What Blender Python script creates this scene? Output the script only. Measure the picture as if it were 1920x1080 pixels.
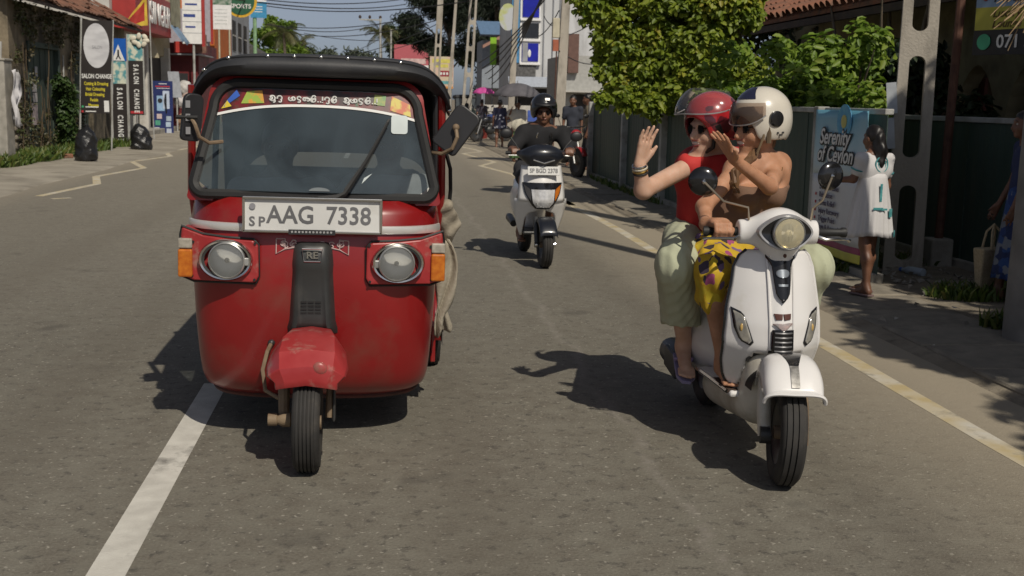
import bpy, bmesh, math, random
import numpy as np
from mathutils import Vector, Matrix
PI = math.pi
RAD = math.radians
for _o in list(bpy.data.objects):
    bpy.data.objects.remove(_o)
SC = bpy.context.scene
COL = SC.collection

# ------------------------------------------------------------------ camera
CAM_H = 1.53
FPX = 2200.0                      # focal length in photograph pixels (1920 wide)
YAW, PITCH, ROLL = RAD(6.5), RAD(-9.1), RAD(1.2)
_f = Vector((math.sin(YAW) * math.cos(PITCH), math.cos(YAW) * math.cos(PITCH), math.sin(PITCH)))
_r = Vector((math.cos(YAW), -math.sin(YAW), 0))
_u = _r.cross(_f)
CR = _r * math.cos(ROLL) + _u * math.sin(ROLL)
CU = _u * math.cos(ROLL) - _r * math.sin(ROLL)
CF = _f
cam_d = bpy.data.cameras.new("camera")
cam = bpy.data.objects.new("camera", cam_d)
COL.objects.link(cam)
cam_d.sensor_width = 36.0
cam_d.lens = FPX / 1920.0 * 36.0
cam_d.clip_start = 0.05
cam_d.clip_end = 3000
cam.matrix_world = Matrix(((CR.x, CU.x, -CF.x, 0), (CR.y, CU.y, -CF.y, 0), (CR.z, CU.z, -CF.z, CAM_H), (0, 0, 0, 1)))
SC.camera = cam
cam_d.dof.use_dof = True
cam_d.dof.focus_distance = 5.2
cam_d.dof.aperture_fstop = 8.0

# ------------------------------------------------------------------ light
SUN_TO = Vector((-0.31, 0.90, -1.0)).normalized()       # the way the light travels
SUN_EL = math.asin(-SUN_TO.z)
SUN_AZ = math.atan2(-SUN_TO.x, -SUN_TO.y)                # compass angle of the sun from +y, clockwise
world = bpy.data.worlds.new("World")
SC.world = world
world.use_nodes = True
_wn = world.node_tree.nodes
_bg = _wn["Background"]
_sky = _wn.new("ShaderNodeTexSky")
_sky.sky_type = 'NISHITA'
_sky.sun_disc = False
_sky.sun_elevation = SUN_EL
_sky.sun_rotation = SUN_AZ
_sky.air_density = 0.5
_sky.dust_density = 1.2
_sky.ozone_density = 5.0
_hs = _wn.new("ShaderNodeHueSaturation")
_hs.inputs["Saturation"].default_value = 0.5          # hazy, greyish tropical sky
world.node_tree.links.new(_sky.outputs[0], _hs.inputs["Color"])
world.node_tree.links.new(_hs.outputs[0], _bg.inputs[0])
_bg.inputs[1].default_value = 0.064
sun_d = bpy.data.lights.new("sun", 'SUN')
sun_d.energy = 3.2
sun_d.angle = RAD(0.55)
sun_d.color = (1.0, 0.92, 0.79)
sun = bpy.data.objects.new("sun", sun_d)
COL.objects.link(sun)
sun.rotation_euler = SUN_TO.to_track_quat('-Z', 'Y').to_euler()
sun.location = (6, -6, 12)
SC.view_settings.view_transform = 'Standard'
SC.view_settings.look = 'None'
SC.view_settings.exposure = 0.06
SC.view_settings.gamma = 1.0
SC.view_settings.use_curve_mapping = False
SC.render.engine = 'CYCLES'
SC.cycles.max_bounces = 6
SC.cycles.transparent_max_bounces = 12
SC.cycles.use_denoising = True

# ------------------------------------------------------------------ helpers: where things stand
def ray(px, py):
    return CF + CR * ((px - 960) / FPX) + CU * ((540 - py) / FPX)
def at_y(px, py, Y):
    d = ray(px, py); return Vector((0, 0, CAM_H)) + d * (Y / d.y)
def at_x(px, py, X):
    d = ray(px, py); return Vector((0, 0, CAM_H)) + d * (X / d.x)
def on_ground(px, py, z=0.0):
    d = ray(px, py); return Vector((0, 0, CAM_H)) + d * ((z - CAM_H) / d.z)

# ------------------------------------------------------------------ helpers: materials
MATS = {}
def M(name, c, r=0.6, m=0.0, var=0.12, vs=6.0, c2=None, bump=0.0, bs=60.0, coat=0.0, spec=0.5, detail=4, lo=0.35, hi=0.65, dirt=None, dscale=3.0, dlo=0.5, dhi=0.75, rvar=0.0, stretch=None, trans=0.0, bdist=0.01, sss=0.0):
    if name in MATS: return MATS[name]
    mt = bpy.data.materials.new(name); mt.use_nodes = True
    nt = mt.node_tree; N = nt.nodes; L = nt.links
    b = N["Principled BSDF"]
    b.inputs["Roughness"].default_value = r
    b.inputs["Metallic"].default_value = m
    b.inputs["Specular IOR Level"].default_value = spec
    b.inputs["Coat Weight"].default_value = coat
    b.inputs["Coat Roughness"].default_value = 0.08
    if sss:
        b.inputs["Subsurface Weight"].default_value = sss
        b.inputs["Subsurface Radius"].default_value = (0.012, 0.005, 0.003)
        b.inputs["Subsurface Scale"].default_value = 1.0
    tc = N.new("ShaderNodeTexCoord")
    src = tc.outputs["Object"]
    if stretch:
        mp = N.new("ShaderNodeMapping"); mp.inputs["Scale"].default_value = stretch
        L.new(src, mp.inputs[0]); src2 = mp.outputs[0]
    else: src2 = src
    nz = N.new("ShaderNodeTexNoise"); nz.inputs["Scale"].default_value = vs; nz.inputs["Detail"].default_value = detail
    L.new(src2, nz.inputs["Vector"])
    rp = N.new("ShaderNodeValToRGB")
    ca = tuple(max(0, x * (1 - var)) for x in c); cb = tuple(min(1, x * (1 + var)) for x in c)
    if c2 is not None: ca, cb = c, c2
    rp.color_ramp.elements[0].position = lo; rp.color_ramp.elements[0].color = (*ca, 1)
    rp.color_ramp.elements[1].position = hi; rp.color_ramp.elements[1].color = (*cb, 1)
    L.new(nz.outputs["Fac"], rp.inputs[0])
    col = rp.outputs[0]
    if dirt is not None:
        n2 = N.new("ShaderNodeTexNoise"); n2.inputs["Scale"].default_value = dscale; n2.inputs["Detail"].default_value = 8; n2.inputs["Roughness"].default_value = 0.65
        L.new(src2, n2.inputs["Vector"])
        r2 = N.new("ShaderNodeValToRGB")
        r2.color_ramp.elements[0].position = dlo; r2.color_ramp.elements[0].color = (0, 0, 0, 1)
        r2.color_ramp.elements[1].position = dhi; r2.color_ramp.elements[1].color = (1, 1, 1, 1)
        L.new(n2.outputs["Fac"], r2.inputs[0])
        mx = N.new("ShaderNodeMix"); mx.data_type = 'RGBA'
        L.new(r2.outputs[0], mx.inputs["Factor"]); L.new(col, mx.inputs["A"]); mx.inputs["B"].default_value = (*dirt, 1)
        col = mx.outputs["Result"]
    L.new(col, b.inputs["Base Color"])
    if rvar:
        mr = N.new("ShaderNodeMapRange"); mr.inputs["To Min"].default_value = max(0.02, r - rvar); mr.inputs["To Max"].default_value = min(1, r + rvar)
        L.new(nz.outputs["Fac"], mr.inputs["Value"]); L.new(mr.outputs[0], b.inputs["Roughness"])
    if bump:
        n3 = N.new("ShaderNodeTexNoise"); n3.inputs["Scale"].default_value = bs; n3.inputs["Detail"].default_value = 6
        L.new(src, n3.inputs["Vector"])
        bp = N.new("ShaderNodeBump"); bp.inputs["Strength"].default_value = bump; bp.inputs["Distance"].default_value = bdist
        L.new(n3.outputs["Fac"], bp.inputs["Height"]); L.new(bp.outputs[0], b.inputs["Normal"])
    if trans:
        tr = N.new("ShaderNodeBsdfTranslucent"); L.new(col, tr.inputs["Color"])
        ms = N.new("ShaderNodeMixShader"); ms.inputs[0].default_value = trans
        out = N["Material Output"]
        L.new(b.outputs[0], ms.inputs[1]); L.new(tr.outputs[0], ms.inputs[2]); L.new(ms.outputs[0], out.inputs[0])
    MATS[name] = mt
    return mt

def leaf_mat(name, cols, trans=0.35, rough=0.5):
    """leaves whose colour changes from leaf to leaf (face attribute 'tint')"""
    if name in MATS: return MATS[name]
    mt = bpy.data.materials.new(name); mt.use_nodes = True
    nt = mt.node_tree; N = nt.nodes; L = nt.links
    b = N["Principled BSDF"]; b.inputs["Roughness"].default_value = rough
    at = N.new("ShaderNodeAttribute"); at.attribute_name = "tint"
    rp = N.new("ShaderNodeValToRGB")
    el = rp.color_ramp.elements
    el.remove(el[1]); el[0].position = 0.0; el[0].color = (*cols[0], 1)
    for i, c in enumerate(cols[1:], 1):
        el.new(i / max(1, len(cols) - 1)).color = (*c, 1)
    L.new(at.outputs["Fac"], rp.inputs[0]); L.new(rp.outputs[0], b.inputs["Base Color"])
    tr = N.new("ShaderNodeBsdfTranslucent"); L.new(rp.outputs[0], tr.inputs["Color"])
    ms = N.new("ShaderNodeMixShader"); ms.inputs[0].default_value = trans
    L.new(b.outputs[0], ms.inputs[1]); L.new(tr.outputs[0], ms.inputs[2]); L.new(ms.outputs[0], N["Material Output"].inputs[0])
    MATS[name] = mt
    return mt

def print_mat(name, cols, scale=20.0, rough=0.8, rnd=1.0, bg=None, dist=0.32, stretch=None, bump=0.0):
    """printed cloth: blots of colours on a ground colour"""
    if name in MATS: return MATS[name]
    mt = bpy.data.materials.new(name); mt.use_nodes = True
    nt = mt.node_tree; N = nt.nodes; L = nt.links
    b = N["Principled BSDF"]; b.inputs["Roughness"].default_value = rough
    tc = N.new("ShaderNodeTexCoord"); v = N.new("ShaderNodeTexVoronoi"); v.inputs["Scale"].default_value = scale
    v.inputs["Randomness"].default_value = rnd
    src = tc.outputs["Object"]
    if stretch:
        mp = N.new("ShaderNodeMapping"); mp.inputs["Scale"].default_value = stretch; L.new(src, mp.inputs[0]); src = mp.outputs[0]
    nz = N.new("ShaderNodeTexNoise"); nz.inputs["Scale"].default_value = scale * 0.8
    va = N.new("ShaderNodeVectorMath"); va.operation = 'MULTIPLY_ADD'; va.inputs[1].default_value = (1.2 / scale,) * 3
    L.new(nz.outputs["Color"], va.inputs[0]); L.new(src, nz.inputs["Vector"]); L.new(src, va.inputs[2])
    L.new(va.outputs[0], v.inputs["Vector"])
    sp = N.new("ShaderNodeSeparateColor"); L.new(v.outputs["Color"], sp.inputs[0])
    rp = N.new("ShaderNodeValToRGB"); rp.color_ramp.interpolation = 'CONSTANT'
    el = rp.color_ramp.elements
    el.remove(el[1]); el[0].position = 0.0; el[0].color = (*cols[0], 1)
    for i, c in enumerate(cols[1:], 1):
        el.new(i / len(cols)).color = (*c, 1)
    L.new(sp.outputs[0], rp.inputs[0])
    col = rp.outputs[0]
    if bg is not None:
        st = N.new("ShaderNodeMath"); st.operation = 'GREATER_THAN'; st.inputs[1].default_value = dist
        L.new(v.outputs["Distance"], st.inputs[0])
        mx = N.new("ShaderNodeMix"); mx.data_type = 'RGBA'; L.new(st.outputs[0], mx.inputs["Factor"])
        L.new(col, mx.inputs["A"]); mx.inputs["B"].default_value = (*bg, 1); col = mx.outputs["Result"]
    L.new(col, b.inputs["Base Color"])
    MATS[name] = mt
    return mt

def glass_mat(name, tint=(0.5, 0.55, 0.58), opacity=0.5, rough=0.03, ior=1.5, dcol=(0.10, 0.12, 0.13), smear=0.0):
    """a sheet of glass or clear plastic: tinted see-through plus mirror reflection"""
    if name in MATS: return MATS[name]
    mt = bpy.data.materials.new(name); mt.use_nodes = True
    nt = mt.node_tree; N = nt.nodes; L = nt.links
    for n in list(N):
        if n.type != 'OUTPUT_MATERIAL': N.remove(n)
    out = [n for n in N if n.type == 'OUTPUT_MATERIAL'][0]
    t = N.new("ShaderNodeBsdfTransparent"); t.inputs[0].default_value = (*tint, 1)
    d = N.new("ShaderNodeBsdfDiffuse"); d.inputs[0].default_value = (*dcol, 1)
    g = N.new("ShaderNodeBsdfGlossy"); g.inputs["Roughness"].default_value = rough
    fr = N.new("ShaderNodeFresnel"); fr.inputs[0].default_value = ior
    m1 = N.new("ShaderNodeMixShader"); m1.inputs[0].default_value = opacity
    m2 = N.new("ShaderNodeMixShader")
    if smear:
        tc = N.new("ShaderNodeTexCoord"); nz = N.new("ShaderNodeTexNoise"); nz.inputs["Scale"].default_value = 3.5; nz.inputs["Detail"].default_value = 7; nz.inputs["Distortion"].default_value = 1.2
        mr = N.new("ShaderNodeMapRange"); mr.inputs["From Min"].default_value = 0.3; mr.inputs["From Max"].default_value = 0.7; mr.inputs["To Min"].default_value = opacity - smear; mr.inputs["To Max"].default_value = opacity + smear
        L.new(tc.outputs["Object"], nz.inputs["Vector"]); L.new(nz.outputs["Fac"], mr.inputs["Value"]); L.new(mr.outputs[0], m1.inputs[0])
    L.new(t.outputs[0], m1.inputs[1]); L.new(d.outputs[0], m1.inputs[2])
    L.new(fr.outputs[0], m2.inputs[0]); L.new(m1.outputs[0], m2.inputs[1]); L.new(g.outputs[0], m2.inputs[2])
    L.new(m2.outputs[0], out.inputs[0])
    MATS[name] = mt
    return mt

# ------------------------------------------------------------------ helpers: meshes
def add_obj(name, mesh, parent=None):
    o = bpy.data.objects.new(name, mesh); COL.objects.link(o)
    if parent is not None: o.parent = parent
    return o
def tag(o, label=None, cat=None, group=None, kind=None):
    if label: o["label"] = label
    if cat: o["category"] = cat
    if group: o["group"] = group
    if kind: o["kind"] = kind
    return o
def thing(name, loc, label, cat, group=None, rz=0.0):
    o = bpy.data.objects.new(name, None); COL.objects.link(o)
    o.empty_display_size = 0.2
    o.location = loc; o.rotation_euler = (0, 0, rz)
    return tag(o, label, cat, group)
def copy_tree(o, parent=None):
    c = o.copy(); COL.objects.link(c); c.parent = parent
    for ch in [x for x in bpy.data.objects if x.parent == o]:
        copy_tree(ch, c)
    return c

class MB:
    def __init__(s): s.v = []; s.f = []
    def add(s, V, F):
        k = len(s.v)
        s.v.extend([tuple(map(float, p)) for p in V]); s.f.extend([tuple(i + k for i in f) for f in F]); return s
    def box(s, c, d, rz=0.0, rx=0.0, ry=0.0):
        hx, hy, hz = d[0] / 2, d[1] / 2, d[2] / 2
        mt = Matrix.Rotation(rz, 3, 'Z') @ Matrix.Rotation(ry, 3, 'Y') @ Matrix.Rotation(rx, 3, 'X')
        V = [mt @ Vector((x, y, z)) + Vector(c) for x in (-hx, hx) for y in (-hy, hy) for z in (-hz, hz)]
        return s.add(V, [(0, 1, 3, 2), (4, 6, 7, 5), (0, 4, 5, 1), (2, 3, 7, 6), (0, 2, 6, 4), (1, 5, 7, 3)])
    def bb(s, a, b):
        return s.box([(p + q) / 2 for p, q in zip(a, b)], [abs(q - p) for p, q in zip(a, b)])
    def tube(s, pts, r, n=8, caps=True, flat=None):
        P = [Vector(p) for p in pts]; m = len(P)
        R = [r] * m if not hasattr(r, '__len__') else list(r)
        T = []
        for i in range(m):
            a = P[max(0, i - 1)]; b = P[min(m - 1, i + 1)]
            T.append((b - a).normalized() if (b - a).length > 1e-9 else Vector((0, 0, 1)))
        ref = Vector((0, 0, 1)) if abs(T[0].z) < 0.9 else Vector((1, 0, 0))
        nrm = T[0].cross(ref).normalized()
        V = []
        for i in range(m):
            nrm = (nrm - T[i] * nrm.dot(T[i]))
            nrm = nrm.normalized() if nrm.length > 1e-6 else T[i].orthogonal().normalized()
            bi = T[i].cross(nrm)
            for k in range(n):
                a = 2 * PI * k / n
                off = nrm * math.cos(a) * R[i] + bi * math.sin(a) * R[i] * (flat if flat else 1)
                V.append(P[i] + off)
        F = []
        for i in range(m - 1):
            for k in range(n):
                k2 = (k + 1) % n
                F.append((i * n + k, i * n + k2, (i + 1) * n + k2, (i + 1) * n + k))
        if caps:
            F.append(tuple(range(n - 1, -1, -1))); F.append(tuple((m - 1) * n + k for k in range(n)))
        return s.add(V, F)
    def lathe(s, prof, c=(0, 0, 0), ax=(0, 0, 1), n=24, caps=True, arc=2 * PI, a0=0.0, sx=1.0):
        """prof: (radius, height) pairs along ax from c"""
        ax = Vector(ax).normalized(); u = ax.orthogonal().normalized() if abs(ax.z) > 0.99 else Vector((0, 0, 1)).cross(ax).normalized()
        w = ax.cross(u); c = Vector(c); full = abs(arc - 2 * PI) < 1e-6
        cn = n if full else n + 1
        V = []
        for r, h in prof:
            for k in range(cn):
                a = a0 + arc * k / n
                V.append(c + ax * h + (u * math.cos(a) * sx + w * math.sin(a)) * r)
        F = []
        for i in range(len(prof) - 1):
            for k in range(n):
                k2 = (k + 1) % cn if full else k + 1
                F.append((i * cn + k, i * cn + k2, (i + 1) * cn + k2, (i + 1) * cn + k))
        if caps and full:
            if prof[0][0] > 1e-6: F.append(tuple(range(cn - 1, -1, -1)))
            if prof[-1][0] > 1e-6: F.append(tuple((len(prof) - 1) * cn + k for k in range(cn)))
        return s.add(V, F)
    def loft(s, rings, caps=True, closed=True):
        n = len(rings[0]); V = [p for r in rings for p in r]; F = []
        for i in range(len(rings) - 1):
            for k in range(n if closed else n - 1):
                k2 = (k + 1) % n
                F.append((i * n + k, i * n + k2, (i + 1) * n + k2, (i + 1) * n + k))
        if caps and closed:
            F.append(tuple(range(n - 1, -1, -1))); F.append(tuple((len(rings) - 1) * n + k for k in range(n)))
        return s.add(V, F)
    def prism(s, poly, fn, t0, t1):
        """poly: 2D outline (ccw); fn(u, v, t) -> point"""
        n = len(poly)
        V = [fn(u, v, t0) for u, v in poly] + [fn(u, v, t1) for u, v in poly]
        F = [tuple(range(n - 1, -1, -1)), tuple(range(n, 2 * n))]
        for k in range(n):
            k2 = (k + 1) % n
            F.append((k, k2, n + k2, n + k))
        return s.add(V, F)
    def grid(s, G, wrap=False):
        m = len(G); n = len(G[0]); V = [p for r in G for p in r]; F = []
        for i in range(m - 1):
            for k in range(n if wrap else n - 1):
                k2 = (k + 1) % n
                F.append((i * n + k, i * n + k2, (i + 1) * n + k2, (i + 1) * n + k))
        return s.add(V, F)
    def ell(s, c, r, n=16, m=10, rot=None):
        G = []
        for i in range(m + 1):
            t = PI * i / m; row = []
            for k in range(n):
                a = 2 * PI * k / n
                p = Vector((r[0] * math.sin(t) * math.cos(a), r[1] * math.sin(t) * math.sin(a), r[2] * math.cos(t)))
                if rot is not None: p = rot @ p
                row.append(p + Vector(c))
            G.append(row)
        return s.grid(G, wrap=True)
    def xform(s, mt):
        s.v = [tuple(mt @ Vector(p)) for p in s.v]; return s
    def mesh(s, name, mat=None, smooth=35, recalc=True):
        me = bpy.data.meshes.new(name); me.from_pydata(s.v, [], s.f)
        if recalc:
            bm = bmesh.new(); bm.from_mesh(me)
            bmesh.ops.remove_doubles(bm, verts=bm.verts, dist=1e-5)
            bmesh.ops.recalc_face_normals(bm, faces=bm.faces); bm.to_mesh(me); bm.free()
        if mat: me.materials.append(mat)
        if smooth:
            me.shade_smooth()
            if smooth < 180: me.set_sharp_from_angle(angle=RAD(smooth))
        return me
    def build(s, name, mat, parent=None, smooth=35, bevel=0.0, segs=2, subsurf=0, solid=0.0, recalc=True):
        o = add_obj(name, s.mesh(name, mat, smooth, recalc), parent)
        if solid:
            md = o.modifiers.new("solid", 'SOLIDIFY'); md.thickness = solid; md.offset = -1
        if bevel:
            md = o.modifiers.new("bevel", 'BEVEL'); md.width = bevel; md.segments = segs; md.limit_method = 'ANGLE'; md.angle_limit = RAD(40); md.harden_normals = False
        if subsurf:
            md = o.modifiers.new("sub", 'SUBSURF'); md.levels = subsurf; md.render_levels = subsurf
        return o

def np_mesh(name, V, F, mat, tint=None, smooth=False):
    """a big mesh from arrays; F is (n,3) or (n,4); tint: one value per face"""
    me = bpy.data.meshes.new(name)
    V = np.asarray(V, np.float32); F = np.asarray(F, np.int32)
    k = F.shape[1]
    me.vertices.add(len(V)); me.vertices.foreach_set("co", V.ravel())
    me.loops.add(F.size); me.loops.foreach_set("vertex_index", F.ravel())
    me.polygons.add(len(F)); me.polygons.foreach_set("loop_start", np.arange(0, F.size, k, dtype=np.int32))
    if smooth: me.polygons.foreach_set("use_smooth", np.ones(len(F), bool))
    if tint is not None:
        a = me.attributes.new("tint", 'FLOAT', 'FACE'); a.data.foreach_set("value", np.asarray(tint, np.float32))
    me.materials.append(mat)
    me.update(calc_edges=True); me.validate()
    return me

def text_obj(body, size, mat, parent, mtx, name="lettering", extrude=0.001, align='CENTER', sx=1.0, bold=0.0, shear=0.0, spacing=1.0):
    cu = bpy.data.curves.new("tmp_text", 'FONT'); cu.body = body; cu.size = size; cu.extrude = extrude
    cu.align_x = align; cu.align_y = 'CENTER'; cu.offset = bold; cu.shear = shear; cu.space_character = spacing
    cu.resolution_u = 3; cu.fill_mode = 'FRONT' if extrude == 0 else 'BOTH'
    t = bpy.data.objects.new("tmp_text", cu); COL.objects.link(t)
    bpy.context.view_layer.update()
    dg = bpy.context.evaluated_depsgraph_get()
    me = bpy.data.meshes.new_from_object(t.evaluated_get(dg))
    bpy.data.objects.remove(t); bpy.data.curves.remove(cu)
    me.name = name
    me.transform(mtx @ Matrix.Diagonal((sx, 1, 1, 1)))
    me.materials.clear(); me.materials.append(mat)
    return add_obj(name, me, parent)

def frame(o, xa, up):
    """4x4 matrix: text x along xa, text y along up, at o"""
    xa = Vector(xa).normalized(); up = Vector(up); up = (up - xa * up.dot(xa)).normalized(); z = xa.cross(up)
    return Matrix(((xa.x, up.x, z.x, o[0]), (xa.y, up.y, z.y, o[1]), (xa.z, up.z, z.z, o[2]), (0, 0, 0, 1)))

# ------------------------------------------------------------------ helpers: organic bodies from distance fields
class SDF:
    def __init__(s): s.p = []
    def cap(s, a, b, ra, rb, k=0.03, n=None, sq=1.0, op='u'):
        s.p.append(('c', np.array(a, float), np.array(b, float), ra, rb, k, None if n is None else np.array(n, float) / np.linalg.norm(n), sq, op)); return s
    def chain(s, pts, rs, k=0.03, n=None, sq=1.0):
        for i in range(len(pts) - 1): s.cap(pts[i], pts[i + 1], rs[i], rs[i + 1], k, n, sq)
        return s
    def ell(s, c, r, rot=None, k=0.03, op='u'):
        s.p.append(('e', np.array(c, float), np.array(r, float), None if rot is None else np.array(rot.transposed() if isinstance(rot, Matrix) else rot), k, op)); return s
    def half(s, pt, nrm, k=0.002):
        """cut away everything on the side nrm points to"""
        s.p.append(('h', np.array(pt, float), np.array(nrm, float) / np.linalg.norm(nrm), k)); return s
    def bounds(s):
        lo = np.full(3, 1e9); hi = -lo
        for p in s.p:
            if p[0] == 'c' and p[8] == 'u':
                r = max(p[3], p[4]) * max(1, p[7]); lo = np.minimum(lo, np.minimum(p[1], p[2]) - r); hi = np.maximum(hi, np.maximum(p[1], p[2]) + r)
            elif p[0] == 'e' and p[5] == 'u':
                r = p[2].max() if p[3] is not None else p[2]; lo = np.minimum(lo, p[1] - r); hi = np.maximum(hi, p[1] + r)
        return lo, hi
    def mesh(s, name, mat, h=0.01, disp=None, grow=0.0):
        lo, hi = s.bounds(); lo = lo - 3 * h - grow - 0.02; hi = hi + 3 * h + grow + 0.02
        n = np.ceil((hi - lo) / h).astype(int) + 1
        ax = [lo[i] + h * np.arange(n[i]) for i in range(3)]
        D = np.full(n, 0.5, np.float32)
        for p in s.p:
            if p[0] == 'h':
                d = ((ax[0] - p[1][0]) * p[2][0])[:, None, None] + ((ax[1] - p[1][1]) * p[2][1])[None, :, None] + ((ax[2] - p[1][2]) * p[2][2])[None, None, :]
                D = np.maximum(D, d.astype(np.float32)); continue
            if p[0] == 'c':
                _, a, b, ra, rb, k, nn, sq, op = p; R = max(ra, rb) * max(1, sq); blo = np.minimum(a, b) - R; bhi = np.maximum(a, b) + R
            else:
                _, c, r, rot, k, op = p; R = r.max() if rot is not None else r; blo = c - R; bhi = c + R
            mg = k + 4 * h + 0.02
            i0 = np.clip(np.floor((blo - mg - lo) / h).astype(int), 0, n - 1); i1 = np.clip(np.ceil((bhi + mg - lo) / h).astype(int) + 1, 1, n)
            X = ax[0][i0[0]:i1[0]][:, None, None]; Y = ax[1][i0[1]:i1[1]][None, :, None]; Z = ax[2][i0[2]:i1[2]][None, None, :]
            if p[0] == 'c':
                ab = b - a; L2 = max(ab @ ab, 1e-12)
                t = np.clip(((X - a[0]) * ab[0] + (Y - a[1]) * ab[1] + (Z - a[2]) * ab[2]) / L2, 0, 1)
                dx = X - a[0] - t * ab[0]; dy = Y - a[1] - t * ab[1]; dz = Z - a[2] - t * ab[2]
                if nn is not None:
                    q = dx * nn[0] + dy * nn[1] + dz * nn[2]; e = (1 / sq - 1) * q
                    dx = dx + e * nn[0]; dy = dy + e * nn[1]; dz = dz + e * nn[2]
                d = np.sqrt(dx * dx + dy * dy + dz * dz) - (ra + (rb - ra) * t)
                if nn is not None and sq < 1: d = d * (0.5 + 0.5 * sq)
            else:
                dx = X - c[0]; dy = Y - c[1]; dz = Z - c[2]
                if rot is not None:
                    dx, dy, dz = (rot[0, 0] * dx + rot[0, 1] * dy + rot[0, 2] * dz, rot[1, 0] * dx + rot[1, 1] * dy + rot[1, 2] * dz, rot[2, 0] * dx + rot[2, 1] * dy + rot[2, 2] * dz)
                k0 = np.sqrt((dx / r[0]) ** 2 + (dy / r[1]) ** 2 + (dz / r[2]) ** 2)
                k1 = np.sqrt((dx / r[0] ** 2) ** 2 + (dy / r[1] ** 2) ** 2 + (dz / r[2] ** 2) ** 2) + 1e-9
                d = k0 * (k0 - 1) / k1
            sl = (slice(i0[0], i1[0]), slice(i0[1], i1[1]), slice(i0[2], i1[2]))
            A = D[sl]; d = d.astype(np.float32)
            if op == 'u':
                hh = np.maximum(k - np.abs(A - d), 0) / max(k, 1e-6); D[sl] = np.minimum(A, d) - hh * hh * k * 0.25
            else:
                d = -d; hh = np.maximum(k - np.abs(A - d), 0) / max(k, 1e-6); D[sl] = np.maximum(A, d) + hh * hh * k * 0.25
        if grow: D = D - grow
        if disp is not None:
            D = D + disp(ax[0][:, None, None], ax[1][None, :, None], ax[2][None, None, :]).astype(np.float32)
        V, F = surface_nets(D, lo, h)
        return np_mesh(name, V, F, mat, smooth=True)
    def build(s, name, mat, parent=None, h=0.01, disp=None, grow=0.0, smooth_it=0):
        o = add_obj(name, s.mesh(name, mat, h, disp, grow), parent)
        if smooth_it:
            md = o.modifiers.new("smooth", 'SMOOTH'); md.factor = 0.5; md.iterations = smooth_it
        return o

def surface_nets(D, lo, h):
    S = D < 0
    c = [S[i:S.shape[0] - 1 + i, j:S.shape[1] - 1 + j, k:S.shape[2] - 1 + k] for i in (0, 1) for j in (0, 1) for k in (0, 1)]
    tot = sum(x.astype(np.int8) for x in c)
    I = np.argwhere((tot > 0) & (tot < 8))
    idx = np.full(tot.shape, -1, np.int32); idx[I[:, 0], I[:, 1], I[:, 2]] = np.arange(len(I))
    acc = np.zeros((len(I), 3)); cnt = np.zeros(len(I))
    cs = [(i, j, k) for i in (0, 1) for j in (0, 1) for k in (0, 1)]
    val = {q: D[I[:, 0] + q[0], I[:, 1] + q[1], I[:, 2] + q[2]] for q in cs}
    for q in cs:
        for a in range(3):
            if q[a] == 0:
                q2 = list(q); q2[a] = 1; q2 = tuple(q2)
                v0, v1 = val[q], val[q2]; m = (v0 < 0) != (v1 < 0)
                t = np.where(m, v0 / np.where(m, v0 - v1, 1), 0)
                for b in range(3):
                    acc[:, b] += np.where(m, (t if b == a else q[b]), 0)
                cnt += m
    P = lo + (I + acc / cnt[:, None]) * h
    Q = []
    for a in range(3):
        b, c2 = (a + 1) % 3, (a + 2) % 3
        sl0 = [slice(None)] * 3; sl1 = [slice(None)] * 3
        sl0[a] = slice(0, -1); sl1[a] = slice(1, None)
        s0 = S[tuple(sl0)]; s1 = S[tuple(sl1)]
        E = np.argwhere(s0 != s1)
        E = E[(E[:, b] > 0) & (E[:, c2] > 0) & (E[:, b] < S.shape[b] - 1) & (E[:, c2] < S.shape[c2] - 1)]
        ins = s0[E[:, 0], E[:, 1], E[:, 2]]
        def cell(db, dc):
            e = E.copy(); e[:, b] += db; e[:, c2] += dc
            return idx[e[:, 0], e[:, 1], e[:, 2]]
        q = np.stack([cell(-1, -1), cell(0, -1), cell(0, 0), cell(-1, 0)], 1)
        q[~ins] = q[~ins][:, ::-1]
        Q.append(q)
    Q = np.concatenate(Q)
    return P, Q[(Q >= 0).all(1)]

def leaves(rng, P, Nn, size, asp=0.5, fold=0.25, jit=0.6, droop=0.0):
    """leaf blades: P positions, Nn facing, two bent quads each -> V, F (quads), one tint slot per face"""
    n = len(P)
    Nn = Nn + rng.normal(0, jit, (n, 3)); Nn /= np.linalg.norm(Nn, axis=1)[:, None] + 1e-9
    T = rng.normal(0, 1, (n, 3)); T[:, 2] -= droop; T -= Nn * (T * Nn).sum(1)[:, None]; T /= np.linalg.norm(T, axis=1)[:, None] + 1e-9
    B = np.cross(Nn, T)
    s = size * rng.uniform(0.6, 1.3, n)[:, None]
    w = s * asp
    up = Nn * s * fold
    a = P; tip = P + T * s
    m1 = P + T * s * 0.3; m2 = P + T * s * 0.7
    V = np.stack([a, m1 + B * w * 0.5 + up * 0.5, m2 + B * w * 0.42 + up * 0.4, tip - up * 0.3, m2 - B * w * 0.42 + up * 0.4, m1 - B * w * 0.5 + up * 0.5], 1).reshape(-1, 3)
    k = np.arange(n)[:, None] * 6
    F = np.concatenate([k + np.array([[0, 1, 2, 3]]), k + np.array([[0, 3, 4, 5]])], 0)
    return V, F
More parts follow.
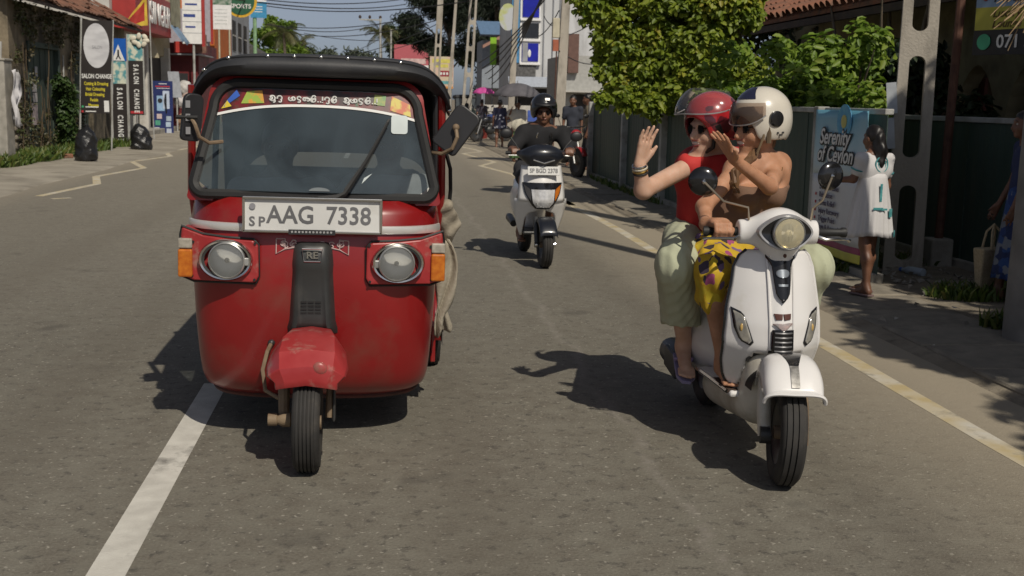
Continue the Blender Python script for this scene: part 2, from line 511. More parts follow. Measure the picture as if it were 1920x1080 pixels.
def foliage(name, clumps, count, size, mat, parent=None, seed=1, asp=0.5, shell=0.55, jit=0.6, up=0.4, droop=0.3, tints=None, fold=0.25, sunward=0.0):
    """clumps: (centre, radii) ellipsoids; leaves sit in their outer shells"""
    rng = np.random.default_rng(seed)
    C = np.array([c for c, r in clumps], float); R = np.array([r if hasattr(r, '__len__') else (r, r, r) for c, r in clumps], float)
    wgt = (R.prod(1)) ** (2 / 3); wgt /= wgt.sum()
    ci = rng.choice(len(C), count, p=wgt)
    d = rng.normal(0, 1, (count, 3)); d /= np.linalg.norm(d, axis=1)[:, None]
    rad = (shell + (1 - shell) * rng.random(count) ** 0.7) * rng.uniform(0.85, 1.12, count)
    P = C[ci] + d * R[ci] * rad[:, None]
    Nn = d.copy(); Nn[:, 2] += up
    Nn += np.array([-SUN_TO.x, -SUN_TO.y, -SUN_TO.z]) * sunward      # leaves turn to the light
    V, F = leaves(rng, P, Nn, size, asp, fold, jit, droop)
    base = rng.random(len(C))[ci] * 0.35
    t = np.clip(base + rng.random(count) * 0.65, 0, 1)
    return add_obj(name, np_mesh(name, V, F, mat, tint=np.concatenate([t, t])), parent)
# ================================================================== THE SETTING
rnd = random.Random(7)
def asphalt_mat():
    mt = bpy.data.materials.new("asphalt"); mt.use_nodes = True
    nt = mt.node_tree; N = nt.nodes; L = nt.links; b = N["Principled BSDF"]
    b.inputs["Roughness"].default_value = 0.82; b.inputs["Specular IOR Level"].default_value = 0.35
    tc = N.new("ShaderNodeTexCoord")
    def noise(scale, detail=6, rough=0.6, st=None):
        n = N.new("ShaderNodeTexNoise"); n.inputs["Scale"].default_value = scale; n.inputs["Detail"].default_value = detail; n.inputs["Roughness"].default_value = rough
        if st:
            mp = N.new("ShaderNodeMapping"); mp.inputs["Scale"].default_value = st; L.new(tc.outputs["Object"], mp.inputs[0]); L.new(mp.outputs[0], n.inputs["Vector"])
        else: L.new(tc.outputs["Object"], n.inputs["Vector"])
        return n
    def ramp(src, stops):
        r = N.new("ShaderNodeValToRGB"); el = r.color_ramp.elements
        for i, (p, c) in enumerate(stops): el[i].position = p; el[i].color = (*c, 1)
        L.new(src, r.inputs[0]); return r.outputs[0]
    def mix(f, a, bcol, mode='MIX'):
        m = N.new("ShaderNodeMix"); m.data_type = 'RGBA'; m.blend_type = mode
        if hasattr(f, 'links'): L.new(f, m.inputs["Factor"])
        else: m.inputs["Factor"].default_value = f
        for k, v in (("A", a), ("B", bcol)):
            if hasattr(v, 'links'): L.new(v, m.inputs[k])
            else: m.inputs[k].default_value = (*v, 1)
        return m.outputs["Result"]
    big = noise(0.55, 5, 0.6, (1.0, 0.35, 1.0))
    col = ramp(big.outputs["Fac"], [(0.3, (0.136, 0.128, 0.102)), (0.7, (0.190, 0.178, 0.144))])
    mid = noise(7.0, 6, 0.7)
    col = mix(ramp(mid.outputs["Fac"], [(0.40, (0, 0, 0)), (0.66, (0.85, 0.85, 0.85))]), col, (0.110, 0.097, 0.076))
    sp = noise(17.0, 4, 0.6)
    col = mix(ramp(sp.outputs["Fac"], [(0.555, (0, 0, 0)), (0.66, (0.9, 0.9, 0.9))]), col, (0.068, 0.063, 0.053))
    fine = noise(85.0, 3, 0.6)
    col = mix(ramp(fine.outputs["Fac"], [(0.35, (0, 0, 0)), (0.75, (0.5, 0.5, 0.5))]), col, (0.25, 0.228, 0.19))
    cr = noise(38.0, 2, 0.5)
    col = mix(ramp(cr.outputs["Fac"], [(0.65, (0, 0, 0)), (0.69, (1, 1, 1))]), col, (0.30, 0.28, 0.235))
    # a pale worn seam that runs along the lane
    sx = N.new("ShaderNodeSeparateXYZ"); L.new(tc.outputs["Object"], sx.inputs[0])
    wob = noise(0.9, 5, 0.7)
    ad = N.new("ShaderNodeMath"); ad.operation = 'MULTIPLY_ADD'; ad.inputs[1].default_value = 0.5; L.new(wob.outputs["Fac"], ad.inputs[0]); L.new(sx.outputs[0], ad.inputs[2])
    sb = N.new("ShaderNodeMath"); sb.operation = 'SUBTRACT'; sb.inputs[1].default_value = 1.42; L.new(ad.outputs[0], sb.inputs[0])
    ab = N.new("ShaderNodeMath"); ab.operation = 'ABSOLUTE'; L.new(sb.outputs[0], ab.inputs[0])
    mr = N.new("ShaderNodeMapRange"); mr.inputs["From Min"].default_value = 0.0; mr.inputs["From Max"].default_value = 0.05; mr.inputs["To Min"].default_value = 0.85; mr.inputs["To Max"].default_value = 0.0
    L.new(ab.outputs[0], mr.inputs["Value"])
    ml = N.new("ShaderNodeMath"); ml.operation = 'MULTIPLY'; L.new(mr.outputs[0], ml.inputs[0]); L.new(ramp(mid.outputs["Fac"], [(0.4, (0, 0, 0)), (0.6, (1, 1, 1))]), ml.inputs[1])
    col = mix(ml.outputs[0], col, (0.24, 0.22, 0.19))
    # tyre-polished tracks and a few dark drips
    for tx in (-2.9, -1.6, 0.35, 1.95):
        t1 = N.new("ShaderNodeMath"); t1.operation = 'SUBTRACT'; t1.inputs[1].default_value = tx + 0.25; L.new(ad.outputs[0], t1.inputs[0])
        t2 = N.new("ShaderNodeMath"); t2.operation = 'ABSOLUTE'; L.new(t1.outputs[0], t2.inputs[0])
        t3 = N.new("ShaderNodeMapRange"); t3.interpolation_type = 'SMOOTHSTEP'; t3.inputs["From Max"].default_value = 0.34; t3.inputs["To Min"].default_value = 0.30; t3.inputs["To Max"].default_value = 0.0
        L.new(t2.outputs[0], t3.inputs["Value"]); col = mix(t3.outputs[0], col, (0.115, 0.100, 0.078))
    oil = noise(1.7, 3, 0.5)
    col = mix(ramp(oil.outputs["Fac"], [(0.64, (0, 0, 0)), (0.72, (0.55, 0.55, 0.55))]), col, (0.075, 0.068, 0.058))
    # colour mixes towards a paler sandy tone further up the road
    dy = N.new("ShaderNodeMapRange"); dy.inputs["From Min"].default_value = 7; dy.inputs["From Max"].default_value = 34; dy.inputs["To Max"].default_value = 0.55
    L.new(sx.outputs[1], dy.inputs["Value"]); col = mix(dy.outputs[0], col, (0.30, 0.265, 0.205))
    # dusty edge of the carriageway
    for x0, x1 in ((2.2, 3.35), (-4.6, -6.2)):
        m2 = N.new("ShaderNodeMapRange"); m2.inputs["From Min"].default_value = x0; m2.inputs["From Max"].default_value = x1; m2.inputs["To Max"].default_value = 0.9
        L.new(ad.outputs[0], m2.inputs["Value"]); col = mix(m2.outputs[0], col, (0.33, 0.285, 0.215))
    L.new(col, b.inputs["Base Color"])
    h = N.new("ShaderNodeMath"); h.operation = 'ADD'; L.new(fine.outputs["Fac"], h.inputs[0]); L.new(sp.outputs["Fac"], h.inputs[1])
    bp = N.new("ShaderNodeBump"); bp.inputs["Strength"].default_value = 0.55; bp.inputs["Distance"].default_value = 0.006
    L.new(h.outputs[0], bp.inputs["Height"]); L.new(bp.outputs[0], b.inputs["Normal"])
    return mt
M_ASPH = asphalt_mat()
M_DIRT = M("dirt", (0.17, 0.14, 0.10), r=0.95, c2=(0.27, 0.235, 0.18), vs=1.8, detail=10, bump=0.5, bs=30, bdist=0.02, dirt=(0.09, 0.075, 0.055), dscale=5)
M_CONC = M("concrete", (0.25, 0.235, 0.20), r=0.9, c2=(0.37, 0.345, 0.30), vs=5, detail=9, bump=0.4, bs=70, dirt=(0.13, 0.12, 0.10), dscale=2.2, dlo=0.52, dhi=0.8)
M_SLAB = M("slab_concrete", (0.185, 0.165, 0.132), r=0.95, c2=(0.27, 0.24, 0.19), vs=4, detail=9, bump=0.4, bs=60, dirt=(0.12, 0.105, 0.085), dscale=3)
M_PAVE = M("left_pavement_concrete", (0.25, 0.225, 0.18), r=0.95, c2=(0.35, 0.315, 0.255), vs=1.2, detail=9, bump=0.35, bs=40, dirt=(0.15, 0.13, 0.10), dscale=1.4)
M_LINE = M("road_paint", (0.62, 0.60, 0.54), r=0.75, c2=(0.50, 0.48, 0.43), vs=9, detail=8, dirt=(0.19, 0.18, 0.16), dscale=2.0, dlo=0.58, dhi=0.68, bump=0.3, bs=120)
M_LINE2 = M("worn_road_paint", (0.54, 0.51, 0.44), r=0.8, c2=(0.46, 0.37, 0.20), vs=4, detail=6, dirt=(0.26, 0.235, 0.19), dscale=7, dlo=0.54, dhi=0.70)

g = MB().grid([[(x, y, -0.04) for x in (-900, -60, 60, 900)] for y in (-200, -10, 60, 300, 2200)]).build("ground", M_DIRT, smooth=0)
tag(g, kind="structure")
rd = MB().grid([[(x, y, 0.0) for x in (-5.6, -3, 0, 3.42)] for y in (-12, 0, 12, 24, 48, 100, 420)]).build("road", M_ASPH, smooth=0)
tag(rd, kind="structure")
def strip(pts, w, name, mat, z=0.0015):
    """a painted line along a polyline, mitred"""
    P = [Vector((p[0], p[1], 0)) for p in pts]; L_, R_ = [], []
    for i, p in enumerate(P):
        d0 = (P[i] - P[i - 1]).normalized() if i else (P[1] - P[0]).normalized()
        d1 = (P[i + 1] - P[i]).normalized() if i < len(P) - 1 else d0
        n = Vector((-(d0 + d1).y, (d0 + d1).x, 0)).normalized()
        c = max(0.35, n.dot(Vector((-d0.y, d0.x, 0))))
        L_.append((p + n * w / 2 / c).to_tuple()[:2] + (z,)); R_.append((p - n * w / 2 / c).to_tuple()[:2] + (z,))
    o = MB().grid([L_, R_]).build(name, mat, rd, smooth=0)
    return o
strip([(-0.87, y) for y in (-3, 1, 3, 4.5, 6.25)], 0.125, "centre_line", M_LINE)
strip([(-0.87, y) for y in (12, 15, 18)], 0.125, "centre_line", M_LINE)
strip([(-0.87, y) for y in (30, 33, 36)], 0.125, "centre_line", M_LINE)
strip([(2.86 + 0.02 * math.sin(y), y) for y in range(-4, 19)], 0.12, "edge_line", M_LINE2)
zl = [on_ground(*p) for p in ((72, 368), (182, 345), (180, 331), (270, 315), (247, 303), (320, 293), (309, 285), (368, 276), (362, 270), (420, 262))]
strip(zl, 0.13, "zigzag_line", M_LINE2)
strip([on_ground(97, 373), on_ground(132, 371)], 0.12, "zigzag_line", M_LINE2)
zr = [on_ground(*p) for p in ((1075, 385), (962, 327), (901, 311), (928, 304), (868, 288), (905, 284), (850, 272), (860, 268), (835, 262))]
strip(zr, 0.13, "zigzag_line", M_LINE2)

# right footway: earth, then drain-cover slabs
pv = MB().grid([[(x, y, z) for x, z in ((3.26, -0.012), (3.36, 0.003), (3.44, 0.024), (4.6, 0.03), (9, 0.05))] for y in (-12, 4, 8, 12, 18, 30, 120)]).build("pavement_right", M_DIRT, smooth=0)
tag(pv, kind="structure")
slab_me = {}
for i in range(34):
    y0 = 1.4 + i * 0.66
    key = i % 4
    if key not in slab_me:
        b = MB(); w, l = 0.80 + 0.015 * key, 0.64 - 0.01 * key
        b.bb((-w / 2, -l / 2, -0.05), (w / 2, l / 2, 0.035))
        slab_me[key] = b.mesh("slab", M_SLAB, 0)
    o = add_obj("slab", slab_me[key], pv)
    o.location = (3.86 + rnd.uniform(-.02, .02), y0, 0.004 + rnd.uniform(-.008, .010)); o.rotation_euler = (rnd.uniform(-.012, .012), rnd.uniform(-.012, .012), rnd.uniform(-.02, .02))
    md = o.modifiers.new("b", 'BEVEL'); md.width = 0.012; md.segments = 1
# left footway
lp = MB().grid([[(x, y, z) for x, z in ((-5.40 - 0.06 * math.sin(y), -0.012), (-5.5 - 0.06 * math.sin(y), 0.012), (-6.3, 0.03), (-7.2, 0.05), (-12, 0.06))] for y in (-6, 4, 9, 13, 16, 18, 20, 22, 24, 27, 30, 34, 40, 60, 160)]).build("pavement_left", M_PAVE, smooth=0)
tag(lp, kind="structure")

# ------------------------------------------------------------------ right side: fence, poles, trees, house
M_GREEN = M("dark_green_paint", (0.030, 0.058, 0.047), r=0.6, c2=(0.042, 0.072, 0.058), vs=1.3, detail=7, dirt=(0.06, 0.07, 0.055), dscale=2.2, dlo=0.55, dhi=0.9, stretch=(1, 1, 0.3))
M_POST = M("whitewashed_concrete", (0.42, 0.42, 0.40), r=0.9, c2=(0.33, 0.33, 0.31), vs=5, detail=8, dirt=(0.16, 0.15, 0.12), dscale=3, bump=0.3, bs=60)
M_POLE = M("pole_concrete", (0.33, 0.30, 0.25), r=0.92, c2=(0.42, 0.385, 0.33), vs=3, detail=9, dirt=(0.18, 0.165, 0.14), dscale=4, bump=0.5, bs=45, stretch=(1, 1, 0.35))
M_RUST = M("rusty_brown_steel", (0.075, 0.032, 0.022), r=0.75, c2=(0.12, 0.055, 0.035), vs=9, bump=0.2)
M_BLACK = M("black_plastic", (0.014, 0.014, 0.016), r=0.5, var=0.2)
M_WHITE = M("white_paint", (0.74, 0.735, 0.72), r=0.5, var=0.06, dirt=(0.4, 0.38, 0.33), dscale=2, dlo=0.6, dhi=0.9)

def green_fence(name, label, x, y0, y1, posts, z1, xslope=0.0):
    t = thing(name, (x, y0, 0.0), label, "fence")
    n = max(1, round((y1 - y0) / 0.92)); w = (y1 - y0) / n
    for i in range(n):
        b = MB(); rows = []
        m = 10
        off = (i % 2) * 0.012
        for k in range(m + 1):
            yy = i * w + w * k / m
            xx = off * .5 + (0.004 if k % 2 else 0.0)
            rows.append([(xx + xslope * yy, yy, 0.10), (xx + xslope * yy, yy, z1 - 0.03)])
        b.grid(rows); b.build("fence_sheet", M_GREEN, t, smooth=0, solid=0.006)
    for yy in posts:
        MB().bb((-0.10, yy - y0 - 0.06, 0.0), (0.02, yy - y0 + 0.06, z1 + 0.03)).build("fence_post", M_POST, t, smooth=0, bevel=0.012)
    MB().bb((-0.03, 0, z1 - 0.028), (0.05, y1 - y0, z1 + 0.022)).build("top_rail", M_POST, t, smooth=0, bevel=0.008)
    MB().bb((-0.05, 0, 0.0), (0.06, y1 - y0, 0.11)).build("plinth", M_CONC, t, smooth=0, bevel=0.01)
    return t
green_fence("green_fence", "long dark green sheet fence with pale concrete posts behind the scooter riders", 4.27, 9.62, 23.7, (23.6, 20.3, 17.4, 14.6, 11.05), 1.5)
green_fence("green_fence", "set back dark green fence in the shade behind the woman with the basket", 5.55, 5.2, 13.4, (5.3, 13.3), 1.44)

def ladder_pole(name, base, w0, w1, th, H, holes, label, rz=0.0, lean=(0, 0)):
    """tapered concrete pole with long round-ended openings; holes: (z0, z1)"""
    t = thing(name, base, label, "utility pole", "concrete utility poles along the road", rz)
    W = lambda z: w0 + (w1 - w0) * z / H
    b = MB()
    def fn(u, v, s): return (u + lean[0] * v, s + lean[1] * v, v)
    rail = 0.28
    zs = sorted(set([0, H] + [z for h in holes for z in h]))
    for sg in (-1, 1):
        poly = [(sg * W(z) / 2, z) for z in zs] + [(sg * W(z) / 2 * (1 - 2 * rail), z) for z in reversed(zs)]
        b.prism(poly if sg > 0 else poly[::-1], fn, -th / 2, th / 2)
    edges = [0] + [z for h in holes for z in h] + [H]
    for i in range(0, len(edges), 2):
        a, c = edges[i], edges[i + 1]
        wa, wc = W(a) / 2 * (1 - 2 * rail), W(c) / 2 * (1 - 2 * rail)
        cs = [math.cos(PI * k / 10) for k in range(11)]
        lo = [(-wa, a), (wa, a)] if i == 0 else [(-wa * q, a - 0.9 * wa * (1 - math.sqrt(max(0, 1 - q * q)))) for q in cs]
        hi = [(wc, c), (-wc, c)] if i + 2 >= len(edges) else [(wc * q, c + 0.9 * wc * (1 - math.sqrt(max(0, 1 - q * q)))) for q in cs]
        b.prism(lo + hi, fn, -th / 2, th / 2)
    b.build("shaft", M_POLE, t, smooth=0, bevel=0.008, segs=1)
    return t
p = ladder_pole("utility_pole", (4.86, 10.42, 0), 0.35, 0.24, 0.17, 7.5, ((0.12, 0.83), (1.08, 2.0), (2.22, 3.2), (3.4, 4.4), (4.6, 5.6)), "tall concrete utility pole with long round ended holes beside the girl in white", rz=-0.38, lean=(0.0, 0))
for z, s, a in ((1.62, 0.12, 0.0), (1.30, 0.10, 0.1)):   # paper notices stuck on the pole
    MB().box((-0.20, -0.10, z), (0.09, 0.004, 0.28), ry=-0.1).build("paper_notice", M("notice_paper", (0.42, 0.45, 0.48), r=0.9), p, smooth=0)
t = thing("utility_pole", (4.27, 7.2, 0), "grey round utility pole cut off by the right edge of the picture", "utility pole", "concrete utility poles along the road")
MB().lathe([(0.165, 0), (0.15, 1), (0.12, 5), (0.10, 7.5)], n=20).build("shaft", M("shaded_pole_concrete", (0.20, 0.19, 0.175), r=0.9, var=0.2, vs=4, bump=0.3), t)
MB().lathe([(0.158, 1.02), (0.157, 1.08)], n=20, arc=1.2, a0=3.4, caps=False).build("painted_mark", M("orange_mark", (0.45, 0.16, 0.05), r=0.8), t)

# reddish steel post of the porch roof
t = thing("porch_post", (5.36, 10.75, 0), "thin reddish brown steel post in front of the set back fence", "post")
MB().tube([(0, 0, 0), (0.06, 0, 3.6)], 0.042, 10).build("post_tube", M_RUST, t)
MB().bb((-.11, -.11, 0), (.11, .11, .30)).build("post_footing", M_CONC, t, smooth=0, bevel=.02)

# house with the terracotta roof, pointed arches in the shade
M_CREAM = M("cream_plaster", (0.30, 0.27, 0.17), r=0.9, var=0.2, vs=3, dirt=(0.14, 0.12, 0.08), dscale=2)
M_TERRA = M("terracotta", (0.25, 0.095, 0.055), r=0.9, c2=(0.34, 0.15, 0.085), vs=3, detail=8, dirt=(0.085, 0.065, 0.052), dscale=3, dlo=0.42, dhi=0.68, bump=0.3)
M_DARKWOOD = M("dark_wood", (0.045, 0.025, 0.016), r=0.7, var=0.3, vs=8, bump=0.2)
house = thing("house", (7.5, 10, -.16), "shaded house with pointed arches and terracotta roof behind the green fence", "house")
b = MB()
ars = [(0.6 + 1.25 * i, 1.02) for i in range(8)]      # (centre y, width)
Hh = 3.58
def wf(u, v, s): return (s, u, v)
prev = -1.0
for cy, w in ars:
    n = 6
    left = [(cy - w / 2, 0), (cy - w / 2, 1.45)] + [(cy - w / 2 * math.cos(PI / 2 * k / n) ** 1.2, 1.45 + 0.8 * math.sin(PI / 2 * k / n)) for k in range(1, n + 1)]
    b.prism([(prev, 0)] + left[:1] + left[1:] + [(cy, Hh), (prev, Hh)], wf, 0, 0.22)
    rgt = [(2 * cy - u, v) for u, v in left]
    b.prism([(cy, Hh), (cy, rgt[-1][1])] + rgt[::-1][1:] + [(cy + w / 2 + 0.115, 0), (cy + w / 2 + 0.115, Hh)], wf, 0, 0.22)
    prev = cy + w / 2 + 0.115
b.build("arcade_wall", M_CREAM, house, smooth=0)
for cy, w in ars:
    MB().bb((0.25, cy - w / 2 - .03, 0), (0.29, cy - w / 2 + 0.26, 2.1)).bb((0.25, cy + w / 2 - .26, 0), (0.29, cy + w / 2 + 0.03, 2.1)).build("door_leaf", M("red_door", (0.11, 0.028, 0.018), r=0.6, var=0.2), house, smooth=0)
MB().bb((2.4, -1, 0), (2.55, 12, 3)).build("back_wall", M_DARKWOOD, house, smooth=0)
MB().bb((0.0, -1.2, 0), (2.5, -1.05, 4)).build("end_wall", M_CREAM, house, smooth=0)
MB().bb((0, 12, 0), (2.5, 12.15, 4)).build("end_wall", M_CREAM, house, smooth=0)
# roof: sheet plus a band of real tiles along the eave
b = MB(); b.prism([(-1.30, 2.96), (2.6, 5.0), (2.6, 5.10), (-1.30, 3.04)], lambda u, v, s: (u, s, v), -5.2, 12.6)
rf = b.build("roof", M_TERRA, house, smooth=0)
tile = MB().lathe([(0.10, 0), (0.085, 0.36)], ax=(0.885, 0, 0.466), n=7, arc=PI, a0=0, caps=False).mesh("roof_tile", M_TERRA, 40)
for r in range(3):
    for i in range(60):
        o = add_obj("roof_tile", tile, rf)
        o.location = (-1.34 + 0.30 * r * 0.885 + rnd.uniform(-.02, .02), -1.5 + i * 0.235, 3.05 + 0.30 * r * 0.466 + rnd.uniform(-.01, .01)); o.rotation_euler = (PI if False else 0, 0, rnd.uniform(-.05, .05))
MB().bb((-1.30, -5.1, 2.86), (-1.24, 12.5, 2.98)).build("fascia", M_DARKWOOD, rf, smooth=0)

# hanging board over the fence
t = thing("hanging_board", (5.62, 9.9, 2.02), "blue yellow and black massage board with phone number above the set back fence", "sign")
xa = Vector((0.42, -0.91, 0)); xa.normalize(); nx = Vector((-0.91, -0.42, 0)); Wd = 1.5
def brd(u0, u1, z0, z1, d, nm, mt):
    V = []
    for dd in (0, d):
        for u, z in ((u0, z0), (u1, z0), (u1, z1), (u0, z1)):
            q = xa * u + nx * dd; V.append((q.x, q.y, z))
    return MB().add(V, [(0, 1, 2, 3), (4, 5, 6, 7), (0, 1, 5, 4), (1, 2, 6, 5), (2, 3, 7, 6), (3, 0, 4, 7)]).build(nm, mt, t, smooth=0)
brd(-0.55, 1.2, 0.0, 0.90, 0.03, "board", M_BLACK)
brd(-0.54, 1.19, 0.22, 0.42, 0.034, "yellow_panel", M("yellow_print", (0.42, 0.40, 0.06), r=0.6, var=0.05))
brd(-0.54, 1.19, 0.42, 0.89, 0.034, "blue_panel", M("blue_print", (0.22, 0.33, 0.48), r=0.6, var=0.05))
M_INKW = M("white_ink", (0.72, 0.72, 0.70), r=0.6, var=0.02)
M_INKK = M("black_ink", (0.02, 0.02, 0.022), r=0.6, var=0.02)
M_INKR = M("red_ink", (0.45, 0.03, 0.04), r=0.6, var=0.02)
def btxt(s, size, u, z, mt, **k):
    q = xa * u + nx * 0.036
    return text_obj(s, size, mt, t, frame((q.x, q.y, z), xa, (0, 0, 1)), align='LEFT', **k)
btxt("071 5950", 0.16, -0.30, 0.11, M_INKW, bold=0.003)
btxt("Luxury", 0.10, -0.36, 0.36, M("brown_ink", (0.09, 0.05, 0.01), r=0.7), shear=0.3, bold=0.002)
btxt("Lounge", 0.10, -0.36, 0.27, MATS["brown_ink"], shear=0.3, bold=0.002)
btxt("Fitness", 0.12, -0.36, 0.50, M_INKK, bold=0.003, shear=0.2)
MB().ell(xa * -0.44 + nx * 0.036 + Vector((0, 0, .50)), (.025, .025, .025), 8, 6).build("red_dot", M_INKR, t)
q = xa * -0.43 + nx * 0.034
MB().lathe([(0.07, 0), (0.07, 0.006)], c=(q.x, q.y, 0.115), ax=nx, n=20).build("phone_roundel", M("phone_green", (0.05, 0.36, 0.20), r=0.5), t)
# straw eave hanging into the picture
rng = np.random.default_rng(3)
t = thing("straw_eave", (4.86, 8.1, 2.22), "ragged straw thatch hanging in at the top right corner", "thatch")
b = MB()
for i in range(420):
    u = rng.uniform(-0.28, 0.7); a = np.array([u * 0.7, rng.uniform(-.10, .10), 0.30 + rng.uniform(-.05, .3) + 0.35 * u])
    d = np.array([-0.16 + rng.normal(0, .10), rng.normal(0, .05), -0.34 + rng.normal(0, .06)])
    b.tube([a, a + d * .5 + rng.normal(0, .008, 3), a + d], [0.006, 0.006, 0.003], 3, caps=False)
b.build("straw", M("straw", (0.26, 0.17, 0.09), r=0.9, c2=(0.40, 0.29, 0.17), vs=20), t, smooth=0)
MB().tube([(-0.2, 0, 0.42), (0.6, 0, 0.75)], 0.03, 8).build("batten", M_DARKWOOD, t)

# trees and shrubs behind the fence
M_LEAF1 = leaf_mat("yellow_green_leaves", [(0.07, 0.12, 0.010), (0.14, 0.20, 0.016), (0.22, 0.29, 0.024), (0.31, 0.36, 0.04), (0.36, 0.30, 0.03)], trans=0.45)
M_LEAF2 = leaf_mat("bright_leaves", [(0.07, 0.14, 0.018), (0.13, 0.22, 0.024), (0.21, 0.32, 0.04), (0.28, 0.34, 0.06)], trans=0.45)
M_LEAF3 = leaf_mat("dark_leaves", [(0.014, 0.028, 0.012), (0.025, 0.045, 0.018), (0.04, 0.06, 0.025), (0.06, 0.085, 0.035)], trans=0.25)
M_BARK = M("bark", (0.11, 0.085, 0.06), r=0.95, c2=(0.18, 0.145, 0.11), vs=12, bump=0.6, bs=25, stretch=(1, 1, .3))
def limb_tree(t, base, tips, r0, seed):
    b = MB(); rg = random.Random(seed)
    for tp in tips:
        a = Vector(base); c = Vector(tp); mid = a.lerp(c, 0.45) + Vector((rg.uniform(-.15, .15), rg.uniform(-.15, .15), 0.25))
        b.tube([a, a.lerp(mid, .5) + Vector((0, 0, .12)), mid, mid.lerp(c, .5), c], [r0, r0 * .8, r0 * .6, r0 * .4, r0 * .12], 7)
    return b.build("trunk", M_BARK, t)
def scatter_clumps(rg, n, cen, ext, rmin, rmax):
    out = []
    for i in range(n):
        out.append(((cen[0] + rg.uniform(-1, 1) * ext[0], cen[1] + rg.uniform(-1, 1) * ext[1], cen[2] + rg.uniform(-1, 1) * ext[2]), [rg.uniform(rmin, rmax) * k for k in (1, 1, .8)]))
    return out
rg = random.Random(11)
t = thing("leafy_tree", (5.3, 18.5, 0), "bushy yellow green tree spilling over the dark green fence", "tree")
cl = []
for i in range(108):
    gx, gy = i % 12, i // 12
    py = -60 + (gy + rg.random()) * 28; lf = 1090 + max(0, py) * .36; rt = 1400 + 30 * math.sin(py * .05 + 1)
    px = lf + (rt - lf) * (gx + rg.random()) / 12
    Y = 15.9 + (1425 - px) / 345 * 1.5 + rg.choice((0.0, 0.0, rg.uniform(0, 1.0)))
    q = at_y(px, py, Y); cl.append(((q.x - 5.3, q.y - 18.5, q.z), [rg.choice((rg.uniform(.13, .22), rg.uniform(.20, .36))) * w for w in (1, 1, .9)]))
for i in range(14):
    q = at_y(rg.uniform(1130, 1400), rg.uniform(170, 200), rg.uniform(16.0, 17.2)); cl.append(((q.x - 5.3, q.y - 18.5, q.z), rg.uniform(.10, .20)))
foliage("crown", cl, 40000, 0.095, M_LEAF1, t, seed=5, asp=0.62, shell=0.45, up=0.3, jit=0.55, sunward=0.9)
limb_tree(t, (-.35, -.7, 0), [(-1.7, -1.1, 3.2), (-.2, -2.4, 3.3), (-1.2, -1.6, 2.6), (-.6, -1.9, 3.6), (-1.0, -1.0, 3.6)], 0.10, 2)
t = thing("leafy_shrub", (4.95, 12.6, 0), "loose bright green shrub above the fence and the tall banner", "shrub")
cl = []
for i in range(30):
    y = rg.uniform(11.2, 14.4); cl.append(((rg.uniform(4.55, 5.15) - 4.95, y - 12.6, rg.uniform(1.35, 1.75 + .55 * (y < 13.2) * (y > 11.9))), rg.uniform(.12, .26)))
for i in range(12): cl.append(((rg.uniform(4.35, 4.55) - 4.95, rg.uniform(12.6, 15.0) - 12.6, rg.uniform(1.45, 1.72)), rg.uniform(.1, .2)))
for i in range(34):
    q = at_y(rg.uniform(1330, 1660), rg.uniform(85, 198), rg.uniform(12.4, 15.2)); cl.append(((q.x - 4.95, q.y - 12.6, q.z), rg.uniform(.10, .24)))
foliage("crown", cl, 7200, 0.11, M_LEAF2, t, seed=8, asp=0.5, shell=0.25, up=0.4, jit=0.5, sunward=0.6)
limb_tree(t, (0.1, 0.2, 0), [(0, -1.0, 2.1), (0.1, .6, 2.2), (-.2, 1.4, 1.8), (.2, -.3, 2.4)], 0.035, 4)
t = thing("dark_tree", (6.4, 14.5, 0), "dim tree with bare branches in the shade under the terracotta eave", "tree")
cl = scatter_clumps(rg, 18, (-.1, 0, 1.75), (.5, 2.2, .45), .22, .4)
foliage("crown", cl, 3600, 0.13, M_LEAF3, t, seed=9, asp=0.45, shell=0.3)
limb_tree(t, (0, 0, 0), [(-.3, -1.8, 3.2), (.1, .4, 3.4), (-.2, 1.7, 3.1), (-.5, -.8, 2.8)], 0.07, 6)
t = thing("dark_tree", (7.3, 23.6, 0), "dark green tree filling the gap behind the bushy yellow green tree", "tree")
foliage("crown", scatter_clumps(rg, 26, (0, 0, 2.2), (1.3, 1.5, 1.4), .4, .75), 6500, 0.15, M_LEAF3, t, seed=12, asp=0.45, shell=0.25)
limb_tree(t, (0, 0, 0), [(-.8, -.6, 3.0), (.6, .4, 3.4), (-.2, .8, 3.2)], 0.09, 8)
# trees beyond the right edge of the picture: their shade lies over the footway
for k, (x, y, z, ex, ey, n, lab) in enumerate(((6.25, 2.0, 4.4, 1.2, 2.1, 64, "shade tree standing beyond the right edge beside the fence"), (7.35, 5.9, 4.9, 1.2, 2.0, 44, "second shade tree standing beyond the right edge by the house"))):
    t = thing("shade_tree", (x, y, 0), lab, "tree")
    foliage("crown", scatter_clumps(rg, n, (0, 0, z), (ex, ey, .7), .5, .8), 24000, 0.26, M_LEAF3, t, seed=30 + k, asp=0.6, shell=0.2)
    limb_tree(t, (0, 0, 0), [(.8, .9, z), (-.7, .5, z), (0, -1.2, z + .2)], 0.14, 9 + k)

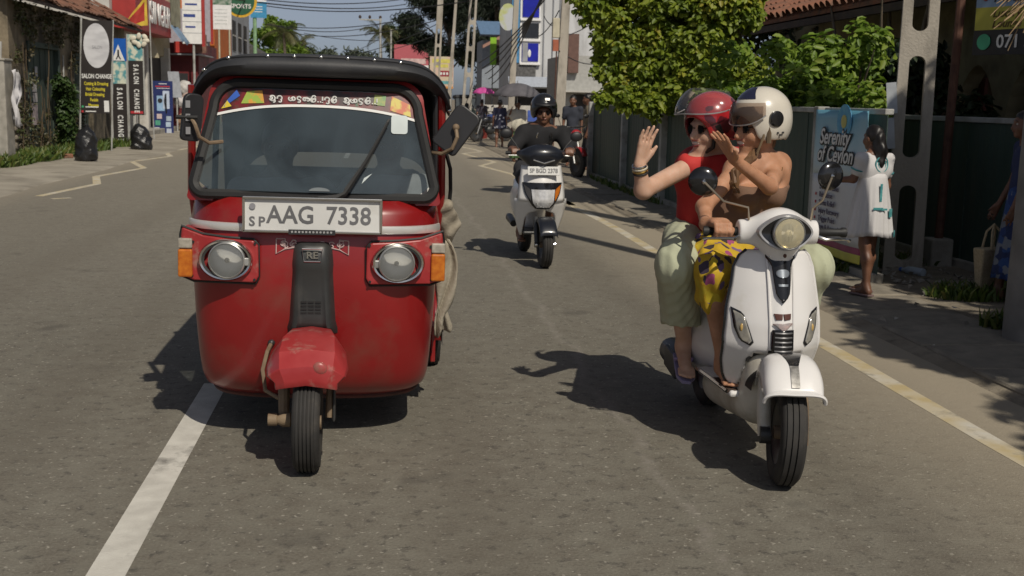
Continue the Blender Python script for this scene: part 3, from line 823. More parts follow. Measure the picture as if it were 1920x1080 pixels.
# tall banner on the fence
t = thing("advertising_banner", (4.15, 10.95, 0.0), "tall blue and white spa banner hanging on the fence beside the girl", "banner")
BW, z0, z1 = 1.12, 0.16, 1.50
by = Vector((0.03, -1, 0)).normalized(); bn = Vector((-1, -0.03, 0))
def sheet(u0, u1, za, zb, d, nm, mt, wav=0.010, nu=24):
    rows = []
    for zz in np.linspace(za, zb, 8):
        rows.append([tuple(by * (u0 + (u1 - u0) * k / nu) + bn * (d + wav * math.sin(9 * (u0 + (u1 - u0) * k / nu) + 1.5 * zz)) + Vector((0, 0, zz))) for k in range(nu + 1)])
    return MB().grid(rows).build(nm, mt, t, smooth=60, solid=0.002)
def sky_print():
    mt = bpy.data.materials.new("banner_blue_print"); mt.use_nodes = True; N = mt.node_tree.nodes; L = mt.node_tree.links
    tc = N.new("ShaderNodeTexCoord"); sx = N.new("ShaderNodeSeparateXYZ"); L.new(tc.outputs["Object"], sx.inputs[0])
    nz = N.new("ShaderNodeTexNoise"); nz.inputs["Scale"].default_value = 3; L.new(tc.outputs["Object"], nz.inputs["Vector"])
    ad = N.new("ShaderNodeMath"); ad.operation = 'MULTIPLY_ADD'; ad.inputs[1].default_value = 0.35; L.new(nz.outputs[0], ad.inputs[0]); L.new(sx.outputs[2], ad.inputs[2])
    rp = N.new("ShaderNodeValToRGB"); el = rp.color_ramp.elements; el[0].position = .2; el[0].color = (.60, .66, .70, 1); el[1].position = 1.0; el[1].color = (.10, .36, .50, 1)
    e = el.new(.62); e.color = (.42, .58, .66, 1); mr = N.new("ShaderNodeMapRange"); mr.inputs["From Min"].default_value = 0.6; mr.inputs["From Max"].default_value = 1.75
    L.new(ad.outputs[0], mr.inputs["Value"]); L.new(mr.outputs[0], rp.inputs[0]); L.new(rp.outputs[0], N["Principled BSDF"].inputs["Base Color"]); N["Principled BSDF"].inputs["Roughness"].default_value = .45
    return mt
sheet(0, BW, 0.90, z1, 0.0, "banner_top", sky_print())
sheet(0, BW, 0.30, 0.90, 0.0, "banner_list", M("banner_white", (0.62, 0.64, 0.66), r=0.5, var=0.04))
sheet(0, BW, 0.24, 0.30, 0.0, "banner_magenta_band", M("banner_magenta", (0.30, 0.05, 0.12), r=0.5, var=0.1))
sheet(0, BW, z0, 0.24, 0.0, "banner_yellow_band", M("banner_yellow", (0.55, 0.52, 0.08), r=0.5, var=0.1))
def ban(s, size, u, z, mt, d=0.016, **k):
    q = by * u + bn * d
    return text_obj(s, size, mt, t, frame((q.x, q.y, z), by, (0, 0, 1)), align='LEFT', extrude=0.0015, **k)
for s, u, z in (("Serenity", 0.14, 1.25), ("of Ceylon", 0.10, 1.09)):
    ban(s, 0.20, u, z, M_INKK, d=0.014, bold=0.018, shear=0.25)
    ban(s, 0.20, u, z, M_INKW, d=0.019, bold=0.003, shear=0.25)
for i, s in enumerate(("Therapies", "Deep & Tissue", "Relaxation", "Stress Relief", "Injury Recovery", "Trigger Point", "Yoga & Ayurveda", "Cupping")):
    z = 0.86 - i * 0.075
    ban(s, 0.072, 0.20, z, M("list_ink", (0.10, 0.09, 0.14), r=0.6), bold=0.001)
    if i > 1:
        q = by * 0.12 + bn * 0.016
        MB().box((q.x, q.y, z), (0.004, 0.025, 0.025)).build("red_bullet", M_INKR, t, smooth=0)
q = by * 0.66 + bn * 0.012
for rr, d, mt in ((0.155, 0.0, M("globe_blue", (0.03, 0.25, 0.50), r=0.4, c2=(0.10, 0.40, 0.55), vs=9)), (0.06, 0.004, M("globe_gold", (0.45, 0.42, 0.12), r=0.4))):
    MB().lathe([(rr, d), (rr, d + 0.003)], c=(q.x, q.y, 1.40), ax=bn, n=28).build("round_emblem", mt, t, smooth=0)

# rubble and grass at the foot of the right fence
def grass(name, label, spots, hmin, hmax, mat, seed, parent=None):
    rg2 = np.random.default_rng(seed); P = []
    for (x, y, z, rx, ry, n) in spots:
        a = rg2.random(n) * 2 * PI; r = np.sqrt(rg2.random(n))
        P.append(np.stack([x + rx * r * np.cos(a), y + ry * r * np.sin(a), np.full(n, z)], 1))
    P = np.concatenate(P); n = len(P); h = rg2.uniform(hmin, hmax, n)[:, None]
    d = rg2.normal(0, .35, (n, 3)); d[:, 2] = 1; d /= np.linalg.norm(d, axis=1)[:, None]
    s = np.cross(d, rg2.normal(0, 1, (n, 3))); s /= np.linalg.norm(s, axis=1)[:, None]
    w = h * 0.10
    bend = d.copy(); bend[:, :2] *= 2.4; bend /= np.linalg.norm(bend, axis=1)[:, None]
    V = np.stack([P - s * w, P + s * w, P + d * h * .55 + s * w * .8, P + d * h * .4 + bend * h * .6, P + d * h * .55 - s * w * .8], 1).reshape(-1, 3)
    k = np.arange(n)[:, None] * 5
    F = np.concatenate([k + np.array([[0, 1, 2, 4]]), k + np.array([[4, 2, 3, 3]])], 0)
    F3 = np.concatenate([k + np.array([[0, 1, 2]]), k + np.array([[0, 2, 4]]), k + np.array([[4, 2, 3]])], 0)
    tt = rg2.random(n)
    o = add_obj(name, np_mesh(name, V, F3, mat, tint=np.concatenate([tt, tt, tt])), parent)
    return tag(o, label, "grass", kind="stuff")
M_GRASS = leaf_mat("grass_blades", [(0.03, 0.06, 0.01), (0.07, 0.12, 0.02), (0.12, 0.17, 0.03), (0.20, 0.19, 0.06)], trans=0.3)
grass("grass", "low weeds along the foot of the right hand fence", [(4.75, 8.9, .03, .35, .25, 500), (4.45, 7.6, .03, .3, .18, 420), (4.2, 10.6, .03, .12, .5, 300), (4.3, 14, .03, .1, 3, 500), (4.15, 20, .02, .12, 3, 500), (5.3, 8.2, .03, .3, 1.2, 700), (4.9, 10.9, .03, .5, .4, 300)], 0.05, 0.16, M_GRASS, 4)
rub = MB(); rg = random.Random(5)
for i in range(190):
    x, y = (rg.uniform(4.35, 5.35), rg.uniform(8.8, 11.2)) if i < 150 else (rg.uniform(3.5, 4.3), rg.uniform(7, 18))
    s = rg.uniform(.012, .05); c = Vector((x, y, 0.035 + s * .3))
    rub.add([c + Vector((rg.uniform(-s, s), rg.uniform(-s, s), rg.uniform(-s, s) * .6)) for _ in range(6)], [(0, 1, 2), (0, 2, 3), (0, 3, 4), (0, 4, 1), (5, 2, 1), (5, 3, 2), (5, 4, 3), (5, 1, 4)])
tag(rub.build("rubble", M("rubble_stone", (0.20, 0.18, 0.15), r=0.9, c2=(0.45, 0.43, 0.38), vs=3), smooth=0), "loose stones and rubble at the foot of the shaded fence", "rubble", kind="stuff")
M_BOTTLE = glass_mat("clear_plastic", (0.75, 0.85, 0.95), 0.35, 0.08)
for (x, y, rz, s, lab) in ((4.16, 10.45, 0.7, 1.0, "small clear plastic bottle lying under the spa banner"), (4.85, 10.15, 2.0, 1.3, "crumpled pale plastic bottle lying on the rubble by the pole")):
    t = thing("plastic_bottle", (x, y, 0.06), lab, "bottle", rz=rz)
    MB().lathe([(0.0, -.09 * s), (.03 * s, -.085 * s), (.032 * s, 0), (.030 * s, .05 * s), (.013 * s, .085 * s), (.013 * s, .1 * s)], ax=(1, 0, 0), n=12).build("bottle_body", M("pale_plastic", (0.45, 0.52, 0.60), r=0.25, var=0.1), t)
    MB().lathe([(.015 * s, .1 * s), (.015 * s, .12 * s)], ax=(1, 0, 0), n=10).build("cap", M("blue_cap", (0.05, 0.15, 0.5), r=0.4), t)
# ================================================================== LEFT SIDE OF THE ROAD
M_RUIN = M("stained_plaster", (0.15, 0.12, 0.078), r=0.95, c2=(0.27, 0.225, 0.155), vs=1.6, detail=10, dirt=(0.040, 0.034, 0.024), dscale=1.3, dlo=0.42, dhi=0.62, bump=0.6, bs=14, bdist=0.03, stretch=(1, 1, 0.45))
M_OLDGREEN = M("weathered_green_wood", (0.030, 0.048, 0.040), r=0.85, c2=(0.06, 0.085, 0.07), vs=5, detail=8, dirt=(0.10, 0.085, 0.06), dscale=4, dlo=0.55, dhi=0.8, stretch=(1, 1, .2), bump=0.3)
ruin = thing("derelict_house", (-7.9, 26.6, 0), "derelict stained house with green door and sagging tile roof", "house")
b = MB()
# wall with door and window openings, uneven top
segs = [(0, 1.25, 0, 3.45), (1.25, 4.0, 2.62, 3.45), (4.0, 5.4, 0, 3.45), (5.4, 7.3, 2.55, 3.45), (5.4, 7.3, 0, 0.35), (7.3, 11.6, 0, 3.45)]
for y0, y1, z0, z1 in segs:
    MB().bb((-0.35, y0 + .001, z0), (0.0, y1 - .001, z1)).build("wall", M_RUIN, ruin, smooth=0)
MB().bb((-0.4, 0, 0), (-5, 0.3, 4.2)).build("gable_wall", M_RUIN, ruin, smooth=0)
MB().bb((-1.6, 0.5, 0), (-1.5, 11, 3.4)).build("inner_wall", M_DARKWOOD, ruin, smooth=0)
for i in range(7):                      # rubble stones showing where plaster fell off
    for k in range(2):
        s = rnd.uniform(.10, .17)
        MB().ell((0.0, 0.22 + k * .30 + rnd.uniform(-.05, .05), 0.3 + i * .19), (.05, s, s * .6), 8, 5).build("stone", M("wall_stone", (0.22, 0.19, 0.15), r=0.95, var=.3, vs=2), ruin)
dr = MB().bb((-0.12, 1.30, 2.50), (0.03, 3.95, 2.62)).bb((-0.12, 1.27, 0.05), (0.03, 1.42, 2.50)).bb((-0.12, 3.83, 0.05), (0.03, 3.98, 2.50)).build("door_frame", M_OLDGREEN, ruin, smooth=0)
for i in range(10):
    y = 1.43 + i * 0.24
    MB().bb((-0.16, y, 0.08), (-0.10 + 0.012 * (i % 2), y + 0.232, 2.49)).build("door_plank", M_OLDGREEN, dr, smooth=0)
for i in range(3):
    MB().bb((-0.17, 5.42 + i * .62, 0.37), (-0.12, 6.0 + i * .62, 2.53)).build("shutter_panel", M_OLDGREEN, ruin, smooth=0)
for (y, z, w, h, c) in ((2.05, 1.62, .34, .26, (0.42, 0.40, 0.40)), (2.08, 1.36, .34, .22, (0.38, 0.33, 0.15)), (2.02, 0.98, .44, .50, (0.46, 0.38, 0.38)), (2.25, 1.95, .2, .24, (0.4, 0.4, 0.42))):
    MB().bb((-0.08, y - w / 2, z - h / 2), (-0.074, y + w / 2, z + h / 2)).build("paper_notice", M("poster_%d" % int(y * 100 + z * 10), c, r=0.9, var=.15, vs=12), ruin, smooth=0)
MB().box((0.012, 1.35, 2.98), (0.02, .42, .12)).build("terracotta_patch", M_TERRA, ruin, smooth=0)
MB().tube([(0.03, 4.2, 0.8), (0.03, 4.25, 2.4)], 0.02, 6).build("drain_pipe", M_POST, ruin)
# tile roof, tiles laid one by one
roof = MB().prism([(0.42, 3.40), (-2.6, 4.95), (-2.6, 5.02), (0.42, 3.47)], lambda u, v, s: (u, s, v), -0.4, 12.3).build("roof", M_DARKWOOD, ruin, smooth=0)
M_TILE = M("weathered_roof_tile", (0.17, 0.075, 0.045), r=0.9, c2=(0.30, 0.155, 0.10), vs=2.3, detail=8, dirt=(0.07, 0.055, 0.045), dscale=2.2, dlo=0.45, dhi=0.7, bump=.3)
tl = []
for q in range(3):
    b = MB(); rows = []
    for i in range(2):
        rows.append([((-0.889 if i else 0) * (0.44), w * .145, (.456 if i else 0) * .44 + .035 * math.sin(PI * k / 6) + (0 if i else .012)) for k, w in enumerate(np.linspace(-1, 1, 7))])
    b.grid(rows); b.v = [(x + rnd.uniform(-.015, .015) * (1 if q else 0), y, z) for x, y, z in b.v]
    tl.append(b.mesh("roof_tile", M_TILE, 60))
for r in range(7):
    for i in range(42):
        o = add_obj("roof_tile", tl[(r * 7 + i * 3) % 3], roof)
        sag = 0.05 * math.sin(i * .35) + 0.04 * math.sin(i * 1.1 + r)
        o.location = (0.47 - r * .335 + rnd.uniform(-.04, .04), -0.35 + i * .30 + rnd.uniform(-.02, .02), 3.475 + r * .172 + rnd.uniform(0, .035) + sag * .6)
        o.rotation_euler = (rnd.uniform(-.06, .06), rnd.uniform(-.10, .10), rnd.uniform(-.09, .09))
        md = o.modifiers.new("s", 'SOLIDIFY'); md.thickness = 0.014
# stained growth on the wall, creepers
M_IVY = leaf_mat("creeper_leaves", [(0.06, 0.045, 0.022), (0.08, 0.065, 0.03), (0.07, 0.075, 0.03), (0.09, 0.12, 0.04)], trans=.2)
t = thing("wall_creeper", (-7.8, 28, 0), "straggly half dry creeper growing over the derelict wall", "creeper")
cl = []
for i in range(90):
    y = rnd.uniform(-1.3, 4.6); z = rnd.choice([rnd.uniform(.1, 1.2), rnd.uniform(.2, 3.3), rnd.uniform(2.7, 3.4)])
    if 0.2 < y < 2.4 and 1.0 < z < 2.5: continue
    cl.append(((0.0, y, z), (.10, .30, .24)))
foliage("creeper_leaves", cl, 3400, 0.075, M_IVY, t, seed=21, asp=.6, shell=.1, jit=.9)
b = MB()
for i in range(11):
    y = rnd.uniform(-1.2, 4.4); z = rnd.uniform(.8, 3.3); P = [Vector((.03, y, .02))]
    for k in range(6): P.append(P[-1] + Vector((rnd.uniform(-.01, .02), rnd.uniform(-.14, .14), z / 6)))
    b.tube(P, .009, 4)
b.build("creeper_stems", M("dry_stem", (.10, .07, .04), r=.95), t)
t = thing("wall_bush", (-7.62, 29.9, 0), "upright leafy bush between the green door and the salon banner", "bush")
foliage("crown", [((rnd.uniform(-.14, .14), rnd.uniform(-.3, .3), z), .19) for z in np.linspace(.35, 1.75, 16)], 2400, 0.13, leaf_mat("bush_leaves", [(0.02, 0.05, 0.012), (0.045, 0.085, 0.02), (0.08, 0.125, 0.03)], trans=.3), t, seed=22, asp=.45, shell=.2)
MB().tube([(0, 0, 0), (.05, .05, .8), (-.05, 0, 1.7)], [.03, .02, .01], 6).build("stem", M_BARK, t)
grass("grass", "green weeds growing along the foot of the derelict house", [(-7.35, 24.4, .04, .35, 1.3, 1300), (-7.3, 26.4, .04, .35, 1.2, 1300), (-7.2, 28.6, .04, .3, 1.5, 1100), (-7.25, 31.3, .04, .3, 1.4, 900), (-7.1, 34.2, .04, .35, 1.2, 700), (-7.75, 22.3, .04, .5, 1.4, 1200)], 0.10, 0.34, M_GRASS, 6)
# gate pillar on the far left
t = thing("gate_pillar", (-7.62, 24.35, 0), "plain grey concrete gate pillar at the left edge", "pillar")
MB().bb((-.40, -.25, 0), (.36, .25, 2.08)).build("pillar_shaft", M_CONC, t, smooth=0, bevel=.02)
MB().bb((-.42, -.27, 2.08), (.38, .27, 2.13)).build("pillar_cap", M_CONC, t, smooth=0, bevel=.015)
MB().tube([(.24, -.1, 2.13), (.26, -.1, 2.45)], .035, 8).build("pipe_stub", M_POST, t)
t = thing("white_pipe", (-7.55, 24.25, 2.13), "thin white pipe rising above the gate pillar", "pipe")
MB().tube([(0, 0, 0), (0.01, 0, 1.6)], .028, 8).build("pipe_tube", M_WHITE, t)
M_CLOTHW = M("white_cloth", (0.55, 0.54, 0.55), r=.9, var=.06)
t = thing("hanging_cloth", (-7.18, 24.35, 1.9), "crumpled white cloth hanging beside the gate pillar", "cloth")
rows = []
for i in range(14):
    z = -i * .085; rows.append([(.02 + .035 * math.sin(k * 1.4 + i * .7) + .03 * (k % 2), -.12 + k * .05 * (1 + .5 * math.sin(i * .55)), z + .03 * math.sin(k + i)) for k in range(8)])
MB().grid(rows).build("cloth_sheet", M_CLOTHW, t, smooth=80, solid=.003)

# banners and signs on the left
def panel(par, name, mat, x0, x1, z0, z1, y0=0.0, d=0.03, tilt=0.0):
    """flat board facing the camera; tilt leans its top along x"""
    b = MB()
    b.prism([(x0, z0), (x1, z0), (x1 + tilt * (z1 - z0), z1), (x0 + tilt * (z1 - z0), z1)], lambda u, v, s: (u, y0 + s, v), 0, d)
    return b.build(name, mat, par, smooth=0)
def ptxt(par, s, size, x, z, mat, y=-0.004, tilt=0.0, **k):
    return text_obj(s, size, mat, par, frame((x, y, z), (1, 0, 0), (tilt, 0, 1)), extrude=0.001, **k)
def px_thing(name, px, py, Y, label, cat, group=None):
    q = at_y(px, py, Y); t_ = thing(name, (q.x, q.y, 0.0), label, cat, group); return t_
M_SIGNK = M("black_banner_print", (0.022, 0.017, 0.016), r=.55, var=.15, vs=2)
t = px_thing("salon_banner", 179, 210, 31.0, "leaning black salon banner with white oval and yellow list", "banner")
panel(t, "banner_sheet", M_SIGNK, -.40, .34, 0.98, 3.28, tilt=.07)
MB().tube([(-.42, .02, 0), (-.27, .02, 3.35)], .025, 6).build("support_pole", M_POST, t)
MB().tube([(.36, .02, 0), (.50, .02, 3.3)], .02, 6).build("support_pole", M_POST, t)
b = MB(); b.lathe([(.32, 0), (.32, .004)], c=(.08, -.006, 2.66), ax=(0, -1, 0), n=32); b.v = [((x - .10) * .98 + .10, y, (z - 2.66) * 1.72 + 2.66) for x, y, z in b.v]
b.build("white_oval", M("oval_print", (.50, .50, .52), r=.4, c2=(.66, .66, .68), vs=2.2, stretch=(1, 1, 2.5)), t, smooth=0)
ptxt(t, "SALON", .11, .10, 2.62, M("grey_ink", (.25, .25, .27), r=.6), y=-.014, sx=.7)
ptxt(t, "SALON CHANGE", .155, .06, 1.90, M_INKW, sx=.62, bold=.004)
M_INKY = M("yellow_ink", (.62, .52, .03), r=.6, var=.02)
for i, s in enumerate(("Cutting & Dressing", "Hair Colouring", "Bridal Dressing", "Facials", "Massage")):
    ptxt(t, s, .115, .04 - .02 * i, 1.72 - i * .135, M_INKY, sx=.66, bold=.003, tilt=.06)
for i in range(2):
    panel(t, "small_print", M_INKW, -.24, .08 - .06 * i, 1.125 - .11 * i, 1.15 - .11 * i, y0=-.006, d=.004)
panel(t, "white_tag", M_WHITE, .22, .34, 1.02, 1.30, y0=-.006, d=.004)
panel(t, "green_mark", M("green_mark", (.05, .35, .15)), -.33, -.28, 1.12, 1.17, y0=-.006, d=.004)
panel(t, "red_mark", M_INKR, -.34, -.29, 1.0, 1.05, y0=-.006, d=.004)

t = px_thing("crossing_sign", 227, 265, 34.0, "blue square pedestrian crossing sign on a post", "road sign")
M_BLUE = M("sign_blue", (.012, .10, .42), r=.4, var=.05)
panel(t, "sign_plate", M_BLUE, -.21, .21, 2.20, 2.98, d=.02)
MB().prism([(-.17, 2.38), (.17, 2.38), (0, 2.82)], lambda u, v, s: (u, s, v), -.008, -.003).build("white_triangle", M_INKW, t, smooth=0)
MB().tube([(0, .05, 0), (0, .05, 2.9)], .03, 8).build("sign_post", M_POST, t)
# walking figure on the triangle
b = MB(); b.box((0, -.012, 2.65), (.045, .006, .05)); b.box((0.0, -.012, 2.57), (.05, .006, .11)); b.box((.03, -.012, 2.47), (.03, .006, .12), ry=-.5); b.box((-.03, -.012, 2.47), (.03, .006, .12), ry=.5)
b.build("walking_figure", M_INKK, t, smooth=0)
M_FLOWER = M("flower_print", (.10, .30, .33), r=.5, c2=(.60, .62, .50), vs=5, lo=.45, hi=.55)
def salon_upright(px, py, Y, W, z0, z1, zt, label):
    t = px_thing("salon_signboard", px, py, Y, label, "sign", "upright salon signboards")
    panel(t, "board", M_SIGNK, -W / 2, W / 2, z0, z1)
    panel(t, "picture_top", M_FLOWER, -W / 2 + .01, W / 2 - .01, zt, z1 - .01, y0=-.004, d=.003)
    for s in (-1, 1):
        panel(t, "edge_trim", M_POST, s * W / 2 - .018, s * W / 2 + .018, 0 if s < 0 else z0, z1, y0=-.01, d=.05)
    word = "SALON CHANGE"; n = len(word); st = (zt - z0 - .12) / n
    for i, ch in enumerate(word):
        if ch == " ": continue
        q = text_obj(ch, .20, M_INKW, t, frame((0, -.006, zt - .08 - st * (i + .5)), (0, 0, -1), (1, 0, 0)), extrude=.001, sx=.85 * st / .16, bold=.006)
    return t
salon_upright(227, 265, 33.6, .42, .12, 2.36, 1.75, "lower black upright salon board with flower picture beside the road sign")
t = salon_upright(257, 215, 36.4, .46, .86, 3.22, 2.45, "higher black upright salon board topped with pale cut out petals")
MB().tube([(-.1, .05, 0), (-.1, .05, .9)], .03, 8).build("support_pole", M_POST, t)
panel(t, "red_foot_print", M_INKR, -.18, .18, .90, .97, y0=-.006, d=.003)
for i in range(7):
    a = i * .9; c = Vector((.16 + .17 * math.cos(a) * (1 + .3 * (i % 2)), -.05, 3.04 + .13 * math.sin(a)))
    MB().ell(c, (.10, .03, .07), 10, 6, rot=Matrix.Rotation(a, 3, 'Y')).build("petal", M("petal_cream", (.60, .56, .45), r=.7), t)

# bin bags
M_BAG = M("black_bin_bag", (.014, .014, .015), r=.34, var=.2, bump=.6, bs=16, bdist=.03)
def bin_bag(px, py, label, lean, seed, h, w):
    q = on_ground(px, py, .03); t = thing("bin_bag", (q.x, q.y + .2, .03), label, "bin bag", "black bin bags on the left footway")
    s = SDF(); rg2 = np.random.default_rng(seed)
    s.cap((0, 0, h * .22), (lean * .3, 0, h * .66), w * .48, w * .42, k=.1, n=(0, 1, 0), sq=.85)
    s.cap((lean * .5, 0, h * .8), (lean * .8, 0, h * .98), .09, .03, k=.1)
    s.half((0, 0, 0.004), (0, 0, -1))
    ph = rg2.random(8) * 6
    def dsp(X, Y, Z):
        q = X + .4 * Y
        return .020 * np.sin(13 * q + 7 * Z + ph[0]) * np.sin(9 * Z + 5 * Y + ph[1]) + .014 * np.abs(np.sin(16 * X - 11 * Z + 6 * Y + ph[2])) + .010 * np.sin(31 * Z + 17 * X + ph[3]) * np.sin(23 * Y + ph[4])
    s.build("bag_sack", M_BAG, t, h=.016, disp=dsp)
    b = MB()
    for k in range(3): b.tube([(lean * .8, 0, h * .96), (lean * .8 + .05 * math.cos(k * 2.1), .05 * math.sin(k * 2.1), h * 1.05)], [.02, .035], 6)
    b.build("tied_neck", M_BAG, t)
bin_bag(158, 303, "upright tied black bin bag in front of the salon banner", .02, 1, .74, .56)
bin_bag(263, 281, "slumped crumpled black bin bag beside the salon signboards", -.14, 2, .62, .60)
t = thing("brick_lump", (*on_ground(128, 300)[:2], .05), "broken orange brick lying beside the upright bin bag", "brick")
MB().box((0, 0, .04), (.2, .12, .1), rz=.5).build("brick_piece", M_TERRA, t, smooth=0, bevel=.02)

# ------------------------------------------------------------------ shops on the left
M_OFFW = M("offwhite_wall", (.50, .48, .44), r=.8, var=.1, vs=2, dirt=(.3, .28, .24), dscale=1.5)
M_GREYW = M("grey_wall", (.30, .31, .33), r=.8, var=.12, vs=2)
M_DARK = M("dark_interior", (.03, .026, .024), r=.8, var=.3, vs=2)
M_REDS = M("sign_red", (.34, .035, .03), r=.45, var=.1, vs=3)
def facade(name, label, y0, y1, x, h, mat, depth=6):
    t = thing(name, (x, y0, 0), label, "building")
    MB().bb((-depth, 0, 0), (0, y1 - y0, h)).build("wall", mat, t, smooth=0)
    return t
t = facade("shop_building", "off white shop with the big red lettered fascia", 40.2, 49.6, -8.75, 7.5, M_OFFW)
for y in (.25, 2.1, 4.3, 8.8):
    MB().bb((.003, y, .05), (.33, y + .35, 3.3)).build("column", M_OFFW, t, smooth=0, bevel=.02)
for y0, y1 in ((.7, 2.05), (2.5, 4.2), (4.8, 8.7)):
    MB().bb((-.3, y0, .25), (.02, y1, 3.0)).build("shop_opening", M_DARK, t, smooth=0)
MB().bb((.0, -.2, .0), (.75, 9.4, .22)).build("step", M_CONC, t, smooth=0, bevel=.02)
MB().bb((.02, 4.6, 2.35), (.06, 5.6, 3.0)).build("brown_shutter", M("maroon_door", (.10, .03, .025), r=.6), t, smooth=0)
sb = thing("fascia_sign", (-8.0, 40.6, 0), "red shop fascia with raised white letters behind the flag", "sign")
MB().bb((-.75, 0, 3.60), (0, 6.6, 4.95)).build("sign_box", M_REDS, sb, smooth=0, bevel=.02)
text_obj("SINGER", 1.05, M_INKW, sb, frame((.008, 4.35, 4.27), (0, 1, 0), (0, 0, 1)), extrude=.04, sx=1.15, bold=.02)
MB().bb((-.3, 6.7, 2.95), (.15, 10.2, 3.75)).build("beam", M("beige_beam", (.38, .33, .22), r=.8), t, smooth=0, bevel=.05)
MB().lathe([(.42, 0), (.10, .95)], c=(.2, 5.2, 2.80), n=14).build("beige_lamp_cone", MATS["beige_beam"], t)
MB().bb((.55, 6.9, 4.1), (.75, 9.3, 7.3)).build("upper_signboard", M("khaki_print", (.28, .27, .18), r=.7, var=.25, vs=3), t, smooth=0)
# flag
t = px_thing("flag", 270, 60, 39.0, "red flag edged in yellow drooping in front of the red fascia", "flag")
z = at_y(255, 25, 39).z
rows = []
for i in range(9):
    u = i / 8; rows.append([(-.50 + u * .62, -.06 * math.sin(u * 7 + v * 3), z - .22 + .85 * u - v * (.25 + .85 * u) * .9) for v in np.linspace(0, 1, 7)])
MB().grid([r[1:6] for r in rows[1:8]]).build("flag_cloth", M("flag_red", (.40, .04, .03), r=.8), t, smooth=80)
MB().grid([r[0:2] for r in rows]).grid([r[5:7] for r in rows]).grid([[p for p in r[1:6]] for r in rows[7:9]]).build("yellow_border", M("flag_yellow", (.60, .42, .05), r=.8), t, smooth=80)
MB().tube([(.22, 0, 0), (.17, 0, z + 1.2)], .022, 6).build("flag_pole", M_POST, t)
# phone advertising board
t = px_thing("phone_advert_board", 307, 251, 45.4, "dark blue standing board advertising a mobile phone", "sign")
panel(t, "board", M("navy_print", (.018, .030, .125), r=.45, var=.12, vs=3), -.36, .36, .04, 1.96, d=.05)
MB().box((.12, .25, .8), (.04, .5, 1.5), rx=.3).build("stand_leg", M_BLACK, t, smooth=0)
panel(t, "phone_back", M("phone_pale_blue", (.30, .46, .66), r=.3, var=.1), -.22, .06, .86, 1.42, y0=-.008, d=.006)
panel(t, "phone_front", M("phone_lilac", (.50, .58, .72), r=.3, var=.1), .0, .24, .94, 1.60, y0=-.012, d=.003)
MB().lathe([(.085, 0), (.085, .006)], c=(-.10, -.014, 1.24), ax=(0, -1, 0), n=18).build("camera_ring", M_INKK, t, smooth=0)
panel(t, "heading_print", M_INKW, -.14, .16, 1.845, 1.87, y0=-.004, d=.003); panel(t, "underline", M_INKR, -.26, .26, 1.74, 1.78, y0=-.004, d=.003); panel(t, "text_line", M_INKW, -.22, .26, 1.68, 1.70, y0=-.004, d=.003)
for (x, zz, c) in ((-.14, .66, (.55, .45, .45)), (.20, .58, (.35, .42, .5)), (-.2, .42, (.08, .32, .22)), (.18, .36, (.4, .5, .62)), (-.24, .16, (.55, .55, .58)), (.2, .12, (.45, .5, .6))):
    panel(t, "product_picture", M("product_%d" % int(100 * (x + zz)), c, r=.5), x - .09, x + .09, zz - .09, zz + .09, y0=-.006, d=.004)
# white list board with red frame, lilac frame, red kiosk
t = px_thing("tall_signboard", 362, 60, 50.0, "tall white signboard with product names above the red kiosk", "sign")
z0, z1 = at_y(362, 82, 50).z, at_y(362, -60, 50).z
panel(t, "board", M_WHITE, -.42, .34, z0, z1, d=.08)
panel(t, "red_edge", M_REDS, .345, .47, z0 - .1, z1, d=.1)
for i in range(7):
    zz = z0 + .22 + i * .45
    panel(t, "divider", M_GREYW, -.42, .34, zz + .20, zz + .22, y0=-.004, d=.003)
    if i in (1, 3, 4): panel(t, "brand_print", M("navy_ink", (.03, .06, .25), r=.6), -.30, .06 + .04 * i, zz - .035, zz + .035, y0=-.006, d=.003)
panel(t, "blue_arrow", M("navy_ink", (.03, .06, .25)), -.36, .1, z0 + 1.06, z0 + 1.18, y0=-.006, d=.003)
MB().tube([(0, .1, 0), (0, .1, z0)], .05, 8).build("support_pole", M_POST, t)
t = px_thing("lilac_frame_sign", 386, 60, 54.0, "narrow lilac grey framed panel beside the tall white signboard", "sign")
z0, z1 = at_y(386, 78, 54).z, at_y(386, -60, 54).z
panel(t, "panel", M("lilac_panel", (.36, .34, .38), r=.5, var=.1), -.24, .26, z0, z1, d=.06)
for s in (-.24, .26): panel(t, "frame_bar", M_REDS, s - .05, s + .05, z0 - .1, z1, y0=-.02, d=.1)
MB().tube([(0, .1, 0), (0, .1, z0)], .05, 8).build("support_pole", M_POST, t)
t = facade("red_kiosk", "red fronted kiosk with a dark screen under a thin grey awning", 51.0, 56.5, -7.55, 3.6, M("kiosk_red", (.12, .014, .016), r=.5, var=.3, vs=2), 2.2)
z = at_y(362, 104, 51).z
MB().bb((-1.4, -.6, z), (.2, 3, z + .05)).build("awning", M_GREYW, t, smooth=0)
MB().bb((-1.0, -.02, 1.75), (-.45, -.004, 2.35)).build("screen_panel", M_INKK, t, smooth=0)
MB().bb((-1.25, -.03, .9), (-.2, -.006, 1.55)).build("white_notice", M("pink_notice", (.32, .16, .16), r=.6, var=.3, vs=4), t, smooth=0)
MB().bb((-.95, -.25, z + .1), (-.2, -.02, z + .55)).build("upper_red_box", M("bright_red_box", (.45, .04, .03), r=.5), t, smooth=0)
MB().bb((-.18, -.25, z + .1), (.35, -.02, z + .85)).build("brown_box", M("brown_box", (.20, .10, .07), r=.6, var=.3), t, smooth=0)
t = px_thing("grey_notice_board", 333, 215, 47.5, "plain grey board leaning beside the kiosk", "board")
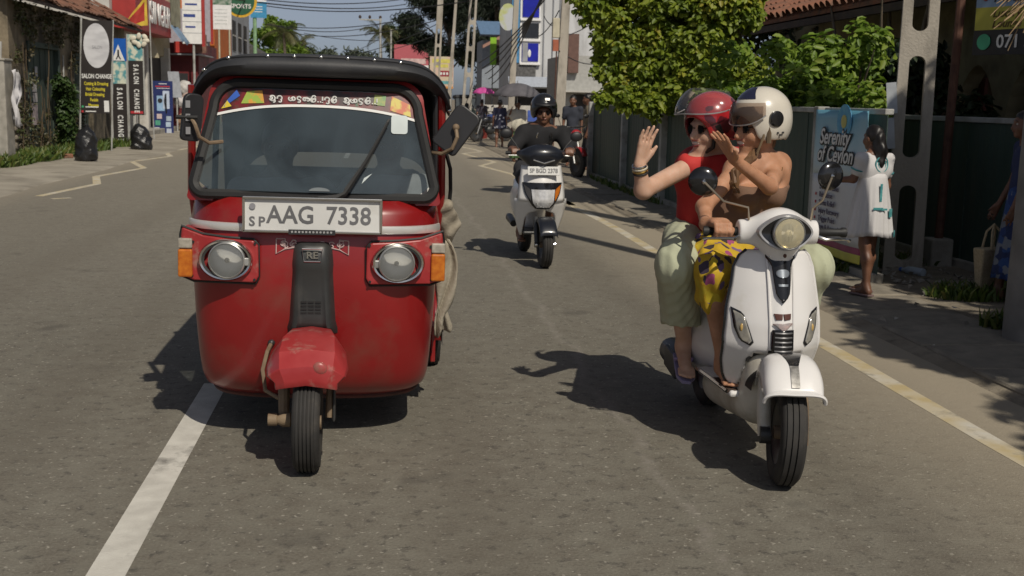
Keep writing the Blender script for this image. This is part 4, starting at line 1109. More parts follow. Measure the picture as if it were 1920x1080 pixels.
panel(t, "board", M("grey_board", (.36, .38, .42), r=.6), -.25, .18, 1.35, 2.35, tilt=-.1); MB().tube([(-.02, .05, 0), (-.02, .05, 1.4)], .03, 6).build("leg", M_POST, t)
for i, (x, zz, c) in enumerate(((345, 165, (.50, .48, .46)), (352, 182, (.40, .30, .26)), (338, 190, (.52, .5, .5)), (342, 225, (.35, .22, .14)), (347, 240, (.30, .24, .16)))):
    q = at_y(x, zz, 48.2)
    o = SDF().ell((0, 0, 0), (.26, .2, .24 if i else .3), k=.05).ell((.1, .02, .12), (.16, .15, .14), k=.1).build("goods_sack", M("sack_%d" % i, c, r=.9, var=.2, vs=5), None, h=.03, disp=lambda X, Y, Z: .015 * np.sin(22 * X + 9 * Z) * np.sin(19 * Z + 5 * Y))
    o.location = q
    tag(o, ("pale sack on top of the pile beside the kiosk", "brownish sack hanging below the pale one by the kiosk", "white sack leaning nearest the grey board", "brown sack low in the pile beside the kiosk", "tan sack at the bottom of the pile by the kiosk")[i], "sack", "sacks piled beside the kiosk")
# blue cloth awning
t = thing("blue_awning", (-8.1, 47.4, 3.75), "faded blue cloth awning sagging beside the red fascia", "awning")
rows = [[(u * .55, v * 1.9 - .3, .45 - u * .75 + .06 * math.sin(v * 9)) for u in np.linspace(0, 1, 6)] for v in np.linspace(0, 1, 9)]
MB().grid(rows).build("awning_cloth", M("faded_blue_cloth", (.16, .24, .34), r=.85, var=.15), t, smooth=80, solid=.005)
# white sign on posts, sports roundel, orange shop and so on
t = px_thing("white_post_sign", 415, 55, 60.0, "white printed sign with green picture standing on two posts", "sign")
z0, z1 = at_y(415, 55, 60).z, at_y(415, -25, 60).z
panel(t, "board", M_WHITE, -.49, .49, z0, z1, d=.05); panel(t, "green_picture", M("green_dark_print", (.03, .12, .06), r=.5, var=.6, vs=4, c2=(.35, .38, .32)), -.48, .48, at_y(415, 9, 60).z, z1 - .02, y0=-.005, d=.004)
for i in range(5): panel(t, "print_line", M("faint_print", (.48, .50, .48)), -.32, .28, z0 + .25 + i * .17, z0 + .28 + i * .17, y0=-.005, d=.004)
for s in (-.12, .38): MB().tube([(s, .06, 0), (s, .06, z0)], .045, 8).build("post", M("cream_post", (.45, .42, .30), r=.7), t)
t = px_thing("sports_roundel", 452, 60, 70.0, "round green shop sign with a yellow rim and white letters", "sign")
z = at_y(452, 2, 70).z
for rr, d, mt in ((.92, 0, M("roundel_yellow", (.62, .38, .03), r=.45)), (.78, .02, M("roundel_green", (.02, .10, .05), r=.45))):
    MB().lathe([(rr, d), (rr, d + .03)], c=(0, 0, z), ax=(0, -1, 0), n=36).build("disc", mt, t, smooth=0)
text_obj("SPORTS", .34, M_INKW, t, frame((.0, -.06, z - .30), (1, 0, 0), (0, 0, 1)), extrude=.002, bold=.006)
MB().ell((.0, -.06, z + .25), (.28, .02, .16), 14, 6).build("yellow_emblem", MATS["roundel_yellow"], t)
MB().bb((-.2, .05, z - .1), (-1.4, .12, z + .1)).build("bracket", M_POST, t, smooth=0)
t = facade("orange_shop", "bright orange shop front beyond the red kiosk", 62.5, 69.5, -8.45, 6.3, M("orange_paint", (.50, .13, .02), r=.6, var=.12, vs=2))
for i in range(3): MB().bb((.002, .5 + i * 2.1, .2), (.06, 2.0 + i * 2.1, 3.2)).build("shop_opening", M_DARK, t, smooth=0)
MB().bb((-1.2, -.06, .2), (-.15, -.004, 2.6)).build("red_panel", M_REDS, t, smooth=0)
t = facade("grey_shop", "plain grey two storey shop between the orange shop and the green pole", 70.5, 84, -9.0, 7.6, M_GREYW)
for i in range(4):
    w = MB().bb((.002, 1 + i * 3, 4.2), (.04, 2.6 + i * 3, 6)).build("window", M_DARK, t, smooth=0); MB().bb((.03, 1 + i * 3, 5.05), (.06, 2.6 + i * 3, 5.13)).build("mullion", M_OFFW, w, smooth=0)
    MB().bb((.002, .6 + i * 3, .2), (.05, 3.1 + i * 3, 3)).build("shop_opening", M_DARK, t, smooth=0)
t = facade("lilac_shop", "pale lilac walled shop behind the white post sign", 57, 62, -8.6, 5.4, M("lilac_wall", (.34, .31, .34), r=.8, var=.1))
MB().bb((.002, .6, .2), (.06, 4.2, 3)).build("shop_opening", M_DARK, t, smooth=0)
t = px_thing("green_post_sign", 478, 100, 78.0, "small blue hanging sign on a pale green post", "sign")
z = at_y(486, 12, 78).z
MB().tube([(0, 0, 0), (.02, 0, z + 1)], .12, 8).build("post", M("pale_green_post", (.22, .36, .20), r=.7), t)
panel(t, "blue_plate", M("cyan_print", (.05, .26, .46), r=.45), -.22, .78, z - .72, z + .28, y0=-.15, d=.05); panel(t, "white_top", M_WHITE, -.22, .78, z + .28, z + .75, y0=-.15, d=.05)
for i in range(3): panel(t, "white_line", M_INKW, .02, .52, z - .05 - i * .16, z + .0 - i * .16, y0=-.156, d=.005)
t = thing("low_house", (-10.0, 92, 0), "low dark roofed house in front of the distant palms", "house")
MB().bb((-6, 0, 0), (1.2, 9, 4.2)).build("wall", M_OFFW, t, smooth=0)
MB().prism([(-6.5, 4.2), (2.2, 3.9), (2.2, 4.05), (-2.4, 6.6), (-6.5, 4.4)], lambda u, v, s: (u, s, v), -.6, 9.6).build("roof", M("dark_sheet_roof", (.075, .07, .065), r=.7, var=.3), t, smooth=0)
MB().bb((-.2, -.06, 1), (.8, -.004, 3.2)).build("door", M_DARK, t, smooth=0)
t = facade("far_shop", "distant pale shop on the left before the road bends", 104, 128, -9.2, 4.6, M_OFFW)
for i in range(6): MB().bb((.002, 1 + i * 3.8, .2), (.05, 3.6 + i * 3.8, 3)).build("shop_opening", M_DARK, t, smooth=0)
# ================================================================== FAR END OF THE ROAD
Yb = 80.0
q0 = at_y(957, 165, Yb); q1 = at_y(1062, 165, Yb)
t = thing("white_building", (q0.x, Yb, 0), "tall white narrow building with blue glass windows", "building")
Wb = q1.x - q0.x; zc = q0.z
M_WALLW = M("white_wall", (.52, .53, .54), r=.7, var=.07, vs=.8, dirt=(.34, .34, .34), dscale=1, stretch=(1, 1, .3))
zz = lambda py: at_y(990, py, Yb).z
xx = lambda px: at_y(px, 90, Yb).x - q0.x
MB().bb((0, .3, 0), (Wb + 4, 8, zz(-60))).build("wall", M_WALLW, t, smooth=0)
MB().bb((0.02, .12, zz(118)), (xx(974), .299, zz(-60))).build("blue_corner_strip", M("strip_blue", (.06, .22, .42), r=.5), t, smooth=0)
M_BLUEGL = M("blue_glass", (.006, .010, .30), r=.08, var=.3, vs=.8)
for i, (a, bb_) in enumerate(((118, 78), (74, 40), (35, -6))):
    w = MB().bb((xx(975), .16, zz(a)), (xx(1013), .30, zz(bb_))).build("window", M_WHITE, t, smooth=0)
    MB().bb((xx(979), .10, zz(a - 3)), (xx(1010), .157, zz(bb_ + 3))).build("pane", M_BLUEGL if i != 1 else M("dark_glass", (.015, .016, .02), r=.1), w, smooth=0)
    MB().bb((xx(975), .02, zz(a) - .12), (xx(1014), .3, zz(a))).build("sill", M_WHITE, w, smooth=0)
MB().bb((xx(980), .09, zz(115)), (xx(990), .098, zz(80))).build("curtain", M_GREYW, t, smooth=0)
MB().ell((xx(993), .08, zz(100)), (.11, .03, .26), 10, 6).build("white_ornament", M_INKW, t)
for px in (1020, 1037, 1050):
    MB().tube([(xx(px), .22, zz(150)), (xx(px), .22, zz(-60))], .04, 6).build("drain_pipe", M_GREYW, t)
MB().prism([(-1.0, zz(166)), (-.25, zz(147)), (-.25, zz(144)), (-1.2, zz(163))], lambda u, v, s: (s, u, v), -.2, xx(1040)).build("awning", M("silver_sheet", (.34, .37, .42), r=.45, var=.08), t, smooth=0)
MB().bb((xx(968), .16, zz(143)), (xx(1006), .29, zz(122))).build("grey_recess", M("dim_recess", (.10, .10, .10), r=.8, var=.4), t, smooth=0)
MB().bb((.2, .2, .05), (Wb, .29, 2.4)).build("shop_opening", M_DARK, t, smooth=0)
# annexe to the right with a brown box and grey wall
t = thing("grey_annexe", (at_y(1062, 165, 62).x, 62, 0), "low grey walled annexe beside the white building", "building")
MB().bb((-.2, 0, 0), (8, 6, 3.9)).build("wall", M("annexe_wall", (.36, .36, .34), r=.8, var=.1), t, smooth=0)
MB().bb((.0, -.35, 3.0), (.55, -.002, 5.0)).build("brown_cladding", M("brown_cladding", (.13, .07, .055), r=.7), t, smooth=0)
MB().bb((-.6, -.8, 2.0), (2.4, -.002, 2.06)).build("awning", M_OFFW, t, smooth=0)
MB().bb((.4, -.03, .1), (2.2, -.003, 1.9)).build("shop_opening", M_DARK, t, smooth=0)
# house with the blue sheet roof, green board
t = thing("blue_roof_house", (at_y(905, 100, 100).x, 100, 0), "small house with a faded blue sheet roof beyond the poles", "house")
zB = lambda py: at_y(925, py, 100).z; xB = lambda px: at_y(px, 80, 100).x - at_y(905, 100, 100).x
MB().bb((0, .5, 0), (xB(985), 6, zB(75))).build("wall", M("bluish_wall", (.26, .29, .33), r=.8, var=.1), t, smooth=0)
MB().prism([(-.8, zB(69)), (4, zB(38)), (4, zB(34)), (-1.1, zB(66))], lambda u, v, s: (s, u, v), -.3, xB(965)).build("roof", M("blue_sheet", (.12, .20, .32), r=.55, var=.15), t, smooth=0)
MB().prism([(xB(903), zB(92)), (xB(958), zB(62)), (xB(958), zB(55)), (xB(903), zB(86))], lambda u, v, s: (u, s, v), -1.4, -.5).build("pink_awning", M("pink_tile", (.36, .20, .15), r=.8), t, smooth=0)
MB().bb((0.3, .45, .1), (3, .498, 2.5)).build("shop_opening", M_DARK, t, smooth=0)
t = px_thing("green_upright_sign", 924, 122, 92.0, "lime green narrow upright sign in front of the blue roofed house", "sign")
panel(t, "board", M("lime_print", (.25, .50, .03), r=.5), -.22, .25, at_y(924, 122, 92).z, at_y(924, 70, 92).z, d=.12)
MB().tube([(0, .2, 0), (0, .2, 4.6)], .05, 6).build("post", M_POST, t)
MB().bb((.26, .1, at_y(924, 122, 92).z), (1.0, .4, at_y(924, 74, 92).z)).build("dark_box", M_DARKWOOD, t, smooth=0)
# hanging disc sign (white, yellow bottom)
t = px_thing("pale_disc_sign", 952, 40, 70.0, "pale oval disc sign partly hidden behind a pole", "sign")
z = at_y(952, 32, 70).z
b = MB(); b.lathe([(.52, 0), (.52, .05)], c=(0, 0, z), ax=(0, -1, 0), n=28); b.v = [(x, y, (q - z) * 1.5 + z) for x, y, q in b.v]; b.build("disc", M("pale_disc", (.48, .50, .52), r=.5, c2=(.45, .48, .2), vs=1.2, lo=.5, hi=.6), t, smooth=0)
MB().tube([(.45, .1, 0), (.45, .1, z + .6)], .05, 6).build("post", M_POST, t)
# billboards
t = px_thing("red_billboard", 771, 150, 140.0, "faded pink red billboard above the rickshaw roof", "billboard")
za, zb = at_y(771, 122, 140).z, at_y(771, 84, 140).z
panel(t, "board", M("faded_red", (.44, .10, .12), r=.6, var=.06), -2.0, 2.0, za, zb, d=.2); panel(t, "pale_strip", M("pinkish_white", (.55, .40, .38), r=.6, var=.25, vs=2), -1.2, 1.7, za + .15, za + .75, y0=-.01, d=.005); panel(t, "white_strip", M_WHITE, -2, 2, za - .7, za - .002, y0=0, d=.2)
for s in (-1.4, 1.4): MB().tube([(s, .3, 0), (s, .3, zb)], .1, 6).build("post", M_POST, t)
t = px_thing("yellow_billboard", 828, 165, 112.0, "yellow and white food advertising board with red strip", "billboard")
za, zb = at_y(828, 166, 112).z, at_y(828, 106, 112).z; hh = zb - za
panel(t, "board", M("pale_yellow_print", (.58, .52, .34), r=.6, c2=(.62, .42, .36), vs=1.2), -1.12, 1.10, za, zb, d=.1)
for (a, c, x0, x1, nm, cc) in ((.80, .92, -.9, .9, "yellow_lettering", (.62, .55, .12)), (.66, .76, -.7, .6, "yellow_lettering", (.62, .55, .12)), (.38, .56, -.25, 1.02, "dark_red_strip", (.28, .02, .03)), (.14, .24, -.2, 1.0, "teal_strip", (.12, .34, .36)), (.0, .07, -1.1, 1.08, "orange_strip", (.60, .26, .06))):
    panel(t, nm, M("bb_%s" % nm, cc, r=.6, var=.15, vs=3), x0, x1, za + a * hh, za + c * hh, y0=-.01, d=.006)
for i in range(4): panel(t, "white_print", M_INKW, -.15 + i * .28, .03 + i * .28, za + .43 * hh, za + .51 * hh, y0=-.02, d=.004)
for s in (-.9, .9): MB().tube([(s, .2, 0), (s, .2, za)], .06, 6).build("post", M_POST, t)

# poles along the right side
def far_pole(px, Y, label, H=9.5, w=.30, lean=0.0, holes=True, x=None):
    q = on_ground(px, 300); X = at_y(px, 175, Y).x
    hs = tuple((.3 + i * 1.25, 1.35 + i * 1.25) for i in range(5)) if holes else ()
    t = ladder_pole("utility_pole", (X, Y, 0), w, w * .6, .16, H, hs, label, lean=(lean, 0))
    for z in (H - .5, H - 1.1):
        b = MB().bb((-.9 + lean * H, -.05, z - .05), (.9 + lean * H, .05, z + .05)).build("cross_arm", M_RUST, t, smooth=0)
        for s in (-.8, -.3, .3, .8): MB().lathe([(.03, 0), (.05, .04), (.03, .1), (.05, .14), (.0, .2)], c=(s + lean * H, 0, z + .05), n=8).build("insulator", M_DARKWOOD, b)
    return (X + lean * H, Y, H)
PT = []
PT.append(far_pole(1048, 34.0, "solid grey utility pole behind the scooter rider in black", 8.5, .30, .03, holes=False))
PT.append(far_pole(957, 46.0, "slim pale utility pole left of the blue windows", 8.8, .26, .03, holes=False))
PT.append(far_pole(873, 58.0, "utility pole with ladder holes right of the yellow billboard", 9.2, .50, .05))
PT.append(far_pole(815, 84.0, "leaning utility pole behind the yellow billboard", 11.5, .55, .04))
PT.append(far_pole(839, 70.0, "thin old utility pole crowded beside the ladder pole", 10.0, .22, .06, holes=False))
# things bolted to the nearest far pole
t = thing("pole_box", (PT[0][0] - .32, 33.85, 0), "cream meter box strapped to the grey pole", "meter box")
z = at_y(1048, 55, 34).z
MB().bb((-.20, -.12, z - .25), (.0, .05, z + .3)).build("box_case", M("cream_box", (.48, .44, .33), r=.6), t, smooth=0, bevel=.015)
MB().bb((-.18, -.10, z - .62), (-.02, .02, z - .3)).build("red_case", M("red_box", (.34, .10, .05), r=.6), t, smooth=0)
MB().tube([(-.05, .06, z - .62), (-.08, .05, 0.1)], .02, 6).build("conduit", M_RUST, t)
far_pole_l = px_thing("street_lamp_post", 713, 100, 150.0, "far pale lamp post with cross arm in front of the palm", "lamp post")
z = at_y(713, 34, 150).z
MB().tube([(0, 0, 0), (0, 0, z)], .13, 8).build("post", M_POST, far_pole_l)
MB().bb((-2.6, -.06, z - .3), (.2, .06, z - .15)).build("arm", M_POST, far_pole_l, smooth=0)
for s in (-2.5, -1.3, .0): MB().ell((s, 0, z + .1), (.18, .15, .22), 8, 6).build("insulator", M_DARKWOOD, far_pole_l)
t = px_thing("small_post", 733, 110, 150.0, "short pale post beside the far lamp post", "post")
MB().tube([(0, 0, 0), (0, 0, at_y(733, 55, 150).z)], .11, 8).build("post_tube", M_POST, t)

# overhead cables
M_WIRE = M("cable_black", (.02, .02, .022), r=.6)
def cable(a, b_, sag, label, r=.02, n=18):
    a = Vector(a); b_ = Vector(b_); P = []
    for i in range(n + 1):
        u = i / n; p = a.lerp(b_, u); p.z -= sag * 4 * u * (1 - u); P.append(p - a)
    o = MB().tube(P, r, 5, caps=False).build("overhead_cable", M_WIRE)
    o.location = a
    return tag(o, label, "cable", "overhead cables")
LBL = "thin black overhead cable strung across the sky above the road"
for (pa, Ya, pb, Yb_, sag, r) in (((330, -40), 60, (880, -15), 58, .35, .030), ((480, 8), 80, (893, 0), 58, .5, .030), ((520, 48), 100, (830, 20), 84, .6, .032), ((500, 45), 110, (722, 42), 150, .9, .04), ((540, 60), 130, (830, 35), 84, .8, .035), ((570, 62), 160, (715, 76), 150, .3, .04), ((570, 102), 160, (830, 40), 84, 1.2, .03), ((600, 105), 190, (835, 60), 84, .9, .03), ((430, -10), 70, (815, -12), 84, .6, .03), ((415, -5), 66, (760, 8), 120, .5, .04), ((640, 98), 190, (715, 70), 150, .5, .035)):
    cable(at_y(*pa, Ya), at_y(*pb, Yb_), sag, LBL, r)
LB2 = "black overhead cable running between the poles on the right"
for k, (i, j) in enumerate(((0, 1), (1, 2), (2, 3), (0, 1), (1, 2), (0, 2), (1, 4))):
    a = Vector(PT[i]); c = Vector(PT[j]); dz = -.4 - .55 * (k // 3) - .7 * (k % 3)
    cable((a.x + .1 * (k % 3) - .1, a.y, a.z + dz), (c.x, c.y, c.z + dz), .35, LB2, .026)
for k in range(5):   # bundle that sags past the blue windows
    a = at_y(1045, -30 - 14 * k, 34); c = at_y(898 + 6 * k, 118 + 10 * k, 58)
    cable(a, c, .25 + .1 * k, "thick black cable of the bundle sagging past the blue windows", .024)
for k in range(4):
    a = Vector(PT[0]) + Vector((.1, 0, -.6 - .5 * k)); c = Vector((4.9, 10.4, 6.6 - .5 * k))
    cable(a, c, .3, "black overhead cable running from the grey pole towards the near ladder pole", .012)
for k, (pa, pb) in enumerate((((1048, 70), (1130, 28)), ((1048, 95), (1115, 120)), ((1048, 20), (1010, 68)), ((1045, 48), (1020, 30)))):
    cable(at_y(*pa, 33.8), at_y(*pb, 40), .12, "short loose service cable hanging from the grey pole", .016)

# trees far away
M_CAS = leaf_mat("casuarina_needles", [(.018, .026, .018), (.028, .042, .026), (.045, .062, .038), (.06, .08, .05)], trans=.2)
def far_tree(px, py, Y, rx, rz, label, mat, n, size, asp, seed, nc=26, name="far_tree", cz=None):
    c = at_y(px, py, Y); rg2 = random.Random(seed)
    t = thing(name, (c.x, Y, 0), label, "tree", "trees at the end of the road")
    cl = []
    for i in range(nc):
        a, e, r = rg2.uniform(0, 2 * PI), rg2.uniform(-1, 1), rg2.random() ** .5
        cl.append(((rx * r * math.cos(a) * .85, rx * .6 * r * math.sin(a), c.z + rz * e * math.sqrt(1 - .7 * r * r)), [rg2.uniform(.18, .34) * rx * k for k in (1, 1, .75)]))
    foliage("crown", cl, n, size, mat, t, seed=seed, asp=asp, shell=.15, jit=.9, up=.3, droop=.8)
    MB().tube([(0, 0, 0), (.1, 0, c.z * .5), (0, 0, c.z + rz * .5)], [.35 * rx / 5, .25 * rx / 5, .08], 8).build("trunk", M_BARK, t)
    b = MB()
    for (cc, r) in cl[::2]:
        b.tube([(0, 0, max(.5, cc[2] - rz * .6)), (cc[0] * .5, cc[1] * .5, cc[2] - .2 * rz), cc], [.10, .07, .02], 5)
    b.build("branches", M_BARK, t)
    return t
far_tree(842, 38, 118, 5.2, 4.2, "tall dark feathery casuarina tree behind the poles", M_CAS, 26000, .42, .12, 41, 34, "casuarina_tree")
far_tree(930, 5, 112, 4.2, 3.6, "dark feathery casuarina tree behind the pale disc sign", M_CAS, 12000, .42, .12, 42, 22, "casuarina_tree")
far_tree(760, 78, 165, 3.2, 2.4, "olive green tree beside the far lamp post", leaf_mat("olive_leaves", [(.035, .05, .02), (.06, .085, .03), (.09, .12, .04)], trans=.25), 7000, .5, .3, 43, 18)
far_tree(800, 120, 150, 4.2, 3.0, "dark mass of tree behind the billboards", M_CAS, 9000, .5, .25, 44, 20)
far_tree(910, 145, 120, 3.4, 3.4, "green tree low between the poles and the umbrellas", leaf_mat("mid_leaves", [(.03, .05, .015), (.06, .09, .03), (.10, .13, .05)], trans=.3), 6000, .42, .3, 45, 18)
far_tree(515, 78, 128, 3.3, 2.3, "bright green round tree beside the far left palms", M_LEAF2, 9000, .42, .45, 46, 20)
far_tree(575, 98, 190, 4.0, 1.4, "low green tree right of the far left palms", leaf_mat("dull_leaves", [(.04, .06, .03), (.07, .09, .05)], trans=.2), 3500, .6, .3, 47, 14)
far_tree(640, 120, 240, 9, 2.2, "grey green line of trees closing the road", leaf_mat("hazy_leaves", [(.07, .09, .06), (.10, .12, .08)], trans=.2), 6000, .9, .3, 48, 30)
M_PALM = leaf_mat("palm_fronds", [(.04, .05, .02), (.075, .085, .03), (.13, .13, .05), (.17, .14, .07)], trans=.3)
def palm(px, py, Y, R, label, seed):
    c = at_y(px, py, Y); rg2 = np.random.default_rng(seed)
    t = thing("palm_tree", (c.x, Y, 0), label, "palm tree", "coconut palms at the end of the road")
    MB().tube([(.4, 0, 0), (.2, 0, c.z * .5), (0, 0, c.z)], [.22, .16, .13], 8).build("trunk", M_BARK, t)
    V, F, T = [], [], []
    for i in range(20):
        az = i * 2.4 + rg2.uniform(-.2, .2); el = rg2.uniform(-.25, 1.25); L = R * rg2.uniform(.8, 1.1); ti = rg2.random()
        d = np.array([math.cos(az) * math.cos(el), math.sin(az) * math.cos(el), math.sin(el)])
        P = [np.array([0, 0, c.z])]; dd = d.copy()
        for k in range(12):
            P.append(P[-1] + dd * L / 12); dd = dd + np.array([0, 0, -.16]); dd /= np.linalg.norm(dd)
        side = np.cross(d, [0, 0, 1.]); side /= np.linalg.norm(side) + 1e-9
        for k in range(1, 12):
            for s in (-1, 1):
                for j in range(2):
                    ll = R * .30 * math.sin(PI * (k + 1) / 14) ** .6; a = P[k] + (P[k + 1] - P[k]) * j * .5 if k < 12 else P[k]
                    e = a + side * s * ll * .8 + np.array([0, 0, -ll * .55]) + (P[k] - P[k - 1]) * .6
                    w = (P[k] - P[k - 1]) * .20; n = len(V); V += [a - w, a + w, e]; F.append((n, n + 1, n + 2)); T.append(ti * .6 + rg2.random() * .4)
    add_obj("crown", np_mesh("crown", V, F, M_PALM, tint=T), t)
palm(532, 62, 122, 2.6, "coconut palm at the left end of the road, nearer of two", 51)
palm(562, 84, 134, 2.5, "drooping coconut palm just right of the nearer left palm", 52)
palm(713, 62, 156, 3.0, "coconut palm behind the far lamp post", 53)
palm(742, 70, 170, 3.0, "coconut palm between the far lamp post and the red billboard", 54)
# ================================================================== AUTO RICKSHAW
def lerp_tab(tab, z):
    return float(np.interp(z, [a for a, _ in tab], [b for _, b in tab]))
M_RED = M("rickshaw_red_paint", (.20, .007, .008), r=.32, c2=(.255, .011, .011), vs=2.5, detail=5, coat=.25, dirt=(.17, .045, .032), dscale=3.2, dlo=.50, dhi=.80, rvar=.18)
M_RED2 = M("faded_red_paint", (.29, .020, .022), r=.40, c2=(.35, .036, .036), vs=6, coat=.1, dirt=(.33, .17, .14), dscale=9, dlo=.56, dhi=.70, rvar=.15)
M_VINYL = M("black_vinyl", (.020, .021, .024), r=.58, c2=(.036, .037, .041), vs=5, bump=.25, bs=130, bdist=.004, dirt=(.06, .058, .055), dscale=3, dlo=.55, dhi=.9)
TUK_ROLL = RAD(0.8)
M_RUB = M("rubber", (.012, .012, .012), r=.6, var=.2)
M_TYRE = M("tyre_rubber", (.020, .019, .018), r=.8, c2=(.034, .031, .028), vs=8, dirt=(.10, .085, .065), dscale=5, dlo=.55, dhi=.9)
M_CHROME = M("chrome", (.62, .61, .58), r=.16, m=1.0, var=.05, dirt=(.30, .28, .24), dscale=8, dlo=.55, dhi=.8)
M_DULLCH = M("dull_chrome", (.50, .50, .48), r=.34, m=.7, var=.1, dirt=(.20, .18, .15), dscale=8, dlo=.5, dhi=.8)
M_LENS = M("lamp_glass", (.40, .41, .41), r=.16, m=.35, var=.25, vs=9, coat=.6)
M_CLEARG = glass_mat("lamp_clear_glass", (.95, .95, .93), .16, .06, 1.5, dcol=(.46, .47, .46))
M_AMBER = M("amber_lens", (.42, .10, .008), r=.2, c2=(.55, .17, .015), vs=40, coat=.5)
M_CLEARL = M("clear_lens", (.34, .31, .26), r=.2, var=.2, vs=40, coat=.5)
M_GUN = M("dark_grey_plastic", (.030, .031, .031), r=.42, var=.15, dirt=(.07, .065, .055), dscale=5, dlo=.55, dhi=.9)
M_BRN = M("dusty_brown_steel", (.15, .10, .06), r=.7, c2=(.22, .16, .10), vs=14, bump=.2)
M_PLATE = M("plate_white", (.60, .60, .58), r=.35, var=.05, dirt=(.42, .40, .36), dscale=6, dlo=.6, dhi=.85)
M_PLINK = M("plate_ink", (.13, .13, .135), r=.4, var=.15)
M_CANVAS = M("beige_canvas", (.33, .29, .22), r=.9, c2=(.42, .38, .30), vs=6, dirt=(.18, .15, .11), dscale=5, bump=.3, bs=80)

def wheel(parent, c, R, W, name="wheel", rim_mat=None, ribs=4, n=40):
    """tyre with ribs on a rim, axle along x"""
    w = thing(name, c, None, None); w.parent = parent

    prof = [(R * .60, -W * .40), (R * .74, -W * .50), (R * .90, -W * .48), (R * .965, -W * .36)]
    for i in range(ribs):
        a = -W * .34 + W * .68 * i / ribs; b_ = a + W * .68 / ribs
        prof += [(R * .965, a), (R, a + .0015), (R, b_ - .005), (R * .965, b_ - .003)]
    prof += [(R * .965, W * .36), (R * .90, W * .48), (R * .74, W * .50), (R * .60, W * .40)]
    MB().lathe(prof, ax=(1, 0, 0), n=n, caps=False).build("tyre", M_TYRE, w, smooth=50)
    rm = rim_mat or M_DULLCH
    MB().lathe([(R * .62, -W * .40), (R * .56, -W * .30), (R * .40, -W * .22), (R * .36, -W * .12), (.001, -W * .12)], ax=(1, 0, 0), n=n, caps=False).lathe([(R * .62, W * .40), (R * .56, W * .30), (R * .40, W * .22), (R * .36, W * .12), (.001, W * .12)], ax=(1, 0, 0), n=n, caps=False).build("rim", rm, w, smooth=50)
    MB().lathe([(.001, -W * .5), (.028, -W * .5), (.03, W * .5), (.001, W * .5)], ax=(1, 0, 0), n=14).build("hub", M_BRN, w)
    return w

TUK = thing("auto_rickshaw", (-.297, 4.74, 0), "red three wheeled auto rickshaw with black canopy driving towards the camera", "auto rickshaw")
TUK.rotation_euler = (0, TUK_ROLL, 0)
CW = [(.20, .470), (.235, .502), (.28, .514), (.36, .521), (.5, .530), (.8, .545), (.97, .553), (1.09, .540)]
CY = [(.20, .47), (.235, .40), (.28, .36), (.36, .328), (.55, .295), (.8, .285), (.97, .31), (1.09, .355)]
NS, DS = 3.1, .36
def cowl_y(x, z):
    w = lerp_tab(CW, z); u = min(.9999, abs(x) / w)
    return lerp_tab(CY, z) + DS * (1 - (1 - u ** NS) ** (1 / NS))
zs = [.20, .215, .235, .26, .29, .33, .38, .45, .55, .66, .78, .88, .97, 1.03, 1.09]
rows = []
for z in zs:
    w, y0 = lerp_tab(CW, z), lerp_tab(CY, z); row = [(-w - .004, .98, z), (-w, .80, z)]
    for k in range(41):
        th = -PI / 2 + PI * k / 40; sx = math.sin(th); cx = math.cos(th)
        row.append((w * math.copysign(abs(sx) ** (2 / NS), sx), y0 + DS * (1 - max(0, cx) ** (2 / NS)), z))
    row += [(w, .80, z), (w + .004, .98, z)]
    rows.append(row)
MB().grid(rows).build("front_cowl", M_RED, TUK, smooth=50, solid=.012, recalc=False)
# dirty lower edge trim
MB().tube([(p[0] * 1.0, p[1], p[2] - .004) for p in rows[0][2:-2]], .012, 6).build("lower_edge", M("rusty_edge", (.11, .028, .02), r=.8, c2=(.045, .030, .024), vs=9), TUK)
# chrome strip round the nose
def cowl_path(z, off, x0=-.549, x1=.549, n=40):
    out = []
    for k in range(n + 1):
        th = -1.32 + 2.64 * k / n; w, y0 = lerp_tab(CW, z), lerp_tab(CY, z); sx = math.sin(th); cx = math.cos(th)
        out.append((w * math.copysign(abs(sx) ** (2 / NS), sx) * (1 + off), y0 + DS * (1 - cx ** (2 / NS)) - off, z))
    return out
G = []
for dz, o in ((-.018, .004), (-.016, .014), (0, .018), (.016, .014), (.018, .004)):
    G.append([(x, y, z + dz) for x, y, z in cowl_path(.968, o)])
MB().grid(G).build("chrome_strip", M("bright_strip", (.66, .65, .62), r=.3, m=.45, var=.08, dirt=(.40, .37, .32), dscale=7, dlo=.55, dhi=.8), TUK, smooth=60)

# windscreen
def rquad(zb, zt, hb, ht, rb, rt, n=8):
    """rounded quad outline in (x, z), ccw from bottom left"""
    cs = [((-hb, zb), rb), ((hb, zb), rb), ((ht, zt), rt), ((-ht, zt), rt)]
    out = []
    for i, ((x, z), r) in enumerate(cs):
        sx, sz = (1 if x < 0 else -1), (1 if z == zb else -1)
        for k in range(n + 1):
            a = PI / 2 * k / n
            a0 = (PI, 1.5 * PI, 0, PI / 2)[i] + a
            out.append((x + sx * r + r * math.cos(a0), z + sz * r + r * math.sin(a0)))
    return out
def ws_y(x, z):
    t_ = (z - 1.09) / .51
    return .375 + .155 * t_ + .06 * (abs(x) / .55) ** 2.2
def ws(x, z, off=0.0): return (x, ws_y(x, z) - off, z)
OUT = rquad(1.07, 1.605, .545, .468, .02, .10); MID = rquad(1.10, 1.574, .517, .442, .05, .11); INN = rquad(1.118, 1.555, .498, .420, .045, .095)
MB().loft([[ws(x, z) for x, z in OUT], [ws(x, z, .004) for x, z in MID]], caps=False).loft([[ws(x, z) for x, z in OUT], [(x, ws_y(x, z) + .16, z) for x, z in OUT]], caps=False).build("windscreen_surround", M_RED, TUK, smooth=40)
MB().tube([ws(x, z, .008) for x, z in MID + MID[:2]], .023, 8, caps=False).build("windscreen_rubber", M_RUB, TUK)
